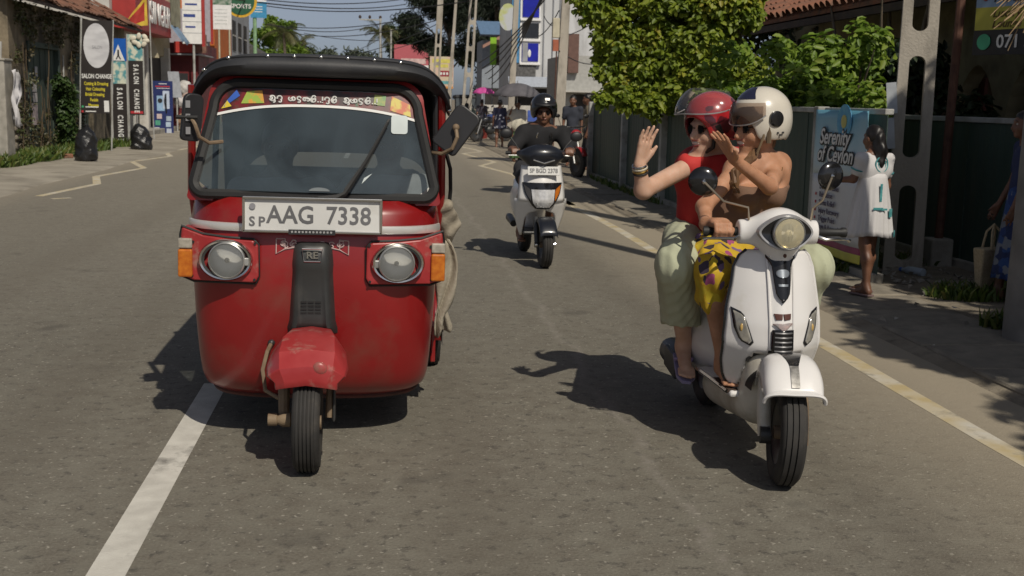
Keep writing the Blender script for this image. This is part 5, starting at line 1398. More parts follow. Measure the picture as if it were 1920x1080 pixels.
def fill_sheet(poly, off, nx=20):
    """sheet over a convex outline, following the curved screen"""
    rows_ = []; zs_ = np.linspace(min(z for _, z in poly), max(z for _, z in poly), 14)
    for z in zs_:
        xs = []
        for i in range(len(poly)):
            (x0, z0), (x1, z1) = poly[i], poly[(i + 1) % len(poly)]
            if (z0 - z) * (z1 - z) <= 0 and abs(z1 - z0) > 1e-9: xs.append(x0 + (x1 - x0) * (z - z0) / (z1 - z0))
        if len(xs) < 2: xs = [x for x, zz_ in poly if abs(zz_ - z) < .02]
        a, c = min(xs), max(xs); rows_.append([ws(a + (c - a) * k / nx, z, off) for k in range(nx + 1)])
    return rows_
M_SCREEN = glass_mat("windscreen_glass", (.34, .38, .40), .36, .02, 1.5, dcol=(.085, .115, .135), smear=.16)  # bluish diffuse film: dust, with some sky reflection put into its colour
MB().grid(fill_sheet(INN, .002)).build("windscreen_glass", M_SCREEN, TUK, smooth=60)
# printed sun strip across the top of the screen
def strip_low(x): return 1.492 - .052 * (abs(x) / .44) ** 2.4
def band(f0, f1, x0, x1, off, name, mat, n=40):
    R_ = []
    for k in range(n + 1):
        x = x0 + (x1 - x0) * k / n; R_.append([ws(x, f0(x) + (f1(x) - f0(x)) * j / 3, off) for j in range(4)])
    return MB().grid(R_).build(name, mat, TUK, smooth=60)
def strip_top(x): return 1.552 - .05 * max(0, (abs(x) - .34) / .09) ** 2
M_STRIP = M("sun_strip_print", (.16, .012, .015), r=.35, c2=(.03, .012, .012), vs=14, lo=.42, hi=.60, dirt=(.03, .10, .05), dscale=8, dlo=.58, dhi=.66)
band(strip_low, strip_top, -.430, .430, .006, "sun_strip", M_STRIP)
band(lambda x: strip_low(x) - .011, strip_low, -.445, .445, .007, "strip_white_edge", M_INKW)
def decal(poly, name, mat, off=.009): return MB().add([ws(x, z, off) for x, z in poly], [tuple(range(len(poly)))]).build(name, mat, TUK, smooth=0, recalc=False)
decal([(-.40, 1.468), (-.33, 1.520), (-.345, 1.545), (-.385, 1.500)], "blue_flag_print", M("print_blue", (.03, .10, .42), r=.4))
decal([(-.41, 1.462), (-.385, 1.498), (-.365, 1.474)], "yellow_flag_print", M("print_yellow", (.65, .50, .04), r=.4))
decal([(-.325, 1.487), (-.225, 1.492), (-.235, 1.546), (-.30, 1.540)], "deity_print", M("deity_print", (.62, .30, .05), r=.4, c2=(.30, .42, .06), vs=30, lo=.45, hi=.55))
decal([(.245, 1.50), (.295, 1.496), (.30, 1.54), (.25, 1.545)], "green_print", M("green_gold_print", (.30, .30, .04), r=.4, c2=(.05, .22, .06), vs=30))
decal([(.318, 1.478), (.41, 1.452), (.405, 1.505), (.325, 1.54)], "right_flag_print", M("right_flag_print", (.50, .10, .03), r=.4, c2=(.55, .45, .06), vs=26, lo=.42, hi=.55))
# flowing script in white: each letter a looped stroke
def arcpts(cx, cz, r, a0, a1, n=9, sq=1.0): return [(cx + r * math.cos(RAD(a0 + (a1 - a0) * k / n)), cz + sq * r * math.sin(RAD(a0 + (a1 - a0) * k / n))) for k in range(n + 1)]
GLY = [
    [arcpts(.5, .5, .42, 150, -170), arcpts(.36, .52, .16, 180, -120), arcpts(.75, .02, .18, 90, -120)],
    [arcpts(.5, .55, .36, 200, -60), arcpts(.6, .1, .2, 60, -160)],
    [arcpts(.32, .5, .30, 120, 400), arcpts(.72, .5, .28, 160, -140), [(.32, .5), (.5, .62)]],
    [arcpts(.5, .62, .28, 0, 300), arcpts(.5, .15, .2, 100, -150)],
    [arcpts(.25, .5, .24, 60, 340), arcpts(.55, .55, .22, 200, -20), arcpts(.78, .45, .22, 160, -130)],
    [arcpts(.45, .45, .38, 110, 420), arcpts(.55, .85, .26, 180, 0), arcpts(.45, .45, .14, 0, 270)],
]
def script_line(seq, x0, z0, h, adv, off, mat, name, place, r):
    x = x0
    for g in seq:
        if g == ' ': x += adv * .7; continue
        b_ = MB()
        if g == '.': b_.tube([place(x, z0 + h * .1, off), place(x + .006, z0 + h * .1, off)], r, 4); x += adv * .35
        elif g == '!': b_.tube([place(x, z0 + h * .35, off), place(x, z0 + h, off)], r, 4); b_.tube([place(x, z0, off), place(x, z0 + h * .12, off)], r, 4); x += adv * .5
        else:
            for st in GLY[g]: b_.tube([place(x + u * adv * .9, z0 + v * h, off) for u, v in st], r, 4, caps=False)
            x += adv
        b_.build(name, mat, TUK, smooth=0)
script_line([0, 1, ' ', 2, 3, 4, 5, '.', '.', '!'], -.205, 1.501, .026, .031, .011, M_INKW, "script_letter", ws, .0034)
script_line([1, 5, ' ', 0, 2, 3, 5, '.', '.', '!'], .03, 1.501, .026, .031, .011, M_INKW, "script_letter", ws, .0034)
# stickers, wiper, painted reflection
decal(rquad(1.375, 1.46, .036, .034, .012, .012, 4) and [(x + .395 - .035, z) for x, z in rquad(1.378, 1.458, .036, .036, .012, .012, 4)], "windscreen_sticker", M("pale_sticker", (.46, .52, .52), r=.4), .008)
decal([(.20, 1.16), (.215, 1.175), (.245, 1.205), (.235, 1.20), (.21, 1.185)], "small_pale_sticker", MATS["pale_sticker"], .008)
wp = MB().tube([ws(.02, 1.095, .045), ws(.10, 1.105, .05), ws(.13, 1.12, .05), ws(.22, 1.26, .035), ws(.31, 1.425, .03)], [.013, .014, .012, .010, .006], 6).build("wiper", M_RUB, TUK)
MB().tube([ws(.13, 1.135, .026), ws(.22, 1.265, .020), ws(.315, 1.44, .016)], .006, 5).build("wiper_blade", M_RUB, wp)
decal(arcpts(0, 0, .05, 0, 180) and [(.02 + u, 1.125 + v) for u, v in arcpts(0, 0, .045, 0, 180, sq=.35)], "painted_dash_reflection", M("dash_reflection_tone", (.12, .14, .15), r=.5), .006)  # pale arc painted on the glass as the dashboard's reflection

# canopy with rolled front lip
def can_z(x): return 1.692 - .020 * (x / .56) ** 2 - .125 * abs(x / .56) ** 9
XS = np.linspace(-.545, .585, 41)
prof = [(.52, -.078), (.45, -.082), (.415, -.066), (.400, -.040), (.412, -.014), (.45, 0.0), (.47, .003), (.475, .010), (.9, .030), (1.5, .035), (2.1, .02), (2.45, -.03), (2.52, -.12), (2.55, -.5)]
rows = []
for (y, dz) in prof:
    rows.append([(x, y + .17 * (abs(x - .02) / .56) ** 3.2 * (1 if y < .7 else 0), can_z(x - .02) + dz * (1 if y > .5 or dz > -.03 else 1 - .35 * (abs(x - .02) / .56) ** 2)) for x in XS])
MB().grid(rows).build("canopy", M_VINYL, TUK, smooth=60, solid=.008)
MB().tube([(x, y - .004, z + .002) for x, y, z in rows[5]], .007, 5).build("canopy_seam", M_VINYL, TUK)
riv = MB().ell((0, 0, 0), (.010, .010, .010), 8, 6).mesh("rivet", M_CHROME)
for k in (0, 2, 6, 12, 16, 20, 24, 28, 32, 40):
    o = add_obj("rivet", riv, TUK); p = rows[5][k] if k not in (0, 40) else rows[1][k]; o.location = (p[0], p[1] - .012, p[2] + .002)
for s in (-1, 1):   # black canopy side cloth, set back
    MB().grid([[(s * .56 + .02, y, z) for z in np.linspace(1.53, 1.0 if y > 1.6 else 1.40, 5)] for y in (1.55, 1.65, 2.1, 2.5)]).build("side_cloth", M_VINYL, TUK, smooth=0, solid=.006)
    MB().tube([(s * .55, .62, 1.56), (s * .56, .66, 1.1), (s * .55, .75, .9)], .018, 8).build("door_pillar", M_RED, TUK)
    MB().tube([(s * .56, 1.52, 1.55), (s * .58, 1.50, .85)], .016, 8).build("hood_bar", M_BLACK, TUK)
# rear body, floor, seats
MB().bb((-.46, .86, .235), (.46, 2.35, .28)).build("floor_pan", M_BLACK, TUK, smooth=0)
for s in (-1, 1):
    MB().prism([(.98, .24), (1.55, .24), (1.62, .46), (2.0, .62), (2.4, .46), (2.5, .40), (2.55, .95), (1.45, .95), (1.35, .50), (.98, .42)], lambda u, v, w_: (s * (.555 + .03 * (u - .98)) + w_, u, v), -.012, .012).build("side_panel", M_RED, TUK, smooth=0, bevel=.006)
    rr = []
    for k in range(13):
        a = PI * k / 12; rr.append([(s * (.53 + d), 2.0 - .285 * math.cos(a), .20 + .285 * math.sin(a)) for d in (0, .06, .115)] + [(s * .648, 2.0 - .27 * math.cos(a), .19 + .265 * math.sin(a))])
    MB().grid(rr).build("rear_mudguard", M_RED, TUK, smooth=60, solid=.008)
    wheel(TUK, (s * .585, 2.0, .205), .205, .115, "rear_wheel")
    MB().bb((s * .60 - .05, 2.26, .18), (s * .60 + .05, 2.275, .42)).build("mud_flap", M_RUB, TUK, smooth=0)
MB().bb((-.57, 2.42, .35), (.57, 2.56, 1.0)).build("rear_panel", M_RED, TUK, smooth=0, bevel=.03)
MB().bb((-.52, 1.55, .40), (.52, 2.05, .60)).build("passenger_seat", M_VINYL, TUK, smooth=0, bevel=.04)
MB().box((0, 2.15, .85), (1.04, .14, .55), rx=-.15).build("passenger_backrest", M_VINYL, TUK, smooth=0, bevel=.05)
MB().bb((-.25, 1.02, .40), (.25, 1.32, .64)).build("driver_seat", M_VINYL, TUK, smooth=0, bevel=.04)
MB().tube([(0, .55, .45), (0, .66, .98)], .03, 8).tube([(-.34, .74, 1.02), (-.15, .68, 1.0), (.15, .68, 1.0), (.34, .74, 1.02)], .016, 8).build("handlebar", M_BLACK, TUK)
MB().bb((-.47, .50, .93), (.47, .70, .97)).build("dashboard", M_BLACK, TUK, smooth=0, bevel=.01)

# number plate
pl = MB().box((0, .262, 1.032), (.574, .012, .142), rx=-.05).build("number_plate", M_PLATE, TUK, smooth=0, bevel=.004)
b = MB()
for (x0, x1, z0, z1) in ((-.29, .29, 1.096, 1.108), (-.29, .29, .956, .968), (-.292, -.280, .957, 1.107), (.280, .292, .957, 1.107)): b.bb((x0, .248 - .004 * (z0 > 1), z0), (x1, .266, z1))
b.build("plate_frame", M_CHROME, pl, smooth=0, bevel=.003)
def plt(s, size, x, z, mt, sx=1.0, bold=.001): return text_obj(s, size, mt, pl, frame((x, .2545, z), (1, 0, 0), (0, .05, 1)), extrude=.0015, sx=sx, bold=bold)
plt("AAG", .104, -.092, 1.030, M_PLINK, .92, .0014); plt("7338", .104, .150, 1.030, M_PLINK, .92, .0014)
plt("S", .056, -.252, 1.000, M_PLINK, 1, .0015); plt("P", .056, -.212, 1.000, M_PLINK, 1, .0015)
MB().lathe([(.013, 0), (.013, .003)], c=(-.25, .2535, 1.066), ax=(0, -1, 0), n=12).build("state_emblem", M("emblem_grey", (.24, .24, .26), r=.5), pl)
MB().bb((-.10, .243, .951), (.095, .2475, .972)).build("plate_tab", M_INKK, pl, smooth=0)
for i in range(12): MB().box((-.085 + i * .0148, .2425, .9625), (.008, .002, .008), ry=.3 * (i % 3 - 1)).build("tab_letter", M("tab_ink", (.35, .35, .35)), pl, smooth=0)
# white outlined script under the plate
cow = lambda x, z, off=.004: (x, cowl_y(x, z) - off, z)
ol = [(-.155, .925), (-.155, .862), (-.118, .882), (-.06, .893), (0, .896), (.06, .893), (.112, .882), (.15, .862), (.15, .92)]
MB().tube([cow(x, z, .004) for x, z in ol], .0028, 4).tube([cow(x, z, .004) for x, z in [(-.155, .925), (-.118, .925), (-.118, .883)]], .0028, 4).tube([cow(x, z, .004) for x, z in [(.15, .92), (.112, .925), (.112, .883)]], .0028, 4).build("script_outline", M("sticker_white", (.55, .42, .40), r=.5), TUK)
script_line([0, 5, 2, 4, 1, 3, 5], -.14, .892, .026, .040, .005, MATS["sticker_white"], "script_letter", lambda x, z, o: cow(x, z, o), .0026)

# headlamps
for s in (-1, 1):
    def fy(x): return .268 + .30 * max(0, abs(x) - .24) ** 1.4
    lo_, hi_ = .222, .555
    ou = [(.240, .738), (.226, .765), (.228, .895), (.246, .917), (.36, .922), (.46, .932), (.552, .962), (.556, .925), (.552, .755), (.50, .738)]
    ou = [(s * x, z) for x, z in ou]
    if s > 0: ou = ou[::-1]
    b = MB(); N_ = len(ou)
    V = [(x, fy(x), z) for x, z in ou] + [(x, fy(x) + .14, z) for x, z in ou]
    cx = s * .39
    V.append((cx, fy(cx), .83))
    F = [(i, (i + 1) % N_, 2 * N_) for i in range(N_)] + [(i, N_ + i, N_ + (i + 1) % N_, (i + 1) % N_) for i in range(N_)]
    hs = b.add(V, F).build("headlamp_surround", M_RED2, TUK, smooth=0, bevel=.008)
    MB().tube([(x * 1.006, fy(x) + .02, z + (.004 if z > .8 else -.004)) for x, z in ou[(0 if s < 0 else 0):]] + [(ou[0][0] * 1.006, fy(ou[0][0]) + .02, ou[0][1] - .004)], .007, 5).build("surround_seal", M_RUB, hs)
    ax = Vector((s * .10, -1, -.02)).normalized(); c = Vector((s * .362, .270, .834))
    b = MB().lathe([(.093, -.02), (.096, .004), (.090, .016), (.083, .014), (.080, .0)], ax=(0, 0, 1), n=40, caps=False)
    b.v = [(x * 1.20, z * -1, y * .92) for x, y, z in b.v]
    b.xform(Matrix.Translation(c) @ Matrix.Rotation(s * .10, 4, 'Z'))
    b.build("chrome_bezel", M_CHROME, hs, smooth=60)
    b = MB().lathe([(.074, -.004), (.083, -.006)], n=32, caps=False); b.v = [(x * 1.2, z, y * .92) for x, y, z in b.v]
    b.xform(Matrix.Translation(c)).build("lamp_bucket", M_GUN, hs)
    cl_ = c + Vector((-s * .006, -.014, 0))
    MB().lathe([(.078, -.01), (.078, .008), (.073, .012), (.071, .006)], c=cl_, ax=ax, n=36, caps=False).build("lamp_ring", M_DULLCH, hs)
    MB().lathe([(.071, .004), (.060, -.006), (.040, -.015), (.016, -.020), (.0, -.020)], c=cl_, ax=ax, n=36, caps=False).build("reflector", M("reflector_silver", (.70, .70, .68), r=.4, m=.0, var=.05), hs, smooth=80)
    MB().ell(cl_ - ax * .004, (.011, .016, .011), 10, 8).build("bulb", M("lamp_bulb", (.55, .52, .45), r=.2, coat=.5), hs)
    MB().lathe([(.072, .006), (.06, .012), (.035, .017), (.0, .019)], c=cl_, ax=ax, n=36, caps=False).build("lens", M_CLEARG, hs, smooth=80)
    MB().box(c + Vector((-s * .094, -.014, -.004)), (.032, .018, .034)).build("adjuster_bracket", M_DULLCH, hs, smooth=0, bevel=.004)
    for (dx, dz) in ((.145, .075), (.150, -.082), (-.118, .08), (-.115, -.09)):
        x_ = s * (.358 + dx); MB().lathe([(.006, 0), (.006, .004)], c=(x_, fy(x_) - .001, .834 + dz * .92), ax=(0, -1, 0), n=10).build("screw_hole", M_RUB, hs)
    ind = MB().bb((s * .505, .300, .752), (s * .566, .42, .872)).build("indicator_lamp", M_AMBER, hs, smooth=0, bevel=.008)
    MB().bb((s * .506, .302, .875), (s * .565, .41, .918)).build("side_lamp", M_CLEARL, hs, smooth=0, bevel=.006)
# black centre spine with badge and slots
rows = []
for z, w, p in ((.915, .050, .012), (.912, .070, .038), (.895, .082, .052), (.82, .088, .056), (.80, .086, .046), (.70, .092, .048), (.60, .098, .058), (.575, .100, .060), (.555, .108, .056), (.53, .108, .020)):
    yb = cowl_y(0, z)
    rows.append([(x * w, yb - p * (1 - abs(x) ** 5) + .004 - (.010 if .55 < abs(x) < .85 and z < .80 else 0), z - (.012 * (abs(x) ** 3) if z < .56 else 0)) for x in np.linspace(-1, 1, 21)])
sp = MB().grid(rows).build("centre_spine", M_GUN, TUK, smooth=50)
yb = cowl_y(0, .86) - .058
bd = MB()
fr = [(-.042, .892), (.042, .892), (.034, .838), (-.034, .838)]
bd.tube([(x, yb, z) for x, z in fr + fr[:2]], .0032, 6).build("badge_frame", M_CHROME, sp)
text_obj("RE", .040, M_CHROME, sp, frame((0, yb + .002, .864), (1, 0, 0), (0, 0, 1)), extrude=.003, sx=1.15, bold=.001)
for i in range(4):
    for k in range(3):
        zz_ = .664 - i * .0155; x_ = (k - 1) * .030 - .004
        MB().box((x_, cowl_y(0, zz_) - .0505 - (.64 - zz_) * .03, zz_), (.024, .008, .007)).build("air_slot", M_RUB, sp, smooth=0)
# front mudguard
rows = []
for y, zt, w, zd in ((-.150, .420, .122, .402), (-.140, .470, .150, .420), (-.08, .528, .158, .435), (.05, .562, .150, .455), (.24, .560, .115, .465)):
    row = []
    for u in (-1, -.85, -.55, 0, .55, .85, 1):
        a = abs(u)
        if a < .55: z = zt - .012 * (a / .55) ** 2; x = u / .55 * w * .70
        elif a < .85: k = (a - .55) / .3; z = zt - .012 - (zt - zd) * .62 * k; x = math.copysign(w * (.70 + .30 * k), u)
        else: k = (a - .85) / .15; z = zt - .012 - (zt - zd) * .62 - (zt - .012 - (zt - zd) * .62 - zd) * k; x = math.copysign(w * (1 + .04 * k), u)
        row.append((x, y + .035 * (max(0, a - .5) / .5), z))
    rows.append(row)
lip = [(x * .985, y + .006, z - .028) for x, y, z in rows[0]]
mg = MB().grid([lip] + rows).build("front_mudguard", M_RED2, TUK, smooth=24, solid=.006, bevel=.010)
MB().ell((.055, -.135, .462), (.030, .012, .026), 14, 8, rot=Matrix.Rotation(.6, 3, 'Y')).build("dent_patch", M("scraped_paint", (.28, .11, .09), r=.35, c2=(.36, .05, .05), vs=30), mg)
# front wheel, fork, hoses
wheel(TUK, (0, 0, .205), .205, .112, "front_wheel", M_BRN, ribs=5)
MB().tube([(-.098, .02, .215), (-.100, .05, .34), (-.09, .08, .44)], [.022, .026, .026], 10).build("fork_leg", M_BRN, TUK)
MB().tube([(.085, .04, .215), (.092, .06, .34), (.085, .08, .44)], [.016, .020, .022], 10).build("fork_leg", M_BRN, TUK)
MB().lathe([(.0, -.16), (.026, -.16), (.026, -.125), (.020, -.12), (.030, -.10), (.030, -.07), (.018, -.06)], c=(0, 0, .215), ax=(1, 0, 0), n=14).build("axle_hub", M_BRN, TUK)
MB().box((.105, .05, .33), (.012, .06, .26)).build("fork_shield", M_GUN, TUK, smooth=0, bevel=.01)
MB().tube([(-.175, cowl_y(-.2, .47) - .0, .47), (-.185, .22, .45), (-.200, .18, .38), (-.185, .15, .30), (-.13, .12, .275), (-.09, .1, .28)], .009, 7).build("brake_hose", M_BRN, TUK)
MB().ell((-.175, cowl_y(-.2, .47) - .008, .472), (.016, .016, .014), 10, 6).build("hose_grommet", M_GUN, TUK)
# side mirrors
def mirror(par, c, w, h, rot, bar, nm="side_mirror"):
    o = MB(); pts = rquad(-h / 2, h / 2, w / 2, w / 2, .02, .03, 4)
    o.prism(pts, lambda u, v, s_: (u, s_, v), -.012, .012)
    o.xform(Matrix.Translation(Vector(c)) @ rot)
    m_ = o.build(nm, M_BLACK, par, smooth=0, bevel=.006)
    MB().tube(bar, .0085, 7).build("mirror_arm", M_BRN, m_)
    return m_
q = lambda px, py, Y: at_y(px, py, Y) - Vector((-.285, 4.74, 0))
c = q(356, 223, 5.12)
mL = mirror(TUK, c, .088, .20, Matrix.Rotation(.10, 4, 'Y') @ Matrix.Rotation(.55, 4, 'Z'), [c + Vector((.0, -.02, .0)), c + Vector((.02, -.04, -.03)), c + Vector((.035, -.03, -.08)), c + Vector((.07, .0, -.105)), c + Vector((.12, .05, -.10))])
for i in range(3): MB().box(c + Vector((-.012, -.026, .055 - i * .055)), (.02, .003, .03), rz=.55).build("mirror_sticker", M("mirror_print", (.25, .25, .26), r=.5), mL, smooth=0)
MB().tube([c + Vector((-.06, -.02, .0)), c + Vector((.03, -.03, 0))], .010, 6).build("mirror_clamp", M_RUB, mL)
c = q(853, 240, 5.18)
mR = mirror(TUK, c, .125, .21, Matrix.Rotation(.62, 4, 'Y') @ Matrix.Rotation(-.25, 4, 'Z'), [c + Vector((-.005, -.03, .01)), c + Vector((.0, -.05, -.03)), c + Vector((-.02, -.04, -.08)), c + Vector((-.06, -.0, -.105)), c + Vector((-.12, .06, -.10))])
MB().ell(c + Vector((-.005, -.028, .012)), (.016, .016, .016), 10, 6).build("mirror_boss", M_BRN, mR)
# rolled canvas hanging at the right door
rows = []
for i in range(17):
    v = i / 16; z = .90 - .50 * v; w = .035 + .062 * math.sin(PI * min(1, v * 1.25)) ** .7 * (1 if v < .8 else 1 - (v - .8) * 3)
    rows.append([(.556 + w * u + .006 * math.sin(12 * v + 5 * u), .74 + .12 * v + .016 * math.sin(9 * u + 6 * v), z + .014 * math.sin(7 * u + 9 * v)) for u in np.linspace(0, 1, 12)])
MB().grid(rows).build("door_curtain", M_CANVAS, TUK, smooth=70, solid=.006)
s = SDF(); s.cap((.580, .70, 1.04), (.600, .78, .95), .036, .052, k=.03).cap((.600, .78, .95), (.585, .80, .87), .052, .034, k=.03)
s.build("rolled_canvas", M_CANVAS, TUK, h=.006, disp=lambda X, Y, Z: .006 * np.sin(55 * X + 38 * Z) + .003 * np.sin(80 * Z - 60 * X))
s = SDF(); s.cap((.60, .96, .50), (.625, 1.0, .42), .022, .030, k=.03)
s.build("bunched_canvas", M_CANVAS, TUK, h=.006, disp=lambda X, Y, Z: .006 * np.sin(140 * X + 40 * Z))
MB().tube([(.57, .66, 1.32), (.60, .68, 1.22), (.605, .70, 1.12), (.60, .74, 1.02), (.585, .72, .97)], .010, 6).build("strap", M_RUB, TUK)
MB().bb((.60, 1.0, .33), (.606, 1.18, .56)).build("grey_flap", M("grey_rubber", (.10, .095, .085), r=.8), TUK, smooth=0)
# ================================================================== WHITE SCOOTER WITH TWO RIDERS
SCO = Vector((1.668, 4.47, 0)); SCZ = RAD(-1.0)
VES = thing("motor_scooter", SCO, "white scooter with round headlight carrying two waving riders", "motor scooter", rz=SCZ)
M_VWHITE = M("scooter_white_paint", (.74, .725, .71), r=.28, var=.03, vs=3, coat=.5, dirt=(.58, .54, .44), dscale=3, dlo=.6, dhi=.85)
M_VCREAM = M("dirty_white_paint", (.52, .49, .41), r=.4, c2=(.62, .59, .52), vs=5, dirt=(.30, .26, .19), dscale=4, dlo=.5, dhi=.8)
M_GLOSSK = M("gloss_black", (.010, .010, .011), r=.18, var=.1, coat=.4)
M_HEADL = M("headlamp_glass_warm", (.50, .44, .29), r=.15, c2=(.60, .57, .46), vs=16, coat=.8, m=.2)
# leg shield
SW = [(.28, .105), (.31, .145), (.36, .182), (.44, .203), (.55, .210), (.68, .200), (.78, .182), (.85, .172), (.90, .150), (.925, .122)]
SY = [(.28, .34), (.36, .30), (.44, .24), (.52, .19), (.62, .195), (.78, .235), (.925, .285)]
def sh_y(x, z):
    u = abs(x) / .19
    return lerp_tab(SY, z) + .115 * u ** 1.9 - .016 * math.exp(-(x / .045) ** 2)
b = MB(); zs = np.linspace(.28, .925, 34); us = np.linspace(-1, 1, 41); V = []; idx = {}
for i, z in enumerate(zs):
    for k, u in enumerate(us):
        x = lerp_tab(SW, z) * u; V.append((x, sh_y(x, z), z))
F = []
for i in range(len(zs) - 1):
    for k in range(len(us) - 1):
        x = lerp_tab(SW, zs[i]) * (us[k] + us[k + 1]) / 2; zc_ = (zs[i] + zs[i + 1]) / 2
        if abs(x) < .118 and zc_ < .455 + .055 * math.sqrt(max(0, 1 - (x / .118) ** 2)): continue
        F.append((i * 41 + k, i * 41 + k + 1, (i + 1) * 41 + k + 1, (i + 1) * 41 + k))
sh = b.add(V, F).build("leg_shield", M_VWHITE, VES, smooth=60, solid=.018, recalc=False)
for s in (-1, 1):
    MB().tube([(s * lerp_tab(SW, z), sh_y(lerp_tab(SW, z), z) + .006, z) for z in np.linspace(.30, .922, 26)], .0085, 6).build("shield_trim", M_GLOSSK if s < 0 else M_VWHITE, sh)
    MB().tube([(s * (.048 + .022 * (z - .55)), sh_y(.05, z) - .004, z) for z in np.linspace(.52, .915, 14)], .005, 6).build("shield_crease", M_VWHITE, sh)
rows = [[(lerp_tab(SW, z) * .96 * u, sh_y(lerp_tab(SW, z) * u, z) + .05 + .03 * (1 - u * u), z) for u in np.linspace(-1, 1, 17)] for z in np.linspace(.30, .92, 12)]
MB().grid(rows).build("inner_shield", M_GUN, VES, smooth=60)
# wheel-arch lining and front tunnel
MB().lathe([(.115, 0), (.115, .17)], c=(0, .20, .34), ax=(0, 1, 0), n=20, arc=PI, a0=0, caps=False).build("wheel_arch", M_RUB, VES)
MB().tube([(.118 * math.cos(a), sh_y(.118 * math.cos(a), .46) - .002 - .0 * a, .452 + .058 * math.sin(a)) for a in np.linspace(0, PI, 17)], .008, 6).build("arch_trim", M_RUB, sh)
# black centre tie with badge, horn grille, crest
def shp(x, z, off): return (x, sh_y(x, z) - off, z)
def shield_patch(poly, off, name, mat, par=sh):
    zlo, zhi = min(z for _, z in poly), max(z for _, z in poly); rows_ = []
    for z in np.linspace(zlo + 1e-4, zhi - 1e-4, 12):
        xs = []
        for i_ in range(len(poly)):
            (xa_, za_), (xb_, zb_) = poly[i_], poly[(i_ + 1) % len(poly)]
            if (za_ - z) * (zb_ - z) <= 0 and abs(zb_ - za_) > 1e-9: xs.append(xa_ + (xb_ - xa_) * (z - za_) / (zb_ - za_))
        rows_.append([shp(min(xs) + (max(xs) - min(xs)) * k_ / 8, z, off) for k_ in range(9)])
    return MB().grid(rows_).build(name, mat, par, smooth=50, solid=off, recalc=False)
shield_patch([(-.064, .918), (-.064, .897), (-.052, .885), (-.042, .872), (-.036, .80), (-.028, .745), (0, .718), (.028, .745), (.036, .80), (.042, .872), (.052, .885), (.064, .897), (.064, .918)], .016, "centre_tie", M_GLOSSK)
shield_patch(arcpts(0, .838, .030, 0, 350, 16, .62), .022, "oval_badge", M("badge_silver", (.30, .33, .36), r=.3, m=.6))
shield_patch([(-.012, .898), (.012, .898), (0, .914)], .022, "white_triangle_badge", M_INKW)
shield_patch([(-.022, .795), (.022, .795), (.021, .785), (-.021, .785)], .020, "silver_band", MATS["badge_silver"])
for s in (-1, 1): MB().ell(shp(s * .046, .902, .018), (.007, .004, .007), 8, 6).build("screw", M_CHROME, sh)
for k in range(2): shield_patch([(-.037 + k * .039, .672), (-.002 + k * .039, .672), (-.004 + k * .039, .648), (-.030 + k * .036, .646)], .006, "shades_sticker", M("brown_sticker", (.10, .04, .03), r=.4))
shield_patch([(-.045, .632), (.045, .634), (.002, .598)], .010, "crest", M("crest_print", (.46, .34, .32), r=.35, c2=(.28, .26, .26), vs=60))
gr = shield_patch([(-.046, .606), (.046, .606), (.048, .52), (.040, .508), (-.040, .508), (-.048, .52)], .018, "horn_grille", M_GLOSSK)
for i in range(5): MB().tube([shp(x, .594 - i * .019, .022) for x in (-.036, -.012, .012, .036)], .0042, 5).build("grille_bar", M("grille_grey", (.16, .16, .165), r=.35, m=.5), gr)
for s in (-1, 1):   # front indicators in the shield
    poly = [(-.190, .682), (-.148, .664), (-.108, .535), (-.122, .528), (-.158, .545), (-.180, .60)]
    poly = [(-s * x, z) for x, z in poly]
    if s > 0: poly = poly[::-1]
    ind = shield_patch(poly, .008, "front_indicator", M_GLOSSK)
    c = (sum(p[0] for p in poly) / 6, sum(p[1] for p in poly) / 6)
    shield_patch([(c[0] + (x - c[0]) * .80, c[1] + (z - c[1]) * .86) for x, z in poly], .014, "indicator_lens", M("smoky_lens", (.20, .195, .18), r=.12, c2=(.34, .32, .27), vs=25, coat=.8), ind)
    MB().ell(shp(c[0], c[1] + .01, .010), (.010, .006, .018), 8, 6).build("bulb", M("bulb_amber", (.45, .30, .10), r=.3), ind)
# headset
hs = SDF()
hs.ell((0, .300, 1.015), (.115, .098, .082), k=.04); hs.cap((-.02, .30, 1.008), (-.165, .335, 1.000), .058, .052, k=.05, n=(0, 1, 0), sq=.85); hs.cap((.02, .30, 1.008), (.165, .335, 1.000), .058, .052, k=.05, n=(0, 1, 0), sq=.85)
hs.cap((0, .30, .98), (0, .30, .90), .085, .060, k=.05); hs.cap((0, .285, 1.012), (0, .31, 1.012), .080, .080, k=.04)
hs.half((-.172, 0, 0), (-1, 0, 0)); hs.half((.172, 0, 0), (1, 0, 0))
hd = hs.build("headset", M_VWHITE, VES, h=.0075, smooth_it=3)
b = MB(); eye = [(.112 * math.cos(a) , .070 * math.sin(a) * abs(math.sin(a)) ** .15) for a in np.linspace(0, 2 * PI, 40, endpoint=False)]
eye = [(x, z * (1 - .25 * (abs(x) / .112) ** 2)) for x, z in eye]
def eyep(x, z, off): return (x, .196 + 1.9 * x * x + off, 1.012 + z)
b.loft([[eyep(x * 1.08, z * 1.10, .012) for x, z in eye], [eyep(x * 1.03, z * 1.05, -.012) for x, z in eye], [eyep(x * .95, z * .96, -.010) for x, z in eye]], caps=False).build("headlamp_rim", M("silver_grey_plastic", (.40, .40, .41), r=.3, m=.3), hd)
b = MB(); b.add([eyep(x * .96, z * .97, -.008) for x, z in eye] + [(0, .190, 1.012)], [(i, (i + 1) % 40, 40) for i in range(40)]).build("headlamp_surround", M_GLOSSK, hd)
MB().lathe([(.066, 0), (.068, .022), (.064, .028), (.060, .024)], c=(0, .192, 1.012), ax=(0, -1, 0), n=40, caps=False).build("headlamp_ring", M_DULLCH, hd)
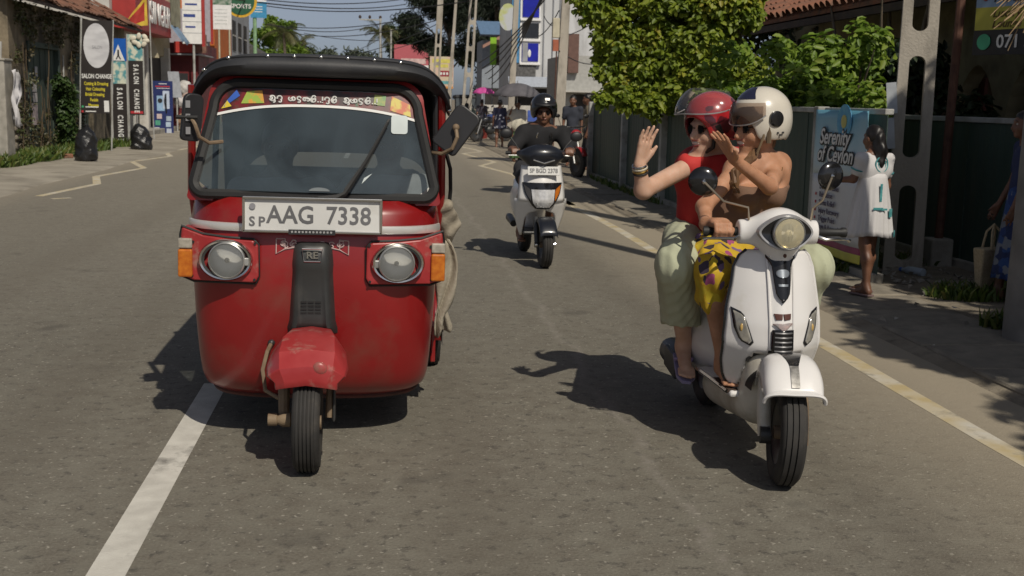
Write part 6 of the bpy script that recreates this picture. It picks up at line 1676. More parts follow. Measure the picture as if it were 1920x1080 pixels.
MB().lathe([(.060, .022), (.053, .012), (.038, .002), (.018, -.004), (0, -.004)], c=(0, .192, 1.012), ax=(0, -1, 0), n=40, caps=False).build("reflector", M("warm_reflector", (.78, .70, .50), r=.25, m=.9, var=.15, vs=14), hd, smooth=80)
MB().ell((0, .176, 1.012), (.015, .010, .015), 12, 8).build("bulb", M("warm_bulb", (.75, .68, .48), r=.2, coat=.5), hd)
G_ = []
for rr in np.linspace(0, .061, 9): G_.append([(rr * math.cos(a), .164 - .012 * (1 - (rr / .061) ** 2) + .0016 * math.sin(rr * math.cos(a) * 420), 1.012 + rr * math.sin(a)) for a in np.linspace(0, 2 * PI, 41)[:-1]])
MB().grid(G_, wrap=True).build("headlamp_lens", glass_mat("warm_lens_glass", (.96, .93, .84), .42, .10, 1.45, dcol=(.72, .66, .47)), hd, smooth=60)
MB().ell((0, .210, .914), (.008, .006, .009), 8, 6).build("keyhole_screw", M_RUST, hd)
# grips, levers, mirrors
for s in (-1, 1):
    g_ = MB().lathe([(.0, 0), (.021, 0), (.0175, .01), (.0165, .115), (.022, .125), (.022, .14), (.0, .14)], c=(s * .172, .337, 1.0), ax=(s, .18, -.02), n=14).build("grip", M_RUB, VES)
    MB().tube([(s * .172, .30, .985), (s * .20, .285, .975), (s * .27, .30, .975), (s * .305, .32, .972), (s * .318, .325, .965)], [.008, .007, .006, .006, .009], 7).build("brake_lever", M_CHROME, VES)
def loc(p): return Matrix.Rotation(-SCZ, 3, 'Z') @ (Vector(p) - SCO)
for s, mp in ((-1, loc(at_y(1318, 340, 4.88))), (1, loc(at_y(1558, 330, 4.86)))):
    m_ = MB().lathe([(.0, -.018), (.036, -.015), (.058, -.006), (.063, .004), (.060, .008), (0, .008)], c=mp, ax=(.25 * -s, 1, .05), n=28).build("rear_view_mirror", M_GLOSSK, VES, smooth=50)
    a = Vector((s * .135, .30, 1.055)); e = mp + Vector((0, -.016, 0))
    MB().tube([a, a + Vector((s * .004, 0, .05)), a.lerp(e, .55) + Vector((0, 0, -.012 if s < 0 else -.02)), e], .0052, 7).build("mirror_stem", M("stem_chrome", (.40, .33, .24), r=.3, m=.8), m_)
    MB().ell(e, (.010, .010, .013), 8, 6).build("mirror_ball", M_CHROME, m_)
# front mudguard: flared shell over the wheel
rows = []
for i, a in enumerate(np.linspace(RAD(44), RAD(158), 26)):
    row = []
    t_ = i / 25
    for u in np.linspace(-1, 1, 23):
        hw = .128 - .028 * t_ - .012 * math.exp(-(t_ / .12) ** 2)
        dr = (.150 - .03 * t_) * abs(u) ** 3.0
        x = hw * math.sin(u * PI / 2) ** 1 if u >= 0 else -hw * math.sin(-u * PI / 2)
        ctr = -.012 * (1 - u * u) * math.exp(-(t_ / .15) ** 2)
        row.append((x, -math.cos(a) * .255 + .015 + .05 * abs(u) ** 3 * (1 - t_) * .6, .215 + math.sin(a) * .325 - dr * math.sin(a) ** 1.5 * .75 + ctr * 2))
    rows.append(row)
mg = MB().grid(rows).build("front_mudguard", M_VWHITE, VES, smooth=60, solid=.006)
MB().tube([(x * 1.03, y - .003, z) for x, y, z in rows[0]], .008, 6).build("mudguard_lip", M_VWHITE, mg)
def fend_row(i_, w_, o_): return [(rows[i_][k_][0], rows[i_][k_][1] - .6 * o_, rows[i_][k_][2] + .8 * o_) for k_ in range(11 - w_, 12 + w_)]
def same(r_, n_=9):
    xs = np.linspace(r_[0][0], r_[-1][0], n_); X_ = [p[0] for p in r_]
    return [(x, float(np.interp(x, X_, [p[1] for p in r_])), float(np.interp(x, X_, [p[2] for p in r_]))) for x in xs]
def narrow(r_, f_): return [(x, y, z) for x, y, z in same([(p[0], p[1], p[2]) for p in r_], 9)] if f_ >= 1 else same(r_, 9)
MB().grid([same(fend_row(i_, w_, .004)) for i_, w_ in ((5, 1), (8, 2), (11, 3), (14, 3), (18, 4))]).build("black_stripe", M_GLOSSK, mg, smooth=60)
MB().grid([same(fend_row(i_, w_, .005)) for i_, w_ in ((1, 1), (3, 1), (5, 1))]).build("chrome_crest", M("scuffed_silver", (.30, .29, .27), r=.35, m=.5, var=.4, vs=40), mg, smooth=60)
fw = wheel(VES, (0, 0, .215), .215, .102, "front_wheel", M_GUN, ribs=3)
fw.rotation_euler = (0, RAD(2), 0)
MB().tube([(-.082, .03, .19), (-.086, .06, .30), (-.075, .12, .48)], [.028, .030, .028], 12).build("suspension_leg", M_VCREAM, VES)
MB().lathe([(.0, -.02), (.035, -.02), (.035, .02), (0, .02)], c=(-.085, .01, .20), ax=(1, 0, 0), n=16).build("axle_arm", M_GUN, VES)
MB().tube([(.088, .05, .15), (.085, .07, .30), (.07, .12, .48)], .014, 8).build("shock_absorber", M_BRN, VES)
# the steering is turned a little towards the rickshaw
_st = Matrix.Translation((0, .14, 0)) @ Matrix.Rotation(RAD(-9), 4, 'Z') @ Matrix.Translation((0, -.14, 0))
for o in [x for x in bpy.data.objects if x.parent == VES and x.name.split('.')[0] in ("front_mudguard", "front_wheel", "suspension_leg", "axle_arm", "shock_absorber")]:
    o.matrix_basis = _st @ o.matrix_basis
# body: belly, floor, rear cowls
s = SDF()
s.cap((-.01, .40, .25), (-.01, .86, .21), .125, .135, k=.06, n=(0, 0, 1), sq=.85)
s.cap((0, .33, .32), (0, .33, .44), .12, .12, k=.05)
s.build("belly", M_VCREAM, VES, h=.012, smooth_it=2)
MB().prism([(-.165, .34), (-.175, .60), (-.19, .82), (.19, .82), (.175, .60), (.165, .34)], lambda u, v, w_: (u, v, w_), .275, .305).build("floorboard", M_VWHITE, VES, smooth=0, bevel=.012)
for sg in (-1, 1): MB().tube([(sg * .172, .36, .300), (sg * .182, .60, .300), (sg * .195, .80, .300)], .010, 6).build("floor_rail", M_CHROME, VES)
for k in range(4): MB().bb((-.12 + k * .07, .40, .305), (-.10 + k * .07, .78, .312)).build("floor_rib", M_RUB, VES, smooth=0)
s = SDF()
s.ell((0, 1.12, .50), (.17, .42, .26), k=.05); s.ell((-.11, 1.10, .42), (.105, .34, .19), k=.06); s.ell((.11, 1.10, .42), (.105, .34, .19), k=.06)
s.cap((0, .78, .36), (0, .84, .66), .10, .12, k=.08); s.cap((0, 1.3, .60), (0, 1.52, .56), .12, .07, k=.08); s.half((0, 0, .72), (0, 0, 1))
s.ell((0, 1.28, .18), (.10, .26, .24), k=.02, op='s')
s.build("rear_body", M_VWHITE, VES, h=.014, smooth_it=2)
s = SDF(); s.cap((0, .82, .765), (0, 1.10, .760), .115, .13, k=.05, n=(0, 0, 1), sq=.38); s.cap((0, 1.10, .78), (0, 1.42, .775), .13, .105, k=.05, n=(0, 0, 1), sq=.38)
s.build("seat", M_RUB, VES, h=.012)
wheel(VES, (0, 1.28, .215), .215, .115, "rear_wheel", M_GUN, ribs=3)
MB().lathe([(.0, 0), (.06, 0), (.070, .04), (.068, .30), (.045, .36), (0, .36)], c=(-.165, 1.08, .235), ax=(-.05, 1, .10), n=18).build("exhaust_muffler", M("dark_blue_black_metal", (.018, .020, .028), r=.4, var=.2), VES)
MB().box((-.245, 1.12, .26), (.02, .24, .11), rx=.1).build("muffler_shield", MATS["dark_blue_black_metal"], VES, smooth=0, bevel=.02)
MB().tube([(-.20, .92, .25), (-.27, .93, .24)], .014, 8).build("pillion_peg", M_RUB, VES)
MB().tube([(.20, .92, .25), (.27, .93, .24)], .014, 8).build("pillion_peg", M_RUB, VES)
MB().tube([(-.12, 1.38, .74), (-.12, 1.56, .76), (.12, 1.56, .76), (.12, 1.38, .74)], .012, 8).build("grab_rail", M_CHROME, VES)
# ================================================================== PEOPLE
SKIN_L = M("light_skin", (.50, .30, .205), r=.5, c2=(.57, .37, .275), vs=16, sss=.12, bump=.08, bs=160, spec=.3)
SKIN_T = M("tanned_skin", (.37, .185, .105), r=.55, c2=(.49, .26, .16), vs=16, sss=.12, spec=.3, bump=.08, bs=160)
SKIN_D = M("brown_skin", (.135, .062, .036), r=.5, c2=(.18, .085, .05), vs=9, sss=.08)
M_HAIRK = M("black_hair", (.010, .008, .007), r=.45, var=.4, vs=60, stretch=(1, 1, .15))
M_HAIRB = M("brown_hair", (.10, .05, .022), r=.5, c2=(.19, .105, .05), vs=40, stretch=(1, 1, .15))
M_SHADES = M("dark_lens", (.006, .006, .007), r=.08, coat=.5)
M_TEETH = M("teeth", (.66, .62, .55), r=.35, var=.03)
M_LIP = M("lips", (.26, .075, .065), r=.4)
M_MOUTH = M("mouth_inside", (.05, .012, .012), r=.6)
V3 = lambda *a: np.array(a, float)
def unit(v): v = np.array(v, float); return v / (np.linalg.norm(v) + 1e-12)
def face_frame(f, up=(0, 0, 1)):
    f = unit(f); r = unit(np.cross(f, up)); u = np.cross(r, f); return f, r, u
def rot_of(f, r, u): return np.stack([r, f, u], 0)      # world -> (right, forward, up)
def add_head(s, c, f, up=(0, 0, 1), k=1.0, smile=True):
    """c: centre of the skull"""
    f, r, u = face_frame(f, up); R_ = rot_of(f, r, u)
    s.ell(c, (.074 * k, .094 * k, .100 * k), R_, k=.02)
    s.ell(c + f * .030 * k - u * .055 * k, (.058 * k, .062 * k, .070 * k), R_, k=.04)          # face and jaw
    s.ell(c + f * .070 * k - u * .108 * k, (.026 * k, .022 * k, .020 * k), R_, k=.03)          # chin
    s.cap(c + f * .088 * k - u * .005 * k, c + f * .112 * k - u * .050 * k, .009 * k, .014 * k, k=.016)   # nose
    for sd in (-1, 1):
        s.ell(c + f * .062 * k + r * sd * .042 * k - u * .050 * k, (.026 * k, .022 * k, .024 * k), R_, k=.025)   # cheek
        s.ell(c + f * .086 * k + r * sd * .034 * k - u * .016 * k, (.017 * k, .012 * k, .011 * k), R_, k=.012, op='s')
        s.ell(c + r * sd * .078 * k - u * .022 * k - f * .004, (.012 * k, .022 * k, .032 * k), R_, k=.012)         # ear
        s.cap(c + f * .090 * k + r * sd * .012 * k + u * .012 * k, c + f * .080 * k + r * sd * .048 * k + u * .014 * k, .008 * k, .006 * k, k=.014)   # brow
    s.cap(c + f * .094 * k - r * .020 * k - u * .072 * k, c + f * .094 * k + r * .020 * k - u * .072 * k, .008 * k, .008 * k, k=.012)
    if smile: s.ell(c + f * .104 * k - u * .080 * k, (.024 * k, .016 * k, .010 * k), R_, k=.008, op='s')
def face_parts(t, c, f, up=(0, 0, 1), k=1.0, shades=True, smile=True, hair=None):
    f, r, u = face_frame(f, up); V = lambda a, b_, d: tuple(c + r * a * k + f * b_ * k + u * d * k)
    if smile:
        MB().tube([V(x, .093 - 8 * x * x, -.078 + 6 * x * x) for x in np.linspace(-.022, .022, 9)], .0075 * k, 6, flat=1.3).build("teeth", M_TEETH, t)
        MB().tube([V(x, .096 - 8 * x * x, -.092 + 9 * x * x) for x in np.linspace(-.023, .023, 9)], .0048 * k, 6).build("lower_lip", M_LIP, t)
        MB().tube([V(x, .100 - 8 * x * x, -.067 + 6 * x * x) for x in np.linspace(-.026, .026, 9)], .0036 * k, 6).build("upper_lip", M_LIP, t)
    else:
        MB().tube([V(x, .102 - 8 * x * x, -.074) for x in np.linspace(-.022, .022, 9)], .0045 * k, 6).build("lips", M_LIP, t)
    if shades:
        g = MB()
        for sd in (-1, 1):
            lens = [(sd * (.034 + .027 * math.cos(a)), .100 - .25 * abs(.027 * math.cos(a) * sd + .006) ** 1, -.014 + .021 * math.sin(a)) for a in np.linspace(0, 2 * PI, 18, endpoint=False)]
            g.add([V(*p) for p in lens] + [V(p[0], p[1] - .006, p[2]) for p in lens], [tuple(range(18)), tuple(range(35, 17, -1))] + [(i, (i + 1) % 18, 18 + (i + 1) % 18, 18 + i) for i in range(18)])
            g.tube([V(sd * .060, .088, -.008), V(sd * .076, .05, -.006), V(sd * .082, .0, -.012)], .0035 * k, 5)
        g.tube([V(-.010, .102, -.008), V(0, .106, -.006), V(.010, .102, -.008)], .003 * k, 5)
        g.build("sunglasses", M_SHADES, t, smooth=40)
    else:
        for sd in (-1, 1):
            MB().ell(V(sd * .033, .078, -.014), (.012 * k, .012 * k, .009 * k), 10, 8).build("eye", M("eye_white", (.50, .47, .44), r=.3), t)
            MB().ell(V(sd * .033, .0855, -.014), (.0058 * k, .0058 * k, .0058 * k), 8, 6).build("iris", M("iris", (.012, .008, .006), r=.2), t)
            MB().tube([V(sd * .015, .094, .008), V(sd * .033, .093, .014), V(sd * .052, .080, .008)], .0035 * k, 5).build("eyebrow", M_HAIRK, t)
def open_hand(s, w, d, n, side=1, k=1.0, curl=.25, spread=.16, thumb=.8):
    """w wrist, d finger direction, n palm normal; side: which way the thumb lies"""
    d = unit(d); n = unit(np.array(n) - d * np.dot(n, d)); l = np.cross(d, n) * side
    for o in (-.020, 0, .020): s.cap(w + l * o * .6 * k, w + d * .082 * k + l * o * 1.15 * k, .0150 * k, .0125 * k, k=.010)
    for o, L_, sp in ((.030, .070, 1.0), (.0105, .079, .3), (-.0095, .073, -.35), (-.028, .057, -1.1)):
        a = w + d * .080 * k + l * o * k; dd = unit(d + l * sp * spread + n * curl * .3); m = a + dd * L_ * .55 * k; d2 = unit(dd + n * curl)
        s.cap(a, m, .0095 * k, .0085 * k, k=.004); s.cap(m, m + d2 * L_ * .50 * k, .0085 * k, .0066 * k, k=.003)
    a = w + d * .022 * k + l * .026 * k; dd = unit(d * .75 + l * thumb + n * .25); m = a + dd * .038 * k
    s.cap(a, m, .0145 * k, .0105 * k, k=.010); s.cap(m, m + unit(dd + d * .35) * .032 * k, .0102 * k, .0075 * k, k=.004)
def grip_hand(s, w, c, axis, out, k=1.0):
    """fist round a bar through c along axis (towards the thumb); out: the way the knuckles face"""
    ax = unit(axis); o = unit(np.array(out) - ax * np.dot(out, ax)); q = np.cross(ax, o)
    if q[2] > 0: q = -q
    for i in range(4):
        p = c + ax * (.030 - .0205 * i) * k
        P = [p - o * .012 * k - q * .032 * k, p + o * .026 * k - q * .024 * k, p + o * .034 * k + q * .006 * k, p + o * .016 * k + q * .028 * k, p - o * .010 * k + q * .026 * k]
        s.chain(P, [.0125 * k, .0115 * k, .0105 * k, .0095 * k, .008 * k], k=.004)
    s.cap(w, c - o * .012 * k - q * .028 * k + ax * .012 * k, .024 * k, .024 * k, k=.02); s.cap(w, c - o * .012 * k - q * .028 * k - ax * .018 * k, .024 * k, .020 * k, k=.02)
    s.chain([c + ax * .040 * k - o * .02 * k - q * .02 * k, c + ax * .046 * k + o * .018 * k, c + ax * .036 * k + o * .026 * k + q * .018 * k], [.013 * k, .011 * k, .009 * k], k=.006)
def foot(s, ankle, d, k=1.0, up=(0, 0, 1)):
    d = unit(d); u = unit(up); l = np.cross(d, u); a = np.array(ankle)
    s.cap(a, a - u * .045 * k - d * .03 * k, .036 * k, .030 * k, k=.02)
    s.cap(a - u * .035 * k, a - u * .062 * k + d * .12 * k, .034 * k, .024 * k, k=.03)
    s.cap(a - u * .062 * k - d * .035 * k, a - u * .068 * k + d * .12 * k, .026 * k, .022 * k, k=.02)
    for i in range(5):
        o = (-.030 + .0145 * i) * k; L_ = (.052, .058, .055, .048, .04)[i] * k
        b_ = a - u * .068 * k + d * .122 * k + l * o; s.cap(b_, b_ + d * L_ - u * .004, .0115 * k if i == 0 else .0088 * k, .0085 * k, k=.005)
def cloth_noise(a=.006, fx=26, seed=0):
    ph = np.random.default_rng(seed).random(6) * 6
    return lambda X, Y, Z: a * (np.sin(fx * X + .6 * fx * Z + ph[0]) * np.sin(.5 * fx * Y + ph[1]) + .6 * np.sin(.7 * fx * Z - .9 * fx * Y + ph[2]) + .4 * np.sin(1.7 * fx * X - .8 * fx * Z + ph[3]))
def helmet_shell(c, f, up, Rl, Rf, Ru, open_low=.075, ear=.06):
    f, r, u = face_frame(f, up); R_ = rot_of(f, r, u); s = SDF()
    s.ell(c, (Rl, Rf, Ru), R_, k=.01)
    s.ell(c - u * .055, (Rl * .97, Rf * .93, Ru * .86), R_, k=.03)
    s.ell(c - u * .015, (Rl - .022, Rf - .022, Ru - .022), R_, k=.004, op='s')
    s.cap(c - u * .03 - u * .02, c - u * .30, Rl - .026, Rl - .020, k=.01, op='s')
    s.ell(c + f * .135 - u * open_low, (.088, .115, .078), R_, k=.012, op='s')
    s.cap(c + f * .10 - u * .13, c + f * .2 - u * .16, .09, .12, k=.012, op='s')
    return s, f, r, u
def visor(t, c, f, up, R0, az, e0, e1, mat, name="visor", tilt=0.0, sq=1.0, n=18, m=8):
    f, r, u = face_frame(f, up)
    if tilt:
        f, u = f * math.cos(tilt) + u * math.sin(tilt), u * math.cos(tilt) - f * math.sin(tilt)
    G = []
    for i in range(m + 1):
        G.append([])
        for a in np.linspace(RAD(-az), RAD(az), n + 1):
            eb = e0 + 18 * abs(a / RAD(az)) ** 3; e = RAD(eb + (e1 - eb) * i / m); G[-1].append(tuple(c + (f * math.cos(a) + r * math.sin(a)) * math.cos(e) * R0 * sq + u * math.sin(e) * R0))
    o = MB().grid(G).build(name, mat, t, smooth=80)
    return G, o

# ------------------------------------------------------------------ the woman who drives the scooter
W0 = np.array((1.66, 5.30, 0.0))
WOM = thing("person", W0, "woman driving the white scooter in a white helmet, bare shoulders and yellow print skirt", "person")
P_ = lambda px, py, Y: np.array(at_y(px, py, Y)) - W0
hc = P_(1421, 233, 5.27); wf = unit((-.96, -.28, -.06)); wup = unit((.06, .0, 1))
nk = P_(1425, 285, 5.30); ch = P_(1424, 335, 5.31); wa = np.array((-.01, .02, 1.00)); pe = np.array((-.01, .06, .86))
shL = P_(1460, 308, 5.36); shR = P_(1380, 318, 5.24)
elL = P_(1443, 350, 5.06); wrL = P_(1376, 299, 4.98)
elR = P_(1320, 388, 5.08); wrR = P_(1324, 420, 4.90)
gL = np.array(SCO) + np.array((-.235, .348, 1.0)) - W0
s = SDF()
add_head(s, hc, wf, wup)
s.cap(hc - V3(0, 0, .06) - wf * .02, nk + V3(0, 0, -.02), .050, .054, k=.03)
s.cap(nk - V3(0, 0, .03), shL, .046, .046, k=.04); s.cap(nk - V3(0, 0, .03), shR, .046, .046, k=.04)
s.cap(shL, shR, .046, .046, k=.05)
s.cap(ch + V3(-.05, 0, 0), ch + V3(.05, 0, 0), .086, .086, k=.06, n=(0, 1, 0), sq=.85); s.cap(ch, wa, .105, .092, k=.06, n=(0, 1, 0), sq=.82); s.cap(wa, pe, .105, .135, k=.06)
for b_ in (P_(1398, 368, 5.21), P_(1448, 366, 5.24)): s.ell(b_, (.058, .055, .055), k=.04)
s.cap(shL, elL, .041, .034, k=.03); s.cap(elL, wrL, .035, .023, k=.02)
s.cap(shR, elR, .041, .035, k=.03); s.cap(elR, wrR, .036, .025, k=.02)
open_hand(s, wrL, P_(1345, 247, 4.93) - wrL, (-.75, -.35, .15), side=1, k=1.05, curl=.15, spread=.22, thumb=.7)
grip_hand(s, wrR, gL + V3(0, 0, .004), (1, .1, 0), (0, -1, .1))
knR = P_(1338, 508, 4.99); anR = P_(1356, 672, 5.02)
knL = np.array((.165, -.31, .74)); anL = np.array((.115, -.27, .40))
hipR = pe + V3(-.10, -.02, -.02); hipL = pe + V3(.10, -.02, -.02)
for hip, kn, an in ((hipR, knR, anR), (hipL, knL, anL)):
    s.cap(hip, kn, .085, .058, k=.05); s.cap(kn, kn + (an - kn) * .35 + V3(0, .015, 0), .055, .054, k=.03); s.cap(kn + (an - kn) * .35 + V3(0, .015, 0), an, .054, .032, k=.03)
    foot(s, an, (-.05, -1, -.05))
s.build("body", SKIN_T, WOM, h=.006, smooth_it=2)
face_parts(WOM, hc, wf, wup)
hcen = hc + V3(.022, .012, .042)
s, f, r, u = helmet_shell(hcen, wf, wup, .128, .140, .130)
M_HELW = M("cream_helmet_paint", (.62, .58, .50), r=.25, var=.04, coat=.6)
hel = s.build("helmet", M_HELW, WOM, h=.006, smooth_it=2)
sd = -r if np.dot(-r, V3(0.3, -1, 0)) > np.dot(r, V3(.3, -1, 0)) else r
pv_ = hcen + sd * .118 - u * .012 + f * .012
MB().lathe([(.036, 0), (.036, .016), (.030, .021), (0, .022)], c=pv_, ax=sd, n=22).build("ear_disc", M_GLOSSK, hel)
G, vo = visor(WOM, hcen - u * .004, wf, wup, .150, 62, -14, 26, glass_mat("smoky_visor", (.62, .52, .46), .18, .14, 1.35, dcol=(.20, .16, .14)), "visor", sq=1.0)
MB().tube(G[0], .0035, 5).build("visor_edge", M("visor_edge_silver", (.5, .5, .5), r=.3, m=.6), vo)
G2 = []
for e in (36, 48, 60, 72): G2.append([tuple(hcen + (f * math.cos(a) * .143 + r * math.sin(a) * .131) * math.cos(RAD(e)) + u * math.sin(RAD(e)) * .134) for a in np.linspace(-.75 + .006 * (e - 36), .75 - .006 * (e - 36), 9)])
MB().grid(G2).build("dark_crown_stripe", M("navy_decal", (.02, .022, .05), r=.2, coat=.5), hel, smooth=80)
for k_ in range(3): MB().box(tuple(hcen + sd * .122 - u * (.075 + .010 * (k_ % 2)) + f * (.0 - .014 * k_)), (.010, .010, .008)).build("helmet_mark", M_INKK, hel, smooth=0)
# helmet padding and strap
MB().tube([tuple(hcen + sd * .105 + f * .055 - u * .03), tuple(hcen + sd * .103 + f * .062 - u * .09), tuple(hc + sd * .070 + f * .05 - u * .125), tuple(hc + f * .04 - u * .135)], .006, 6).build("chin_strap", M("tan_strap", (.20, .14, .08), r=.8), hel)
MB().tube([tuple(hcen + sd * .112 + f * .040 - u * (.02 + .02 * i)) for i in range(6)], .012, 6).build("edge_padding", M("brown_padding", (.12, .085, .05), r=.8), hel)
# hair braid falling on the chest
hb = [tuple(nk + V3(-.02, -.04, .05)), tuple(nk + V3(-.062, -.085, -.02)), tuple(P_(1379, 322, 5.16)), tuple(P_(1377, 343, 5.14)), tuple(P_(1381, 362, 5.14))]
b = MB()
for j in range(4):
    b.tube([(p[0] + .012 * math.cos(j * 1.6 + i * 1.5), p[1] + .012 * math.sin(j * 1.6 + i * 1.5), p[2]) for i, p in enumerate(hb)], [.014, .014, .013, .012, .006], 6)
b.build("hair_braid", M_HAIRB, WOM)
SDF().ell(tuple(nk + V3(.03, .05, .06)), (.06, .05, .08), k=.03).ell(tuple(hc + V3(.05, .04, -.06)), (.05, .05, .06), k=.03).build("hair", M_HAIRB, WOM, h=.010)
MB().tube([tuple(nk + V3(.055 * math.cos(a), .055 * math.sin(a) - .01, -.012 + .02 * math.sin(a))) for a in np.linspace(.2, -PI - .2, 14)], .010, 6).build("red_neck_scarf", M("orange_red_cloth", (.48, .07, .04), r=.8), WOM)
MB().tube([tuple(nk + V3(.085 * math.cos(a), -.065 + .085 * math.sin(a) * .8, -.055 + .05 * math.sin(a))) for a in np.linspace(-.2, -PI + .2, 16)], .0024, 5).build("necklace", M("gold", (.75, .52, .18), r=.25, m=1), WOM)
# strapless top
s = SDF(); M_TOP = M("brown_top", (.155, .088, .055), r=.85, c2=(.185, .105, .068), vs=12)
s.cap(ch + V3(-.05, 0, 0), ch + V3(.05, 0, 0), .086, .086, k=.06, n=(0, 1, 0), sq=.85); s.cap(ch, wa, .105, .092, k=.06, n=(0, 1, 0), sq=.82); s.cap(wa, pe, .105, .12, k=.06)
for b_ in (P_(1398, 368, 5.21), P_(1448, 366, 5.24)): s.ell(b_, (.058, .055, .055), k=.04)
s.half(P_(1424, 352, 5.22), (.05, -.15, 1))
s.build("strapless_top", M_TOP, WOM, h=.008, grow=.008, disp=cloth_noise(.002, 40, 3))
# yellow print skirt over the thighs
M_SKIRT = print_mat("yellow_skirt_print", [(.48, .34, .02), (.05, .035, .06), (.55, .42, .03), (.30, .06, .16), (.45, .30, .02), (.04, .03, .03), (.16, .10, .20), (.50, .38, .02)], scale=21, bg=(.50, .33, .018), dist=.50, stretch=(1, 1, .7))
s = SDF()
for hip, kn in ((hipR, knR), (hipL, knL)):
    s.cap(hip, kn + V3(0, .005, .0), .100, .074, k=.07); s.cap(kn, kn + V3(.01, .045, -.13), .072, .072, k=.05)
s.cap(pe, pe + V3(0, 0, .07), .135, .115, k=.06); s.cap(knR * .75 + hipR * .25 + V3(.05, 0, -.02), hipR + V3(.08, 0, -.03), .07, .09, k=.06)
s.build("print_skirt", M_SKIRT, WOM, h=.009, disp=lambda X, Y, Z: .010 * (np.abs(np.sin(40 * X - 20 * Y + 9 * Z)) - .6) + .006 * np.sin(48 * Y + 22 * Z), smooth_it=1)
for an in (anR, anL):
    MB().prism([(-.036, .035), (-.042, -.10), (-.036, -.185), (0, -.20), (.036, -.185), (.04, -.10), (.034, .035)], lambda u_, v_, w_: tuple(an + V3(u_, v_, -.094 + w_)), -.018, 0).build("sandal", M("dark_sandal", (.05, .03, .022), r=.8), WOM, smooth=0, bevel=.004)
MB().tube([tuple(anR + V3(.036 * math.cos(a), .036 * math.sin(a), .03 + .008 * math.cos(a))) for a in np.linspace(0, 2 * PI, 14)], .004, 5).build("anklet", M_CHROME, WOM)

# ------------------------------------------------------------------ the pillion passenger in red
Q0 = np.array((1.62, 5.62, 0.0))
PAS = thing("person", Q0, "pillion passenger in a red helmet and red shirt waving with raised right hand", "person")
P_ = lambda px, py, Y: np.array(at_y(px, py, Y)) - Q0
hc = P_(1333, 236, 5.55); pf = unit((-.92, -.39, -.04)); pup = unit((-.06, 0, 1))
nk = P_(1348, 283, 5.62); shR = P_(1310, 302, 5.56); shL = nk + V3(.17, .10, -.06)
elR = P_(1206, 357, 5.40); wrR = P_(1199, 309, 5.36)
ch = np.array((.0, .04, 1.18)); pe = np.array((.0, .12, .88)); wa = np.array((.0, .08, 1.02))
s = SDF(); add_head(s, hc, pf, pup)
s.cap(hc - V3(0, 0, .06) - pf * .02, nk, .052, .058, k=.03); s.cap(nk - V3(0, 0, .03), shR, .055, .054, k=.04); s.cap(nk - V3(0, 0, .03), shL, .055, .054, k=.04)
s.cap(ch + V3(-.07, 0, .02), ch + V3(.07, 0, .02), .11, .11, k=.06); s.cap(ch, wa, .12, .115, k=.06); s.cap(wa, pe, .12, .14, k=.06)
s.cap(shR, elR, .047, .040, k=.03); s.cap(elR, wrR, .040, .027, k=.025)
open_hand(s, wrR, P_(1214, 250, 5.35) - wrR, (.55, -.75, .15), side=1, k=1.15, curl=.20, spread=.14, thumb=.35)
elL = shL + V3(.06, -.16, -.22); wrL = np.array((.12, -.25, .99)); s.cap(shL, elL, .047, .04, k=.03); s.cap(elL, wrL, .04, .028, k=.025); s.cap(wrL, wrL + V3(-.05, -.05, 0), .03, .022, k=.02)
knR = P_(1268, 487, 5.14); anR = P_(1283, 640, 5.42)
knL = P_(1522, 496, 5.16); anL = np.array((.33, -.20, .32))
hipR = pe + V3(-.11, -.03, -.02); hipL = pe + V3(.11, -.03, -.02)
for hip, kn, an, fd in ((hipR, knR, anR, (-.12, -1, -.35)), (hipL, knL, anL, (.1, -1, -.2))):
    s.cap(hip, kn, .090, .062, k=.05); s.cap(kn, kn + (an - kn) * .35 + V3(0, .02, 0), .058, .056, k=.03); s.cap(kn + (an - kn) * .35 + V3(0, .02, 0), an, .056, .036, k=.03); foot(s, an, fd, 1.08, up=unit((-.0, -.3, 1)))
s.build("body", SKIN_L, PAS, h=.006, smooth_it=2)
face_parts(PAS, hc, pf, pup)
hcen = hc + V3(.010, .012, .040)
s, f, r, u = helmet_shell(hcen, pf, pup, .128, .140, .126)
def red_helmet():
    mt = print_mat("red_helmet_print", [(.36, .015, .02), (.42, .02, .025), (.36, .02, .025), (.10, .012, .02), (.38, .02, .03), (.24, .02, .04), (.40, .03, .03)], scale=15, rough=.22); mt.node_tree.nodes["Principled BSDF"].inputs["Coat Weight"].default_value = .6; return mt
hel = s.build("helmet", red_helmet(), PAS, h=.006, smooth_it=2)
# big clear visor, raised
G, vo = visor(PAS, hcen + u * .010, pf, pup, .155, 78, -10, 44, glass_mat("clear_visor", (.94, .90, .90), .12, .12, 1.4, dcol=(.30, .29, .30)), "visor", tilt=RAD(12), sq=1.18)
MB().tube(G[0], .0035, 5).build("visor_edge", MATS["visor_edge_silver"], vo)
sd = -r if np.dot(-r, V3(0.3, -1, 0)) > np.dot(r, V3(.3, -1, 0)) else r
MB().tube([tuple(hcen + sd * .10 + f * .06 - u * .05), tuple(hc + sd * .072 + f * .045 - u * .10), tuple(hc + f * .05 - u * .134), tuple(hc - sd * .07 + f * .04 - u * .09)], .010, 6).build("chin_strap", M_RUB, hel)
MB().tube([tuple(hcen + sd * .108 + f * (.060 - .012 * i) - u * (.03 + .022 * i)) for i in range(6)], .018, 6).build("edge_padding", M_RUB, hel)
M_REDSH = M("red_jersey", (.46, .022, .022), r=.8, c2=(.52, .035, .03), vs=9)
s = SDF(); s.cap(nk - V3(0, 0, .045), shR, .058, .066, k=.04); s.cap(nk - V3(0, 0, .045), shL, .058, .066, k=.04)
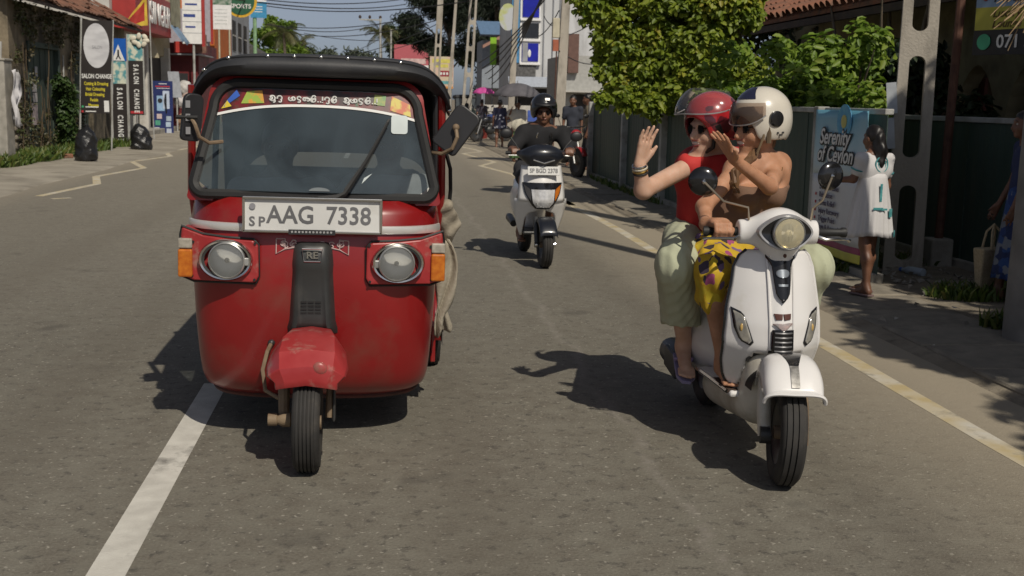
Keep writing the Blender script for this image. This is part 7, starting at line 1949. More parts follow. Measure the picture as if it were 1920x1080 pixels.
s.cap(ch + V3(-.07, 0, .02), ch + V3(.07, 0, .02), .12, .12, k=.06); s.cap(ch, wa, .13, .13, k=.06); s.cap(wa, pe, .13, .145, k=.06)
s.cap(shR, shR + (elR - shR) * .16, .064, .060, k=.03); s.cap(shL, shL + (elL - shL) * .5, .062, .06, k=.03)
s.half(nk + V3(0, 0, -.002), (0, -.2, 1))
s.build("red_shirt", M_REDSH, PAS, h=.009, grow=.004, disp=cloth_noise(.004, 32, 8))
M_TROU = M("pale_green_linen", (.40, .42, .29), r=.9, c2=(.45, .47, .335), vs=6, bump=.1, bs=120)
s = SDF()
for hip, kn, an in ((hipR, knR, anR), (hipL, knL, anL)):
    hem = kn + (an - kn) * .78
    s.cap(hip, kn, .104, .080, k=.07); s.cap(kn, kn + V3(0, -.012, -.03), .080, .080, k=.04); s.cap(kn, hem, .080, .084, k=.05)
    s.cap(kn + V3(0, -.02, -.02), hem + V3(-.03 if an is anR else .02, .02, .01), .070, .070, k=.05)
    if an is anR: s.half(hem, unit(an - kn) if False else (0, 0, -1))
s.cap(pe, pe + V3(0, 0, .08), .15, .13, k=.06)
s.build("linen_trousers", M_TROU, PAS, h=.009, disp=lambda X, Y, Z: .005 * (np.abs(np.sin(62 * X + 40 * Y + 1.6 * np.sin(7 * Z))) - .5) + .002 * np.sin(105 * X - 50 * Y + 6 * Z) + .004 * np.sin(22 * Z + 14 * X) , smooth_it=0)
fd = unit((-.12, -1, -.35)); fu = unit(np.cross(np.cross(fd, (0, -.3, 1)), fd)); fl = np.cross(fd, fu)
so = MB().prism([(-.040, -.06), (-.046, .08), (-.046, .16), (-.02, .205), (.02, .20), (.042, .15), (.042, .06), (.036, -.06)], lambda a, c, w_: tuple(anR + fl * a + fd * c + fu * (-.100 + w_)), -.016, .0).build("flip_flop", M("lilac_rubber", (.24, .22, .36), r=.7), PAS, smooth=0, bevel=.004)
MB().tube([tuple(anR + fl * x + fd * y + fu * z) for x, y, z in ((-.044, .03, -.085), (-.034, .075, -.050), (-.010, .128, -.060), (.018, .085, -.044), (.040, .03, -.085))], .0075, 6).build("strap", M("lilac_strap", (.28, .22, .40), r=.6), so)
for i, (dr, mt) in enumerate(((.000, M_CHROME), (.012, M("bead_white", (.55, .50, .40), r=.5)), (.024, MATS["gold"]), (.036, M_INKK))):
    ax = unit(wrR - elR); a1 = unit(np.cross(ax, (0, 1, 0))); a2 = np.cross(ax, a1); c_ = wrR - ax * (dr + .004)
    MB().tube([tuple(c_ + (a1 * math.cos(a) + a2 * math.sin(a)) * .032) for a in np.linspace(0, 2 * PI, 18)], .0058, 6).build("bracelet", mt, PAS)
# ================================================================== SECOND SCOOTER AND ITS RIDER
D0 = Vector((1.515, 10.68, 0))
DIO = thing("motor_scooter", D0, "white scooter with black upper cowl and front number plate behind the pair", "motor scooter", rz=RAD(2))
M_DW = M("dio_white", (.70, .69, .67), r=.3, var=.03, coat=.4)
M_DK = M("dio_dark", (.012, .014, .020), r=.3, var=.2, coat=.3)
wheel(DIO, (0, 0, .215), .215, .10, "front_wheel", M_GUN, ribs=3)
wheel(DIO, (0, 1.24, .205), .205, .10, "rear_wheel", M_GUN, ribs=3)
for s_ in (-1, 1):
    MB().tube([(s_ * .075, .0, .215), (s_ * .075, .10, .46)], .024, 10).build("fork_leg", M_GUN, DIO)
    MB().lathe([(0, -.012), (.026, -.012), (.026, .012), (0, .012)], c=(s_ * .085, 0, .215), ax=(1, 0, 0), n=12).build("axle_nut", M_CHROME, DIO)
rows = []
for a in np.linspace(RAD(25), RAD(150), 14):
    rows.append([(.082 * math.sin(u * PI / 2), -math.cos(a) * .245, .215 + math.sin(a) * (.26 - .05 * abs(u) ** 3)) for u in np.linspace(-1, 1, 11)])
MB().grid(rows).build("front_mudguard", M_DK, DIO, smooth=60, solid=.005)
# white apron with pointed lower lobes either side of the wheel
DW = [(.26, .055), (.34, .085), (.44, .150), (.55, .225), (.66, .225), (.76, .212), (.86, .200), (.93, .190)]
DY = [(.26, .36), (.44, .24), (.60, .14), (.76, .16), (.93, .22)]
def d_y(x, z): return lerp_tab(DY, z) + .12 * (abs(x) / .22) ** 2
for s_ in (-1, 1):
    rows = []
    for z in np.linspace(.26, .62, 12):
        wo = lerp_tab([(.26, .165), (.34, .195), (.45, .225), (.55, .245), (.62, .240)], z); wi = lerp_tab([(.26, .150), (.36, .145), (.44, .140), (.49, .11), (.53, .0), (.62, .0)], z)
        rows.append([(s_ * (wi + (wo - wi) * k / 6), d_y(wi + (wo - wi) * k / 6, z) + .03, z) for k in range(7)])
    MB().grid(rows).build("apron_side", M_DW, DIO, smooth=60, solid=.012)
rows = [[(lerp_tab(DW, z) * u, d_y(lerp_tab(DW, z) * u, z), z) for u in np.linspace(-1, 1, 17)] for z in np.linspace(.60, .93, 12)]
ap = MB().grid(rows).build("apron", M_DW, DIO, smooth=60, solid=.012, recalc=False)
def d_patch(poly, off, name, mat, par=ap):
    zlo, zhi = min(z for _, z in poly), max(z for _, z in poly); rows_ = []
    for z in np.linspace(zlo + 1e-4, zhi - 1e-4, 9):
        xs = []
        for i_ in range(len(poly)):
            (xa_, za_), (xb_, zb_) = poly[i_], poly[(i_ + 1) % len(poly)]
            if (za_ - z) * (zb_ - z) <= 0 and abs(zb_ - za_) > 1e-9: xs.append(xa_ + (xb_ - xa_) * (z - za_) / (zb_ - za_))
        rows_.append([(x_, d_y(x_, z) - off, z) for x_ in np.linspace(min(xs), max(xs), 9)])
    return MB().grid(rows_).build(name, mat, par, smooth=50, recalc=False)
hl = d_patch([(-.190, .775), (-.12, .718), (0, .684), (.12, .718), (.190, .775), (.168, .67), (.11, .568), (.065, .528), (-.065, .528), (-.11, .568), (-.168, .67)], .012, "headlamp_housing", M_GLOSSK)
d_patch([(-.112, .712), (0, .678), (.112, .712), (.098, .592), (.060, .542), (-.060, .542), (-.098, .592)], .022, "headlamp_lens", M("silver_lens", (.46, .46, .47), r=.2, m=.15, c2=(.68, .68, .68), vs=25, coat=.6), hl)
for k in range(9):
    a = PI + PI * k / 8; MB().ell((.062 * math.cos(a), d_y(.06, .58) - .026, .588 + .040 * math.sin(a)), (.007, .006, .007), 6, 4).build("lens_rim_bead", M_DULLCH, hl)
d_patch([(.116, .712), (.178, .758), (.156, .672), (.112, .605)], .018, "indicator_lens", M_AMBER, hl)
d_patch([(-.116, .712), (-.178, .758), (-.156, .672), (-.112, .605)], .018, "indicator_lens", M_CLEARL if False else M("smoked_lens", (.05, .045, .04), r=.12, coat=.6), hl)
pl = MB().box((0, d_y(0, .88) - .035, .885), (.30, .010, .082), rx=-.25).build("number_plate", M_PLATE, DIO, smooth=0, bevel=.003)
text_obj("SP BGD 2378", .058, M_PLINK, pl, frame((0, d_y(0, .88) - .0425, .885), (1, 0, 0), (0, .25, 1)), extrude=.001, sx=.82, bold=.001)
# dark upper cowl, handlebars
s = SDF(); s.ell((0, .27, 1.03), (.20, .12, .095), k=.04); s.cap((-.10, .24, .99), (-.21, .33, 1.04), .055, .03, k=.04); s.cap((.10, .24, .99), (.21, .33, 1.04), .055, .03, k=.04); s.cap((0, .26, .98), (0, .24, .90), .12, .11, k=.05, n=(0, 1, 0), sq=.6)
s.build("upper_cowl", M_DK, DIO, h=.010, smooth_it=2)
MB().tube([(-.10, .155, .985), (0, .135, .955), (.10, .155, .985)], .006, 5).build("silver_trim", M_CHROME, DIO)
for s_ in (-1, 1):
    MB().tube([(s_ * .17, .34, 1.035), (s_ * .33, .38, 1.04)], .017, 8).build("grip", M_RUB, DIO)
    MB().tube([(s_ * .20, .32, 1.02), (s_ * .31, .33, 1.018)], .006, 6).build("brake_lever", M_DULLCH, DIO)
m_ = MB().ell((-.33, .36, 1.22), (.060, .02, .048), 14, 8).build("rear_view_mirror", M_BLACK, DIO)
MB().tube([(-.20, .34, 1.05), (-.24, .35, 1.12), (-.30, .37, 1.20)], .006, 6).build("mirror_stem", M_BLACK, m_)
m_ = MB().ell((.34, .36, 1.20), (.060, .02, .048), 14, 8).build("rear_view_mirror", M_BLACK, DIO)
MB().tube([(.20, .34, 1.05), (.25, .35, 1.12), (.31, .37, 1.18)], .006, 6).build("mirror_stem", M_BLACK, m_)
MB().bb((-.15, .34, .27), (.15, .80, .30)).build("floorboard", M_GUN, DIO, smooth=0, bevel=.01)
s = SDF(); s.ell((0, 1.10, .52), (.16, .42, .22), k=.05); s.cap((0, .80, .36), (0, .86, .62), .10, .12, k=.07); s.cap((0, 1.3, .58), (0, 1.6, .70), .12, .07, k=.07); s.half((0, 0, .72), (0, 0, 1)); s.ell((0, 1.24, .18), (.09, .27, .25), k=.02, op='s')
s.build("rear_body", M_DW, DIO, h=.018)
s = SDF(); s.cap((0, .84, .755), (0, 1.40, .78), .12, .11, k=.05, n=(0, 0, 1), sq=.4); s.build("seat", M_RUB, DIO, h=.016)
MB().lathe([(0, 0), (.035, 0), (.042, .3), (.03, .36), (0, .36)], c=(-.11, 1.25, .28), ax=(0, 1, .12), n=14).build("exhaust_muffler", M_GUN, DIO)

R0 = np.array((1.52, 11.35, 0.0))
RID = thing("person", R0, "man in black shirt and black helmet riding the white scooter behind", "person")
P_ = lambda px, py, Y: np.array(at_y(px, py, Y)) - R0
hc = P_(1020, 207, 11.42); rf = unit((-.12, -1, -.06))
nk = hc + V3(0, .03, -.15); sL = nk + V3(.19, .0, -.07); sR = nk + V3(-.19, .0, -.07)
hR = np.array(D0) + V3(-.255, .36, 1.045) - R0; hL = np.array(D0) + V3(.262, .36, 1.045) - R0
eR = (sR + hR) / 2 + V3(-.06, .06, -.08); eL = (sL + hL) / 2 + V3(.06, .06, -.08)
pe = np.array((0, .22, .86)); ch = np.array((0, .12, 1.18))
s = SDF(); add_head(s, hc, rf, smile=False)
s.cap(hc - V3(0, -.02, .07), nk, .055, .06, k=.03); s.cap(nk - V3(0, 0, .03), sL, .055, .06, k=.04); s.cap(nk - V3(0, 0, .03), sR, .055, .06, k=.04)
s.cap(ch, pe, .14, .14, k=.06, n=(0, 1, 0), sq=.8)
for sh_, e_, h_ in ((sL, eL, hL), (sR, eR, hR)):
    w_ = h_ + unit(e_ - h_) * .075 + V3(0, 0, .02); s.cap(sh_, e_, .048, .042, k=.03); s.cap(e_, w_, .042, .029, k=.02); grip_hand(s, w_, h_, (1 if h_ is hR else -1, .1, 0), (0, -1, .2))
kR = P_(985, 338, 11.05); aR = P_(975, 432, 11.3); kL = kR + V3(.30, .06, 0); aL = aR + V3(.27, 0, 0)
for hp, kn, an in ((pe + V3(-.1, -.02, 0), kR, aR), (pe + V3(.1, -.02, 0), kL, aL)):
    s.cap(hp, kn, .09, .062, k=.05); s.cap(kn, kn + (an - kn) * .35 + V3(0, .02, 0), .06, .058, k=.03); s.cap(kn + (an - kn) * .35 + V3(0, .02, 0), an, .058, .036, k=.03); foot(s, an, (0, -1, -.05))
s.build("body", SKIN_D, RID, h=.009, smooth_it=1)
face_parts(RID, hc, rf, shades=True, smile=False)
s, f, r, u = helmet_shell(hc + V3(0, .015, .035), rf, (0, 0, 1), .130, .142, .132)
hel = s.build("helmet", M("black_helmet_paint", (.014, .014, .016), r=.22, coat=.5), RID, h=.008, smooth_it=2)
MB().grid([[tuple(hc + V3(.135 * math.sin(a), -.135 * math.cos(a) * d, .040 + z)) for a in np.linspace(-.9, .9, 11)] for d, z in ((.98, .03), (1.18, .005))]).build("peak", M_BLACK, hel, smooth=60, solid=.004)
MB().box(tuple(hc + V3(.015, -.118, .105)), (.045, .01, .026), rx=-.5).build("silver_emblem", M_CHROME, hel, smooth=0)
M_BTEE = M("black_tshirt", (.012, .012, .014), r=.9, var=.3, vs=8)
s = SDF(); s.cap(nk - V3(0, 0, .05), sL, .06, .075, k=.04); s.cap(nk - V3(0, 0, .05), sR, .06, .075, k=.04); s.cap(ch, pe, .155, .155, k=.06, n=(0, 1, 0), sq=.82)
s.cap(sL, sL + (eL - sL) * .75, .075, .070, k=.03); s.cap(sR, sR + (eR - sR) * .75, .075, .070, k=.03); s.half(nk + V3(0, -.03, .022), (0, -.15, 1))
s.build("black_tshirt", M_BTEE, RID, h=.011, disp=cloth_noise(.005, 26, 2))
s = SDF()
for hp, kn in ((pe + V3(-.1, -.02, 0), kR), (pe + V3(.1, -.02, 0), kL)): s.cap(hp, hp + (kn - hp) * .78, .11, .088, k=.06)
s.build("dark_shorts", M("dark_shorts", (.03, .03, .034), r=.9), RID, h=.012, disp=cloth_noise(.005, 26, 4))
b = MB(); nc = nk + V3(0, -.03, -.05); b.tube([tuple(nc + V3(.075 * math.cos(a), -.07 + .02 * math.sin(a), -.055 - .075 * math.sin(a))) for a in np.linspace(-.6, PI + .6, 16)], .005, 5).build("silver_chain", M_CHROME, RID)
MB().box(tuple(nc + V3(0, -.098, -.132)), (.07, .01, .022)).build("pendant", M_CHROME, RID, smooth=0)
MB().tube([tuple(hL + unit(eL - hL) * .085 + V3(.034 * math.cos(a), .012 * math.sin(a), .02 + .034 * math.sin(a))) for a in np.linspace(0, 2 * PI, 14)], .010, 6).build("wrist_watch", M_CHROME, RID)

# ================================================================== PEOPLE ON FOOT
def walker(base, face, H, skin, label, top, bottom, hair=M_HAIRK, style="trousers", stride=.14, hairlong=False, armR=None, armL=None, h=.012, longdress=False, group=None, lean=(0, 0), sandal=None, facefeat=True, sleeve=.35, phase=1):
    """standing or walking figure; face: heading; armR/armL: optional (elbow, wrist) offsets from the shoulder"""
    t = thing("person", base, label, "person", group); k = H / 1.65
    f = unit((face[0], face[1], 0)); r = np.cross(f, (0, 0, 1)); u = V3(0, 0, 1)
    o = lambda a, b_, c: r * a * k + f * b_ * k + u * c * k
    L_ = f * lean[0] * 0 + V3(lean[0], lean[1], 0)
    hc_ = o(0, .03, 1.52) + L_; nk_ = o(0, .0, 1.38) + L_; ch_ = o(0, .0, 1.20) + L_ * .8; wa_ = o(0, 0, 1.03) + L_ * .5; pe_ = o(0, 0, .88)
    s = SDF(); add_head(s, hc_, f, k=k, smile=False)
    s.cap(hc_ - u * .07 * k, nk_, .048 * k, .052 * k, k=.03)
    sh = [o(sg * .165, 0, 1.31) + L_ for sg in (-1, 1)]
    for q in sh: s.cap(nk_ - u * .03 * k, q, .05 * k, .05 * k, k=.04)
    s.cap(ch_ - r * .05 * k, ch_ + r * .05 * k, .095 * k, .095 * k, k=.05, n=f, sq=.8); s.cap(ch_, wa_, .115 * k, .10 * k, k=.05, n=f, sq=.8); s.cap(wa_, pe_, .10 * k, .125 * k, k=.05, n=f, sq=.9)
    arms = []
    for i, (q, sg, ar) in enumerate(zip(sh, (-1, 1), (armL, armR))):
        if ar is None:
            e = q + o(sg * .045, -.02 + .05 * sg * phase * (stride > .05), -.27); w = e + o(sg * .01, .06 + .05 * sg * phase * (stride > .05), -.23)
        else: e = q + o(*ar[0]); w = q + o(*ar[1])
        s.cap(q, e, .043 * k, .036 * k, k=.03); s.cap(e, w, .036 * k, .025 * k, k=.02); open_hand(s, w, w - e, -sg * r, side=1, k=k, curl=.5, spread=.05, thumb=.4); arms.append((q, e, w))
    legs = []
    for sg in (-1, 1):
        hp = pe_ + o(sg * .085, 0, -.03); st = stride * sg * phase; kn = o(sg * .09, st * .6 + .02, .48); an = o(sg * .09, st, .085)
        s.cap(hp, kn, .085 * k, .055 * k, k=.05); s.cap(kn, kn * .65 + an * .35 - f * .015, .052 * k, .052 * k, k=.03); s.cap(kn * .65 + an * .35 - f * .015, an, .052 * k, .032 * k, k=.03); foot(s, an, f, k); legs.append((hp, kn, an))
    s.build("body", skin, t, h=h, smooth_it=1)
    if facefeat: face_parts(t, hc_, f, k=k, shades=False, smile=False)
    # hair
    s = SDF(); fr, rr, uu = face_frame(f); R_ = rot_of(fr, rr, uu)
    s.ell(hc_ - f * .012 * k + u * .018 * k, (.082 * k, .100 * k, .100 * k), R_, k=.02); s.ell(hc_ + f * .105 * k - u * .045 * k, (.075 * k, .08 * k, .085 * k), R_, k=.02, op='s'); s.half(hc_ - u * .075 * k, (0, 0, -1))
    s.build("hair", hair, t, h=.010, disp=cloth_noise(.004, 70, 3))
    if hairlong:
        s = SDF(); s.chain([hc_ - f * .07 * k - u * .01 * k, hc_ - f * .10 * k - u * .12 * k, hc_ - f * .105 * k - u * .24 * k, hc_ - f * .09 * k - u * .34 * k], [.065 * k, .055 * k, .045 * k, .02 * k], k=.03)
        s.build("ponytail", hair, t, h=.010, disp=cloth_noise(.006, 60, 5))
    # clothes
    s = SDF()
    for q, e, w in arms:
        s.cap(nk_ - u * .055 * k, q, .052 * k, .060 * k, k=.04); s.cap(q, q + (e - q) * sleeve * 2, .060 * k, .056 * k, k=.03)
    s.cap(ch_ - r * .05 * k, ch_ + r * .05 * k, .105 * k, .105 * k, k=.05, n=f, sq=.82); s.cap(ch_, wa_, .125 * k, .115 * k, k=.05, n=f, sq=.85)
    s.cap(wa_, pe_ - u * .02 * k, .115 * k, .140 * k, k=.05, n=f, sq=.92); s.half(nk_ - u * .012 * k, (0, 0, 1))
    return t, s, dict(hc=hc_, nk=nk_, ch=ch_, wa=wa_, pe=pe_, arms=arms, legs=legs, f=f, r=r, u=u, k=k)
def trousers(t, d, mat, hem=.9, loose=1.0, h=.013):
    s = SDF(); k = d['k']
    for hp, kn, an in d['legs']:
        hm = kn + (an - kn) * hem; s.cap(hp, kn, .100 * k * loose, .072 * k * loose, k=.06)
        if hem > 0: s.cap(kn, hm, .072 * k * loose, .066 * k * loose, k=.04)
    s.cap(d['pe'], d['wa'] - d['u'] * .05 * k, .125 * k, .112 * k, k=.05, n=d['f'], sq=.9)
    s.build("trousers" if hem > .5 else "shorts", mat, t, h=h, disp=cloth_noise(.004, 26, 7))
def skirt(t, d, mat, z1, r1, name="skirt", pleats=14, r0=.12, z0=None, amp=.05, h=.0):
    """flared skirt from the waist down to height z1"""
    k = d['k']; G = []; zt = d['wa'][2] if z0 is None else z0; rng_ = np.random.default_rng(2); ph = rng_.random(3) * 6
    cx = d['wa']; c2 = (d['legs'][0][1] + d['legs'][1][1]) / 2
    for i in range(13):
        v = i / 12; z = zt + (z1 - zt) * v; rad = r0 + (r1 - r0) * v ** .8
        c = cx * (1 - v) + c2 * v; G.append([tuple(np.array((c[0], c[1], z + .012 * v * math.sin(3 * a + ph[0]))) + (d['r'] * math.cos(a) + d['f'] * math.sin(a) * .85) * rad * k * (1 + amp * v * math.sin(pleats * a + 1.2 * v + ph[1]) + .04 * v * math.sin(5 * a + ph[2]))) for a in np.linspace(0, 2 * PI, 85)[:-1]])
    return MB().grid(G, wrap=True).build(name, mat, t, smooth=60, solid=.004)

# girl in the white dress, seen from behind
gb = on_ground(1622, 560)
M_DRESS = M("white_cotton", (.56, .55, .55), r=.85, var=.05, vs=5)
M_TEAL = M("teal_print", (.03, .20, .22), r=.8, c2=(.10, .34, .34), vs=30)
t, s, d = walker((gb.x, gb.y, .05), (-.35, .94), 1.36, SKIN_D, "girl in a white and teal dress standing by the spa banner", M_DRESS, None, hairlong=True, stride=.10, armL=((-.03, .06, -.20), (-.12, .26, -.22)), h=.009, sleeve=.28)
s.build("dress_bodice", M_DRESS, t, h=.009, disp=cloth_noise(.004, 40, 5))
skirt(t, d, M_DRESS, .54 * d['k'] + .02, .245, "dress_skirt", z0=d['ch'][2] - .02, r0=.125, pleats=16, amp=.06)
bk = -d['f']; cb = d['ch'] + bk * .098 * d['k'] + d['u'] * .05
for rr, w_ in ((.062, .006), (.038, .005), (.016, .005)):
    MB().tube([tuple(cb + d['r'] * rr * math.cos(a) + d['u'] * rr * math.sin(a) + bk * (.004 - .9 * (rr * math.cos(a)) ** 2)) for a in np.linspace(0, 2 * PI, 22)], w_, 5).build("teal_ring_print", M_TEAL, t)
for q, e, w in d['arms']: MB().tube([tuple(q + (e - q) * .52 + unit(np.cross(e - q, (0, 1, 0))) * .048 * math.cos(a) + unit(np.cross(e - q, np.cross(e - q, (0, 1, 0)))) * .048 * math.sin(a)) for a in np.linspace(0, 2 * PI, 16)], .007, 5).build("sleeve_trim", M_TEAL, t)
for (a_, v_, w_, h_) in ((-1.15, .62, .028, .034), (-1.9, .55, .04, .010), (-.9, .95, .026, .026), (-1.75, .30, .010, .07), (-1.6, .56, .03, .008)):
    zt = d['ch'][2] - .02; z1_ = .54 * d['k'] + .02; z_ = zt + (z1_ - zt) * v_; rad = (.125 + .12 * v_ ** .8) * d['k'] * 1.05
    c_ = d['wa'] * (1 - v_) + (d['legs'][0][1] + d['legs'][1][1]) / 2 * v_
    p_ = np.array((c_[0], c_[1], z_)) + (d['r'] * math.cos(a_) + d['f'] * math.sin(a_) * .85) * rad
    n_ = unit(d['r'] * math.cos(a_) + d['f'] * math.sin(a_)); l_ = np.cross((0, 0, 1), n_)
    MB().add([tuple(p_ + l_ * x * w_ + V3(0, 0, z) * h_ + n_ * .008) for x, z in ((-1, -1), (1, -1), (1, 1), (-1, 1))], [(0, 1, 2, 3)]).build("teal_patch", M_TEAL, t, smooth=0, solid=.003)
for hp, kn, an in d['legs']: MB().box(tuple(an + d['f'] * .05 - d['u'] * .072), (.075, .21, .016), rz=math.atan2(-d['f'][0], d['f'][1])).build("sandal", M("mauve_sandal", (.16, .11, .11), r=.8), t, smooth=0, bevel=.005)

# woman with the basket at the right edge
lb = Vector((4.99, 8.66, .04))
t, s, d = walker(lb, (-.93, .25), 1.52, SKIN_D, "woman in blue walking in the shade with a woven bag at the right edge", None, None, hairlong=True, stride=.12, armL=((-.02, .04, -.26), (-.02, .12, -.50)), h=.011)
s.build("vest_top", M("shaded_blue_top", (.02, .03, .09), r=.85), t, h=.011, disp=cloth_noise(.004, 36, 5))  # top and skirt colours are darkened to hold the shade she walks in
skirt(t, d, print_mat("shaded_blue_white_print", [(.015, .04, .16), (.16, .18, .22), (.012, .025, .09), (.02, .06, .20)], scale=16), .18, .22, "long_skirt", z0=d['wa'][2] + .02)
t = thing("woven_bag", (4.93, 8.95, .10), "square woven straw bag hanging from the hand at the right edge", "bag", rz=.3)
M_WOVEN = M("woven_straw", (.36, .29, .18), r=.9, c2=(.46, .38, .25), vs=60, bump=.5, bs=90, bdist=.01)
MB().prism([(-.13, 0), (.13, 0), (.155, .33), (-.155, .33)], lambda u_, v_, w_: (u_, w_ * (.5 + .5 * v_ / .33), v_), -.06, .06).build("bag_body", M_WOVEN, t, smooth=0, bevel=.015)
for yy in (-.05, .05): MB().tube([(-.06, yy, .32), (-.045, yy * .6, .46), (0, 0, .52), (.045, yy * .6, .46), (.06, yy, .32)], .010, 6).build("bag_handle", M_WOVEN, t)

# women walking far off under umbrellas
fb = on_ground(936, 277)
t, s, d = walker((fb.x, fb.y, 0), (.2, 1), 1.55, SKIN_D, "distant woman in a black and white floral dress walking away", None, None, stride=.12, facefeat=False, h=.016)
M_FLO = print_mat("floral_bw", [(.015, .015, .03), (.55, .55, .58), (.02, .02, .05), (.5, .5, .55)], scale=11, bg=(.02, .022, .05), dist=.42)
s.build("dress_top", M("navy_top", (.02, .022, .05), r=.9), t, h=.016); skirt(t, d, M_FLO, .60, .26, "dress_skirt", z0=d['ch'][2])
wb = on_ground(968, 303)
t, s, d = walker((wb.x, wb.y, 0), (.1, -1), 1.55, SKIN_D, "distant woman in a white blouse and green skirt under the grey umbrella", None, None, stride=.08, facefeat=False, armR=((.08, .04, -.16), (.03, .12, .04)), h=.016, sleeve=.3)
s.build("white_blouse", M("offwhite_cotton", (.52, .49, .43), r=.9), t, h=.016, grow=.02, disp=cloth_noise(.006, 24, 4)); skirt(t, d, M("green_skirt", (.13, .24, .10), r=.9, var=.2), .10, .20, "long_skirt", amp=.08)
MB().ell(tuple(d['pe'] + V3(.02, -.16, .10)), (.19, .06, .16), 14, 8).build("apron_cloth", M("cream_cloth", (.55, .52, .42), r=.9), t)
def umbrella(pos, R, H, mat, label, tilt=.1, n=8):
    t = thing("umbrella", pos, label, "umbrella", "umbrellas over the distant walkers"); G = []
    for i in range(7):
        v = i / 6; G.append([(R * v * math.cos(a) * (1 - .05 * abs(math.sin(n / 2 * a)) * v), R * v * math.sin(a) * (1 - .05 * abs(math.sin(n / 2 * a)) * v), H - .50 * R * v ** 2.2 - (.03 * (1 - abs(math.cos(n / 2 * a))) * v)) for a in np.linspace(0, 2 * PI, 49)[:-1]])
    c = MB().grid(G, wrap=True).build("canopy", mat, t, smooth=25, solid=.004)
    for i in range(n):
        a = 2 * PI * i / n; MB().tube([(R * v * math.cos(a), R * v * math.sin(a), H - .50 * R * v ** 2.2 - .008) for v in (0, .35, .7, 1)], .006, 4).build("rib", M_DULLCH, c)
    MB().tube([(0, 0, H - .85), (0, 0, H + .06)], .010, 6).build("shaft", M_DULLCH, t); MB().tube([(0, 0, H - .85), (0, 0, H - .96), (.03, 0, H - 1.0), (.06, 0, H - .96)], .014, 6).build("handle", M_DARKWOOD, t)
    t.rotation_euler = (0, tilt, 0)
    return t
umbrella((wb.x - .02, wb.y - .1, 0), .64, 1.95, M("grey_umbrella", (.10, .095, .105), r=.8, var=.1), "dark grey umbrella held over the woman in the white blouse", .0)
pb = on_ground(918, 262); umbrella((pb.x, pb.y + 3, 0), .48, 2.02, M("pink_umbrella", (.50, .07, .28), r=.8, var=.1), "bright pink umbrella behind the grey one", .0)
t, s, d = walker((pb.x - .05, pb.y + 3.1, 0), (0, 1), 1.55, SKIN_D, "distant figure in dark clothes under the pink umbrella", None, None, stride=.1, facefeat=False, h=.02)
s.build("dark_shirt", M("dark_shirt", (.04, .035, .05), r=.9), t, h=.02); trousers(t, d, M("dark_trousers", (.03, .03, .035), r=.9), h=.02)
# men in the shade by the end of the fence
for (px, py, Y, H, c1, fc, lab) in ((1073, 305, 27.5, 1.66, (.030, .034, .048), (-.3, -1), "man in a dark shirt standing in the shade behind the rider in black"), (1103, 300, 26.0, 1.70, (.16, .135, .095), (-1, .1), "man in a brown shirt standing in the shade at the fence end")):
    X = at_y(px, 250, Y).x
    t, s, d = walker((X, Y, .03), fc, H, SKIN_D, lab, None, None, stride=.05, facefeat=False, h=.016, sleeve=.35)
    s.build("shirt", M("shirt_%d" % px, c1, r=.9, var=.15), t, h=.016, grow=.012, disp=cloth_noise(.006, 24, px)); trousers(t, d, M("trousers_%d" % px, (.03, .03, .035), r=.9), h=.018)

# parked motorcycles
def motorbike(pos, rz, col, label):
    t = thing("motorcycle", pos, label, "motorcycle", "motorcycles parked in the distance", rz)
    mt = M("bike_%d" % int(col[0] * 100 + col[2] * 10), col, r=.3, coat=.3); b2 = M_BLACK
    for y in (0, 1.25): wheel(t, (0, y, .29), .29, .09, "wheel", M_GUN, ribs=2, n=24)
    for s_ in (-1, 1): MB().tube([(s_ * .07, 0, .29), (s_ * .07, .18, .80)], .02, 8).build("fork_leg", M_DULLCH, t)
    SDF().ell((0, .48, .78), (.12, .26, .13), k=.05).cap((0, .3, .74), (0, .25, .62), .08, .05, k=.05).build("fuel_tank", mt, t, h=.02)
    SDF().cap((0, .72, .78), (0, 1.35, .82), .12, .09, k=.04, n=(0, 0, 1), sq=.4).build("seat", M_RUB, t, h=.02)
    SDF().ell((0, .58, .42), (.12, .2, .16), k=.05).cap((0, .9, .4), (0, 1.2, .35), .06, .05, k=.05).build("engine", M_GUN, t, h=.02)
    SDF().ell((0, .10, .86), (.11, .08, .10), k=.03).build("headlamp_cowl", mt, t, h=.015)
    MB().lathe([(0, 0), (.06, 0), (.05, .02), (0, .025)], c=(0, .03, .86), ax=(0, -1, 0), n=16).build("headlamp_lens", M_LENS, t)
    MB().tube([(-.34, .34, 1.02), (-.12, .22, 1.0), (.12, .22, 1.0), (.34, .34, 1.02)], .014, 8).build("handlebar", b2, t)
    for s_ in (-1, 1):
        m_ = MB().ell((s_ * .33, .28, 1.22), (.06, .015, .04), 10, 6).build("mirror", b2, t); MB().tube([(s_ * .25, .28, 1.02), (s_ * .32, .28, 1.20)], .006, 5).build("mirror_stem", b2, m_)
    MB().grid([[(.06 * u, -math.cos(a) * .33, .29 + math.sin(a) * .33) for u in (-1, 0, 1)] for a in np.linspace(.5, 2.6, 10)]).build("front_mudguard", mt, t, smooth=60, solid=.006)
    SDF().cap((0, 1.2, .70), (0, 1.55, .82), .09, .05, k=.05).build("tail", mt, t, h=.02)
    return t
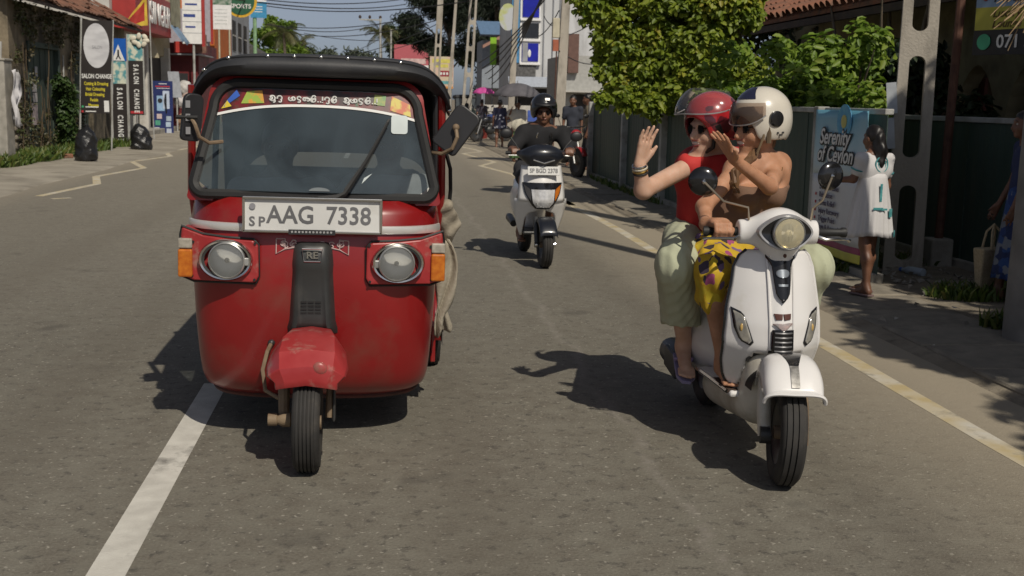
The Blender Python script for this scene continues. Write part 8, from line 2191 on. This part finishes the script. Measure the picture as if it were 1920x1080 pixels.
for (px, Y, rz, c, lab) in ((868, 44, -1.3, (.015, .016, .018), "black motorcycle half hidden behind the rickshaw mirror"), (893, 42.5, -1.1, (.03, .03, .035), "dark grey motorcycle in front of the distant bikes"), (1085, 23.2, .35, (.30, .015, .018), "red and black motorcycle parked at the end of the green fence"), (880, 52, -1.2, (.02, .02, .03), "black motorcycle parked nearest the rickshaw mirror in the distance"), (903, 50, -1.0, (.03, .06, .20), "blue motorcycle parked among the distant bikes"), (925, 54, -.9, (.02, .022, .025), "dark motorcycle parked just left of the floral dress")):
    X = at_y(px, 240, Y).x; motorbike((X, Y, .02), rz, c, lab)
t = thing("bucket", (at_y(905, 245, 46).x, 46, .0), "red plastic bucket standing by the distant motorcycles", "bucket")
MB().lathe([(.0, 0), (.17, 0), (.22, .40), (.235, .42), (.21, .42), (.16, .05)], n=20).build("bucket_body", M("bucket_red", (.18, .025, .018), r=.6), t)
MB().tube([(.22 * math.cos(a), 0, .42 + .1 * math.sin(a)) for a in np.linspace(0, PI, 10)], .012, 5).build("bucket_handle", M_DULLCH, t)
# black rickshaw parked far off, seen past the mirror
t = thing("auto_rickshaw", (at_y(868, 250, 60).x, 58, 0), "dark auto rickshaw parked beyond the motorcycles", "auto rickshaw")
SDF().ell((0, .5, .75), (.55, .55, .5), k=.1).cap((-.3, 1.2, .6), (.3, 1.2, .6), .35, .35, k=.2).cap((-.3, 2.0, .6), (.3, 2.0, .6), .35, .35, k=.2).build("body_shell", M("dark_green_body", (.02, .035, .03), r=.4), t, h=.05)
SDF().cap((-.45, .5, 1.62), (.45, .5, 1.62), .10, .10, k=.1).cap((-.45, 2.2, 1.62), (.45, 2.2, 1.62), .10, .10, k=.1).ell((0, 1.35, 1.66), (.58, 1.1, .09), k=.1).build("canopy", M_VINYL, t, h=.05)
for s_ in (-1, 1): MB().tube([(s_ * .5, .3, 1.05), (s_ * .5, .5, 1.6)], .04, 6).build("pillar", M_BLACK, t); wheel(t, (s_ * .55, 2.0, .2), .2, .11, "rear_wheel", n=20)
wheel(t, (0, 0, .2), .2, .11, "front_wheel", n=20)
MB().box((0, .33, 1.32), (.95, .02, .5), rx=-.35).build("windscreen", M("dim_screen", (.05, .06, .065), r=.1), t, smooth=0)
# low white wall with blue panel behind the walkers
t = thing("low_wall", (at_y(900, 215, 64).x, 64, 0), "low white pierced wall behind the distant walkers", "wall")
MB().bb((0, 0, 0), (3.2, .15, 1.25)).build("wall_slab", M_OFFW, t, smooth=0); MB().bb((2.6, -.06, .4), (3.7, -.004, 1.0)).build("blue_panel", M("panel_blue", (.05, .10, .38), r=.5), t, smooth=0)
for i in range(5):
    for k in range(2): MB().box((.35 + i * .38, -.006, .85 - .3 * k), (.16, .02, .16), ry=.78).build("pierced_block", M_DARK, t, smooth=0)
# ------------------------------------------------------------------ people inside the rickshaw
for (bx, by_, hd, lab, colr) in ((-.20, 1.12, 1.30, "driver in a pale shirt behind the rickshaw windscreen", (.50, .50, .48)), (.33, 1.75, 1.28, "passenger in a white shirt on the rickshaw back seat", (.62, .62, .60))):
    base = np.array((-.285 + bx, 4.74 + by_, 0)); t = thing("person", base, lab, "person")
    hc_ = V3(0, -.05, hd); nk_ = hc_ + V3(0, .03, -.16); s = SDF(); add_head(s, hc_, (0, -1, 0), smile=False); s.cap(hc_ - V3(0, 0, .07), nk_, .055, .06, k=.03)
    sg_ = [nk_ + V3(q * .18, 0, -.07) for q in (-1, 1)]; hnd = [V3(-.12 - bx, -.44, 1.0), V3(.30 - bx if by_ < 1.4 else .10, -.44 if by_ < 1.4 else -.3, 1.0 if by_ < 1.4 else .75)]
    for q, w in zip(sg_, hnd): e = (q + w) / 2 + V3(0, .05, -.10); s.cap(nk_ - V3(0, 0, .03), q, .055, .055, k=.04); s.cap(q, e, .048, .04, k=.03); s.cap(e, w, .04, .028, k=.03); s.cap(w, w + V3(0, -.06, 0), .03, .024, k=.02)
    s.cap(nk_ - V3(0, 0, .1), V3(0, .06, .70), .13, .14, k=.05)
    for q in (-1, 1): s.cap(V3(q * .1, .02, .68), V3(q * .13, -.38, .66), .08, .06, k=.04); s.cap(V3(q * .13, -.38, .66), V3(q * .12, -.36, .36), .055, .04, k=.03); s.cap(V3(q * .12, -.36, .36), V3(q * .12, -.5, .33), .04, .03, k=.03)
    s.build("body", SKIN_D, t, h=.014); face_parts(t, hc_, (0, -1, 0), shades=False, smile=False)
    s = SDF(); s.ell(hc_ + V3(0, .012, .02), (.084, .10, .10), k=.02); s.ell(hc_ + V3(0, -.11, -.05), (.08, .08, .09), k=.02, op='s'); s.half(hc_ - V3(0, 0, .06), (0, 0, -1)); s.build("hair", M_HAIRK, t, h=.012)
    s = SDF(); s.cap(nk_ - V3(0, 0, .1), V3(0, .06, .72), .145, .155, k=.05)
    for q, w in zip(sg_, hnd): e = (q + w) / 2 + V3(0, .05, -.10); s.cap(nk_ - V3(0, 0, .06), q, .06, .07, k=.04); s.cap(q, e, .066, .058, k=.03)
    s.half(nk_, (0, 0, 1)); s.build("shirt", M("shirt_%d" % int(bx * 100), colr, r=.9), t, h=.014, disp=cloth_noise(.005, 26, 3))
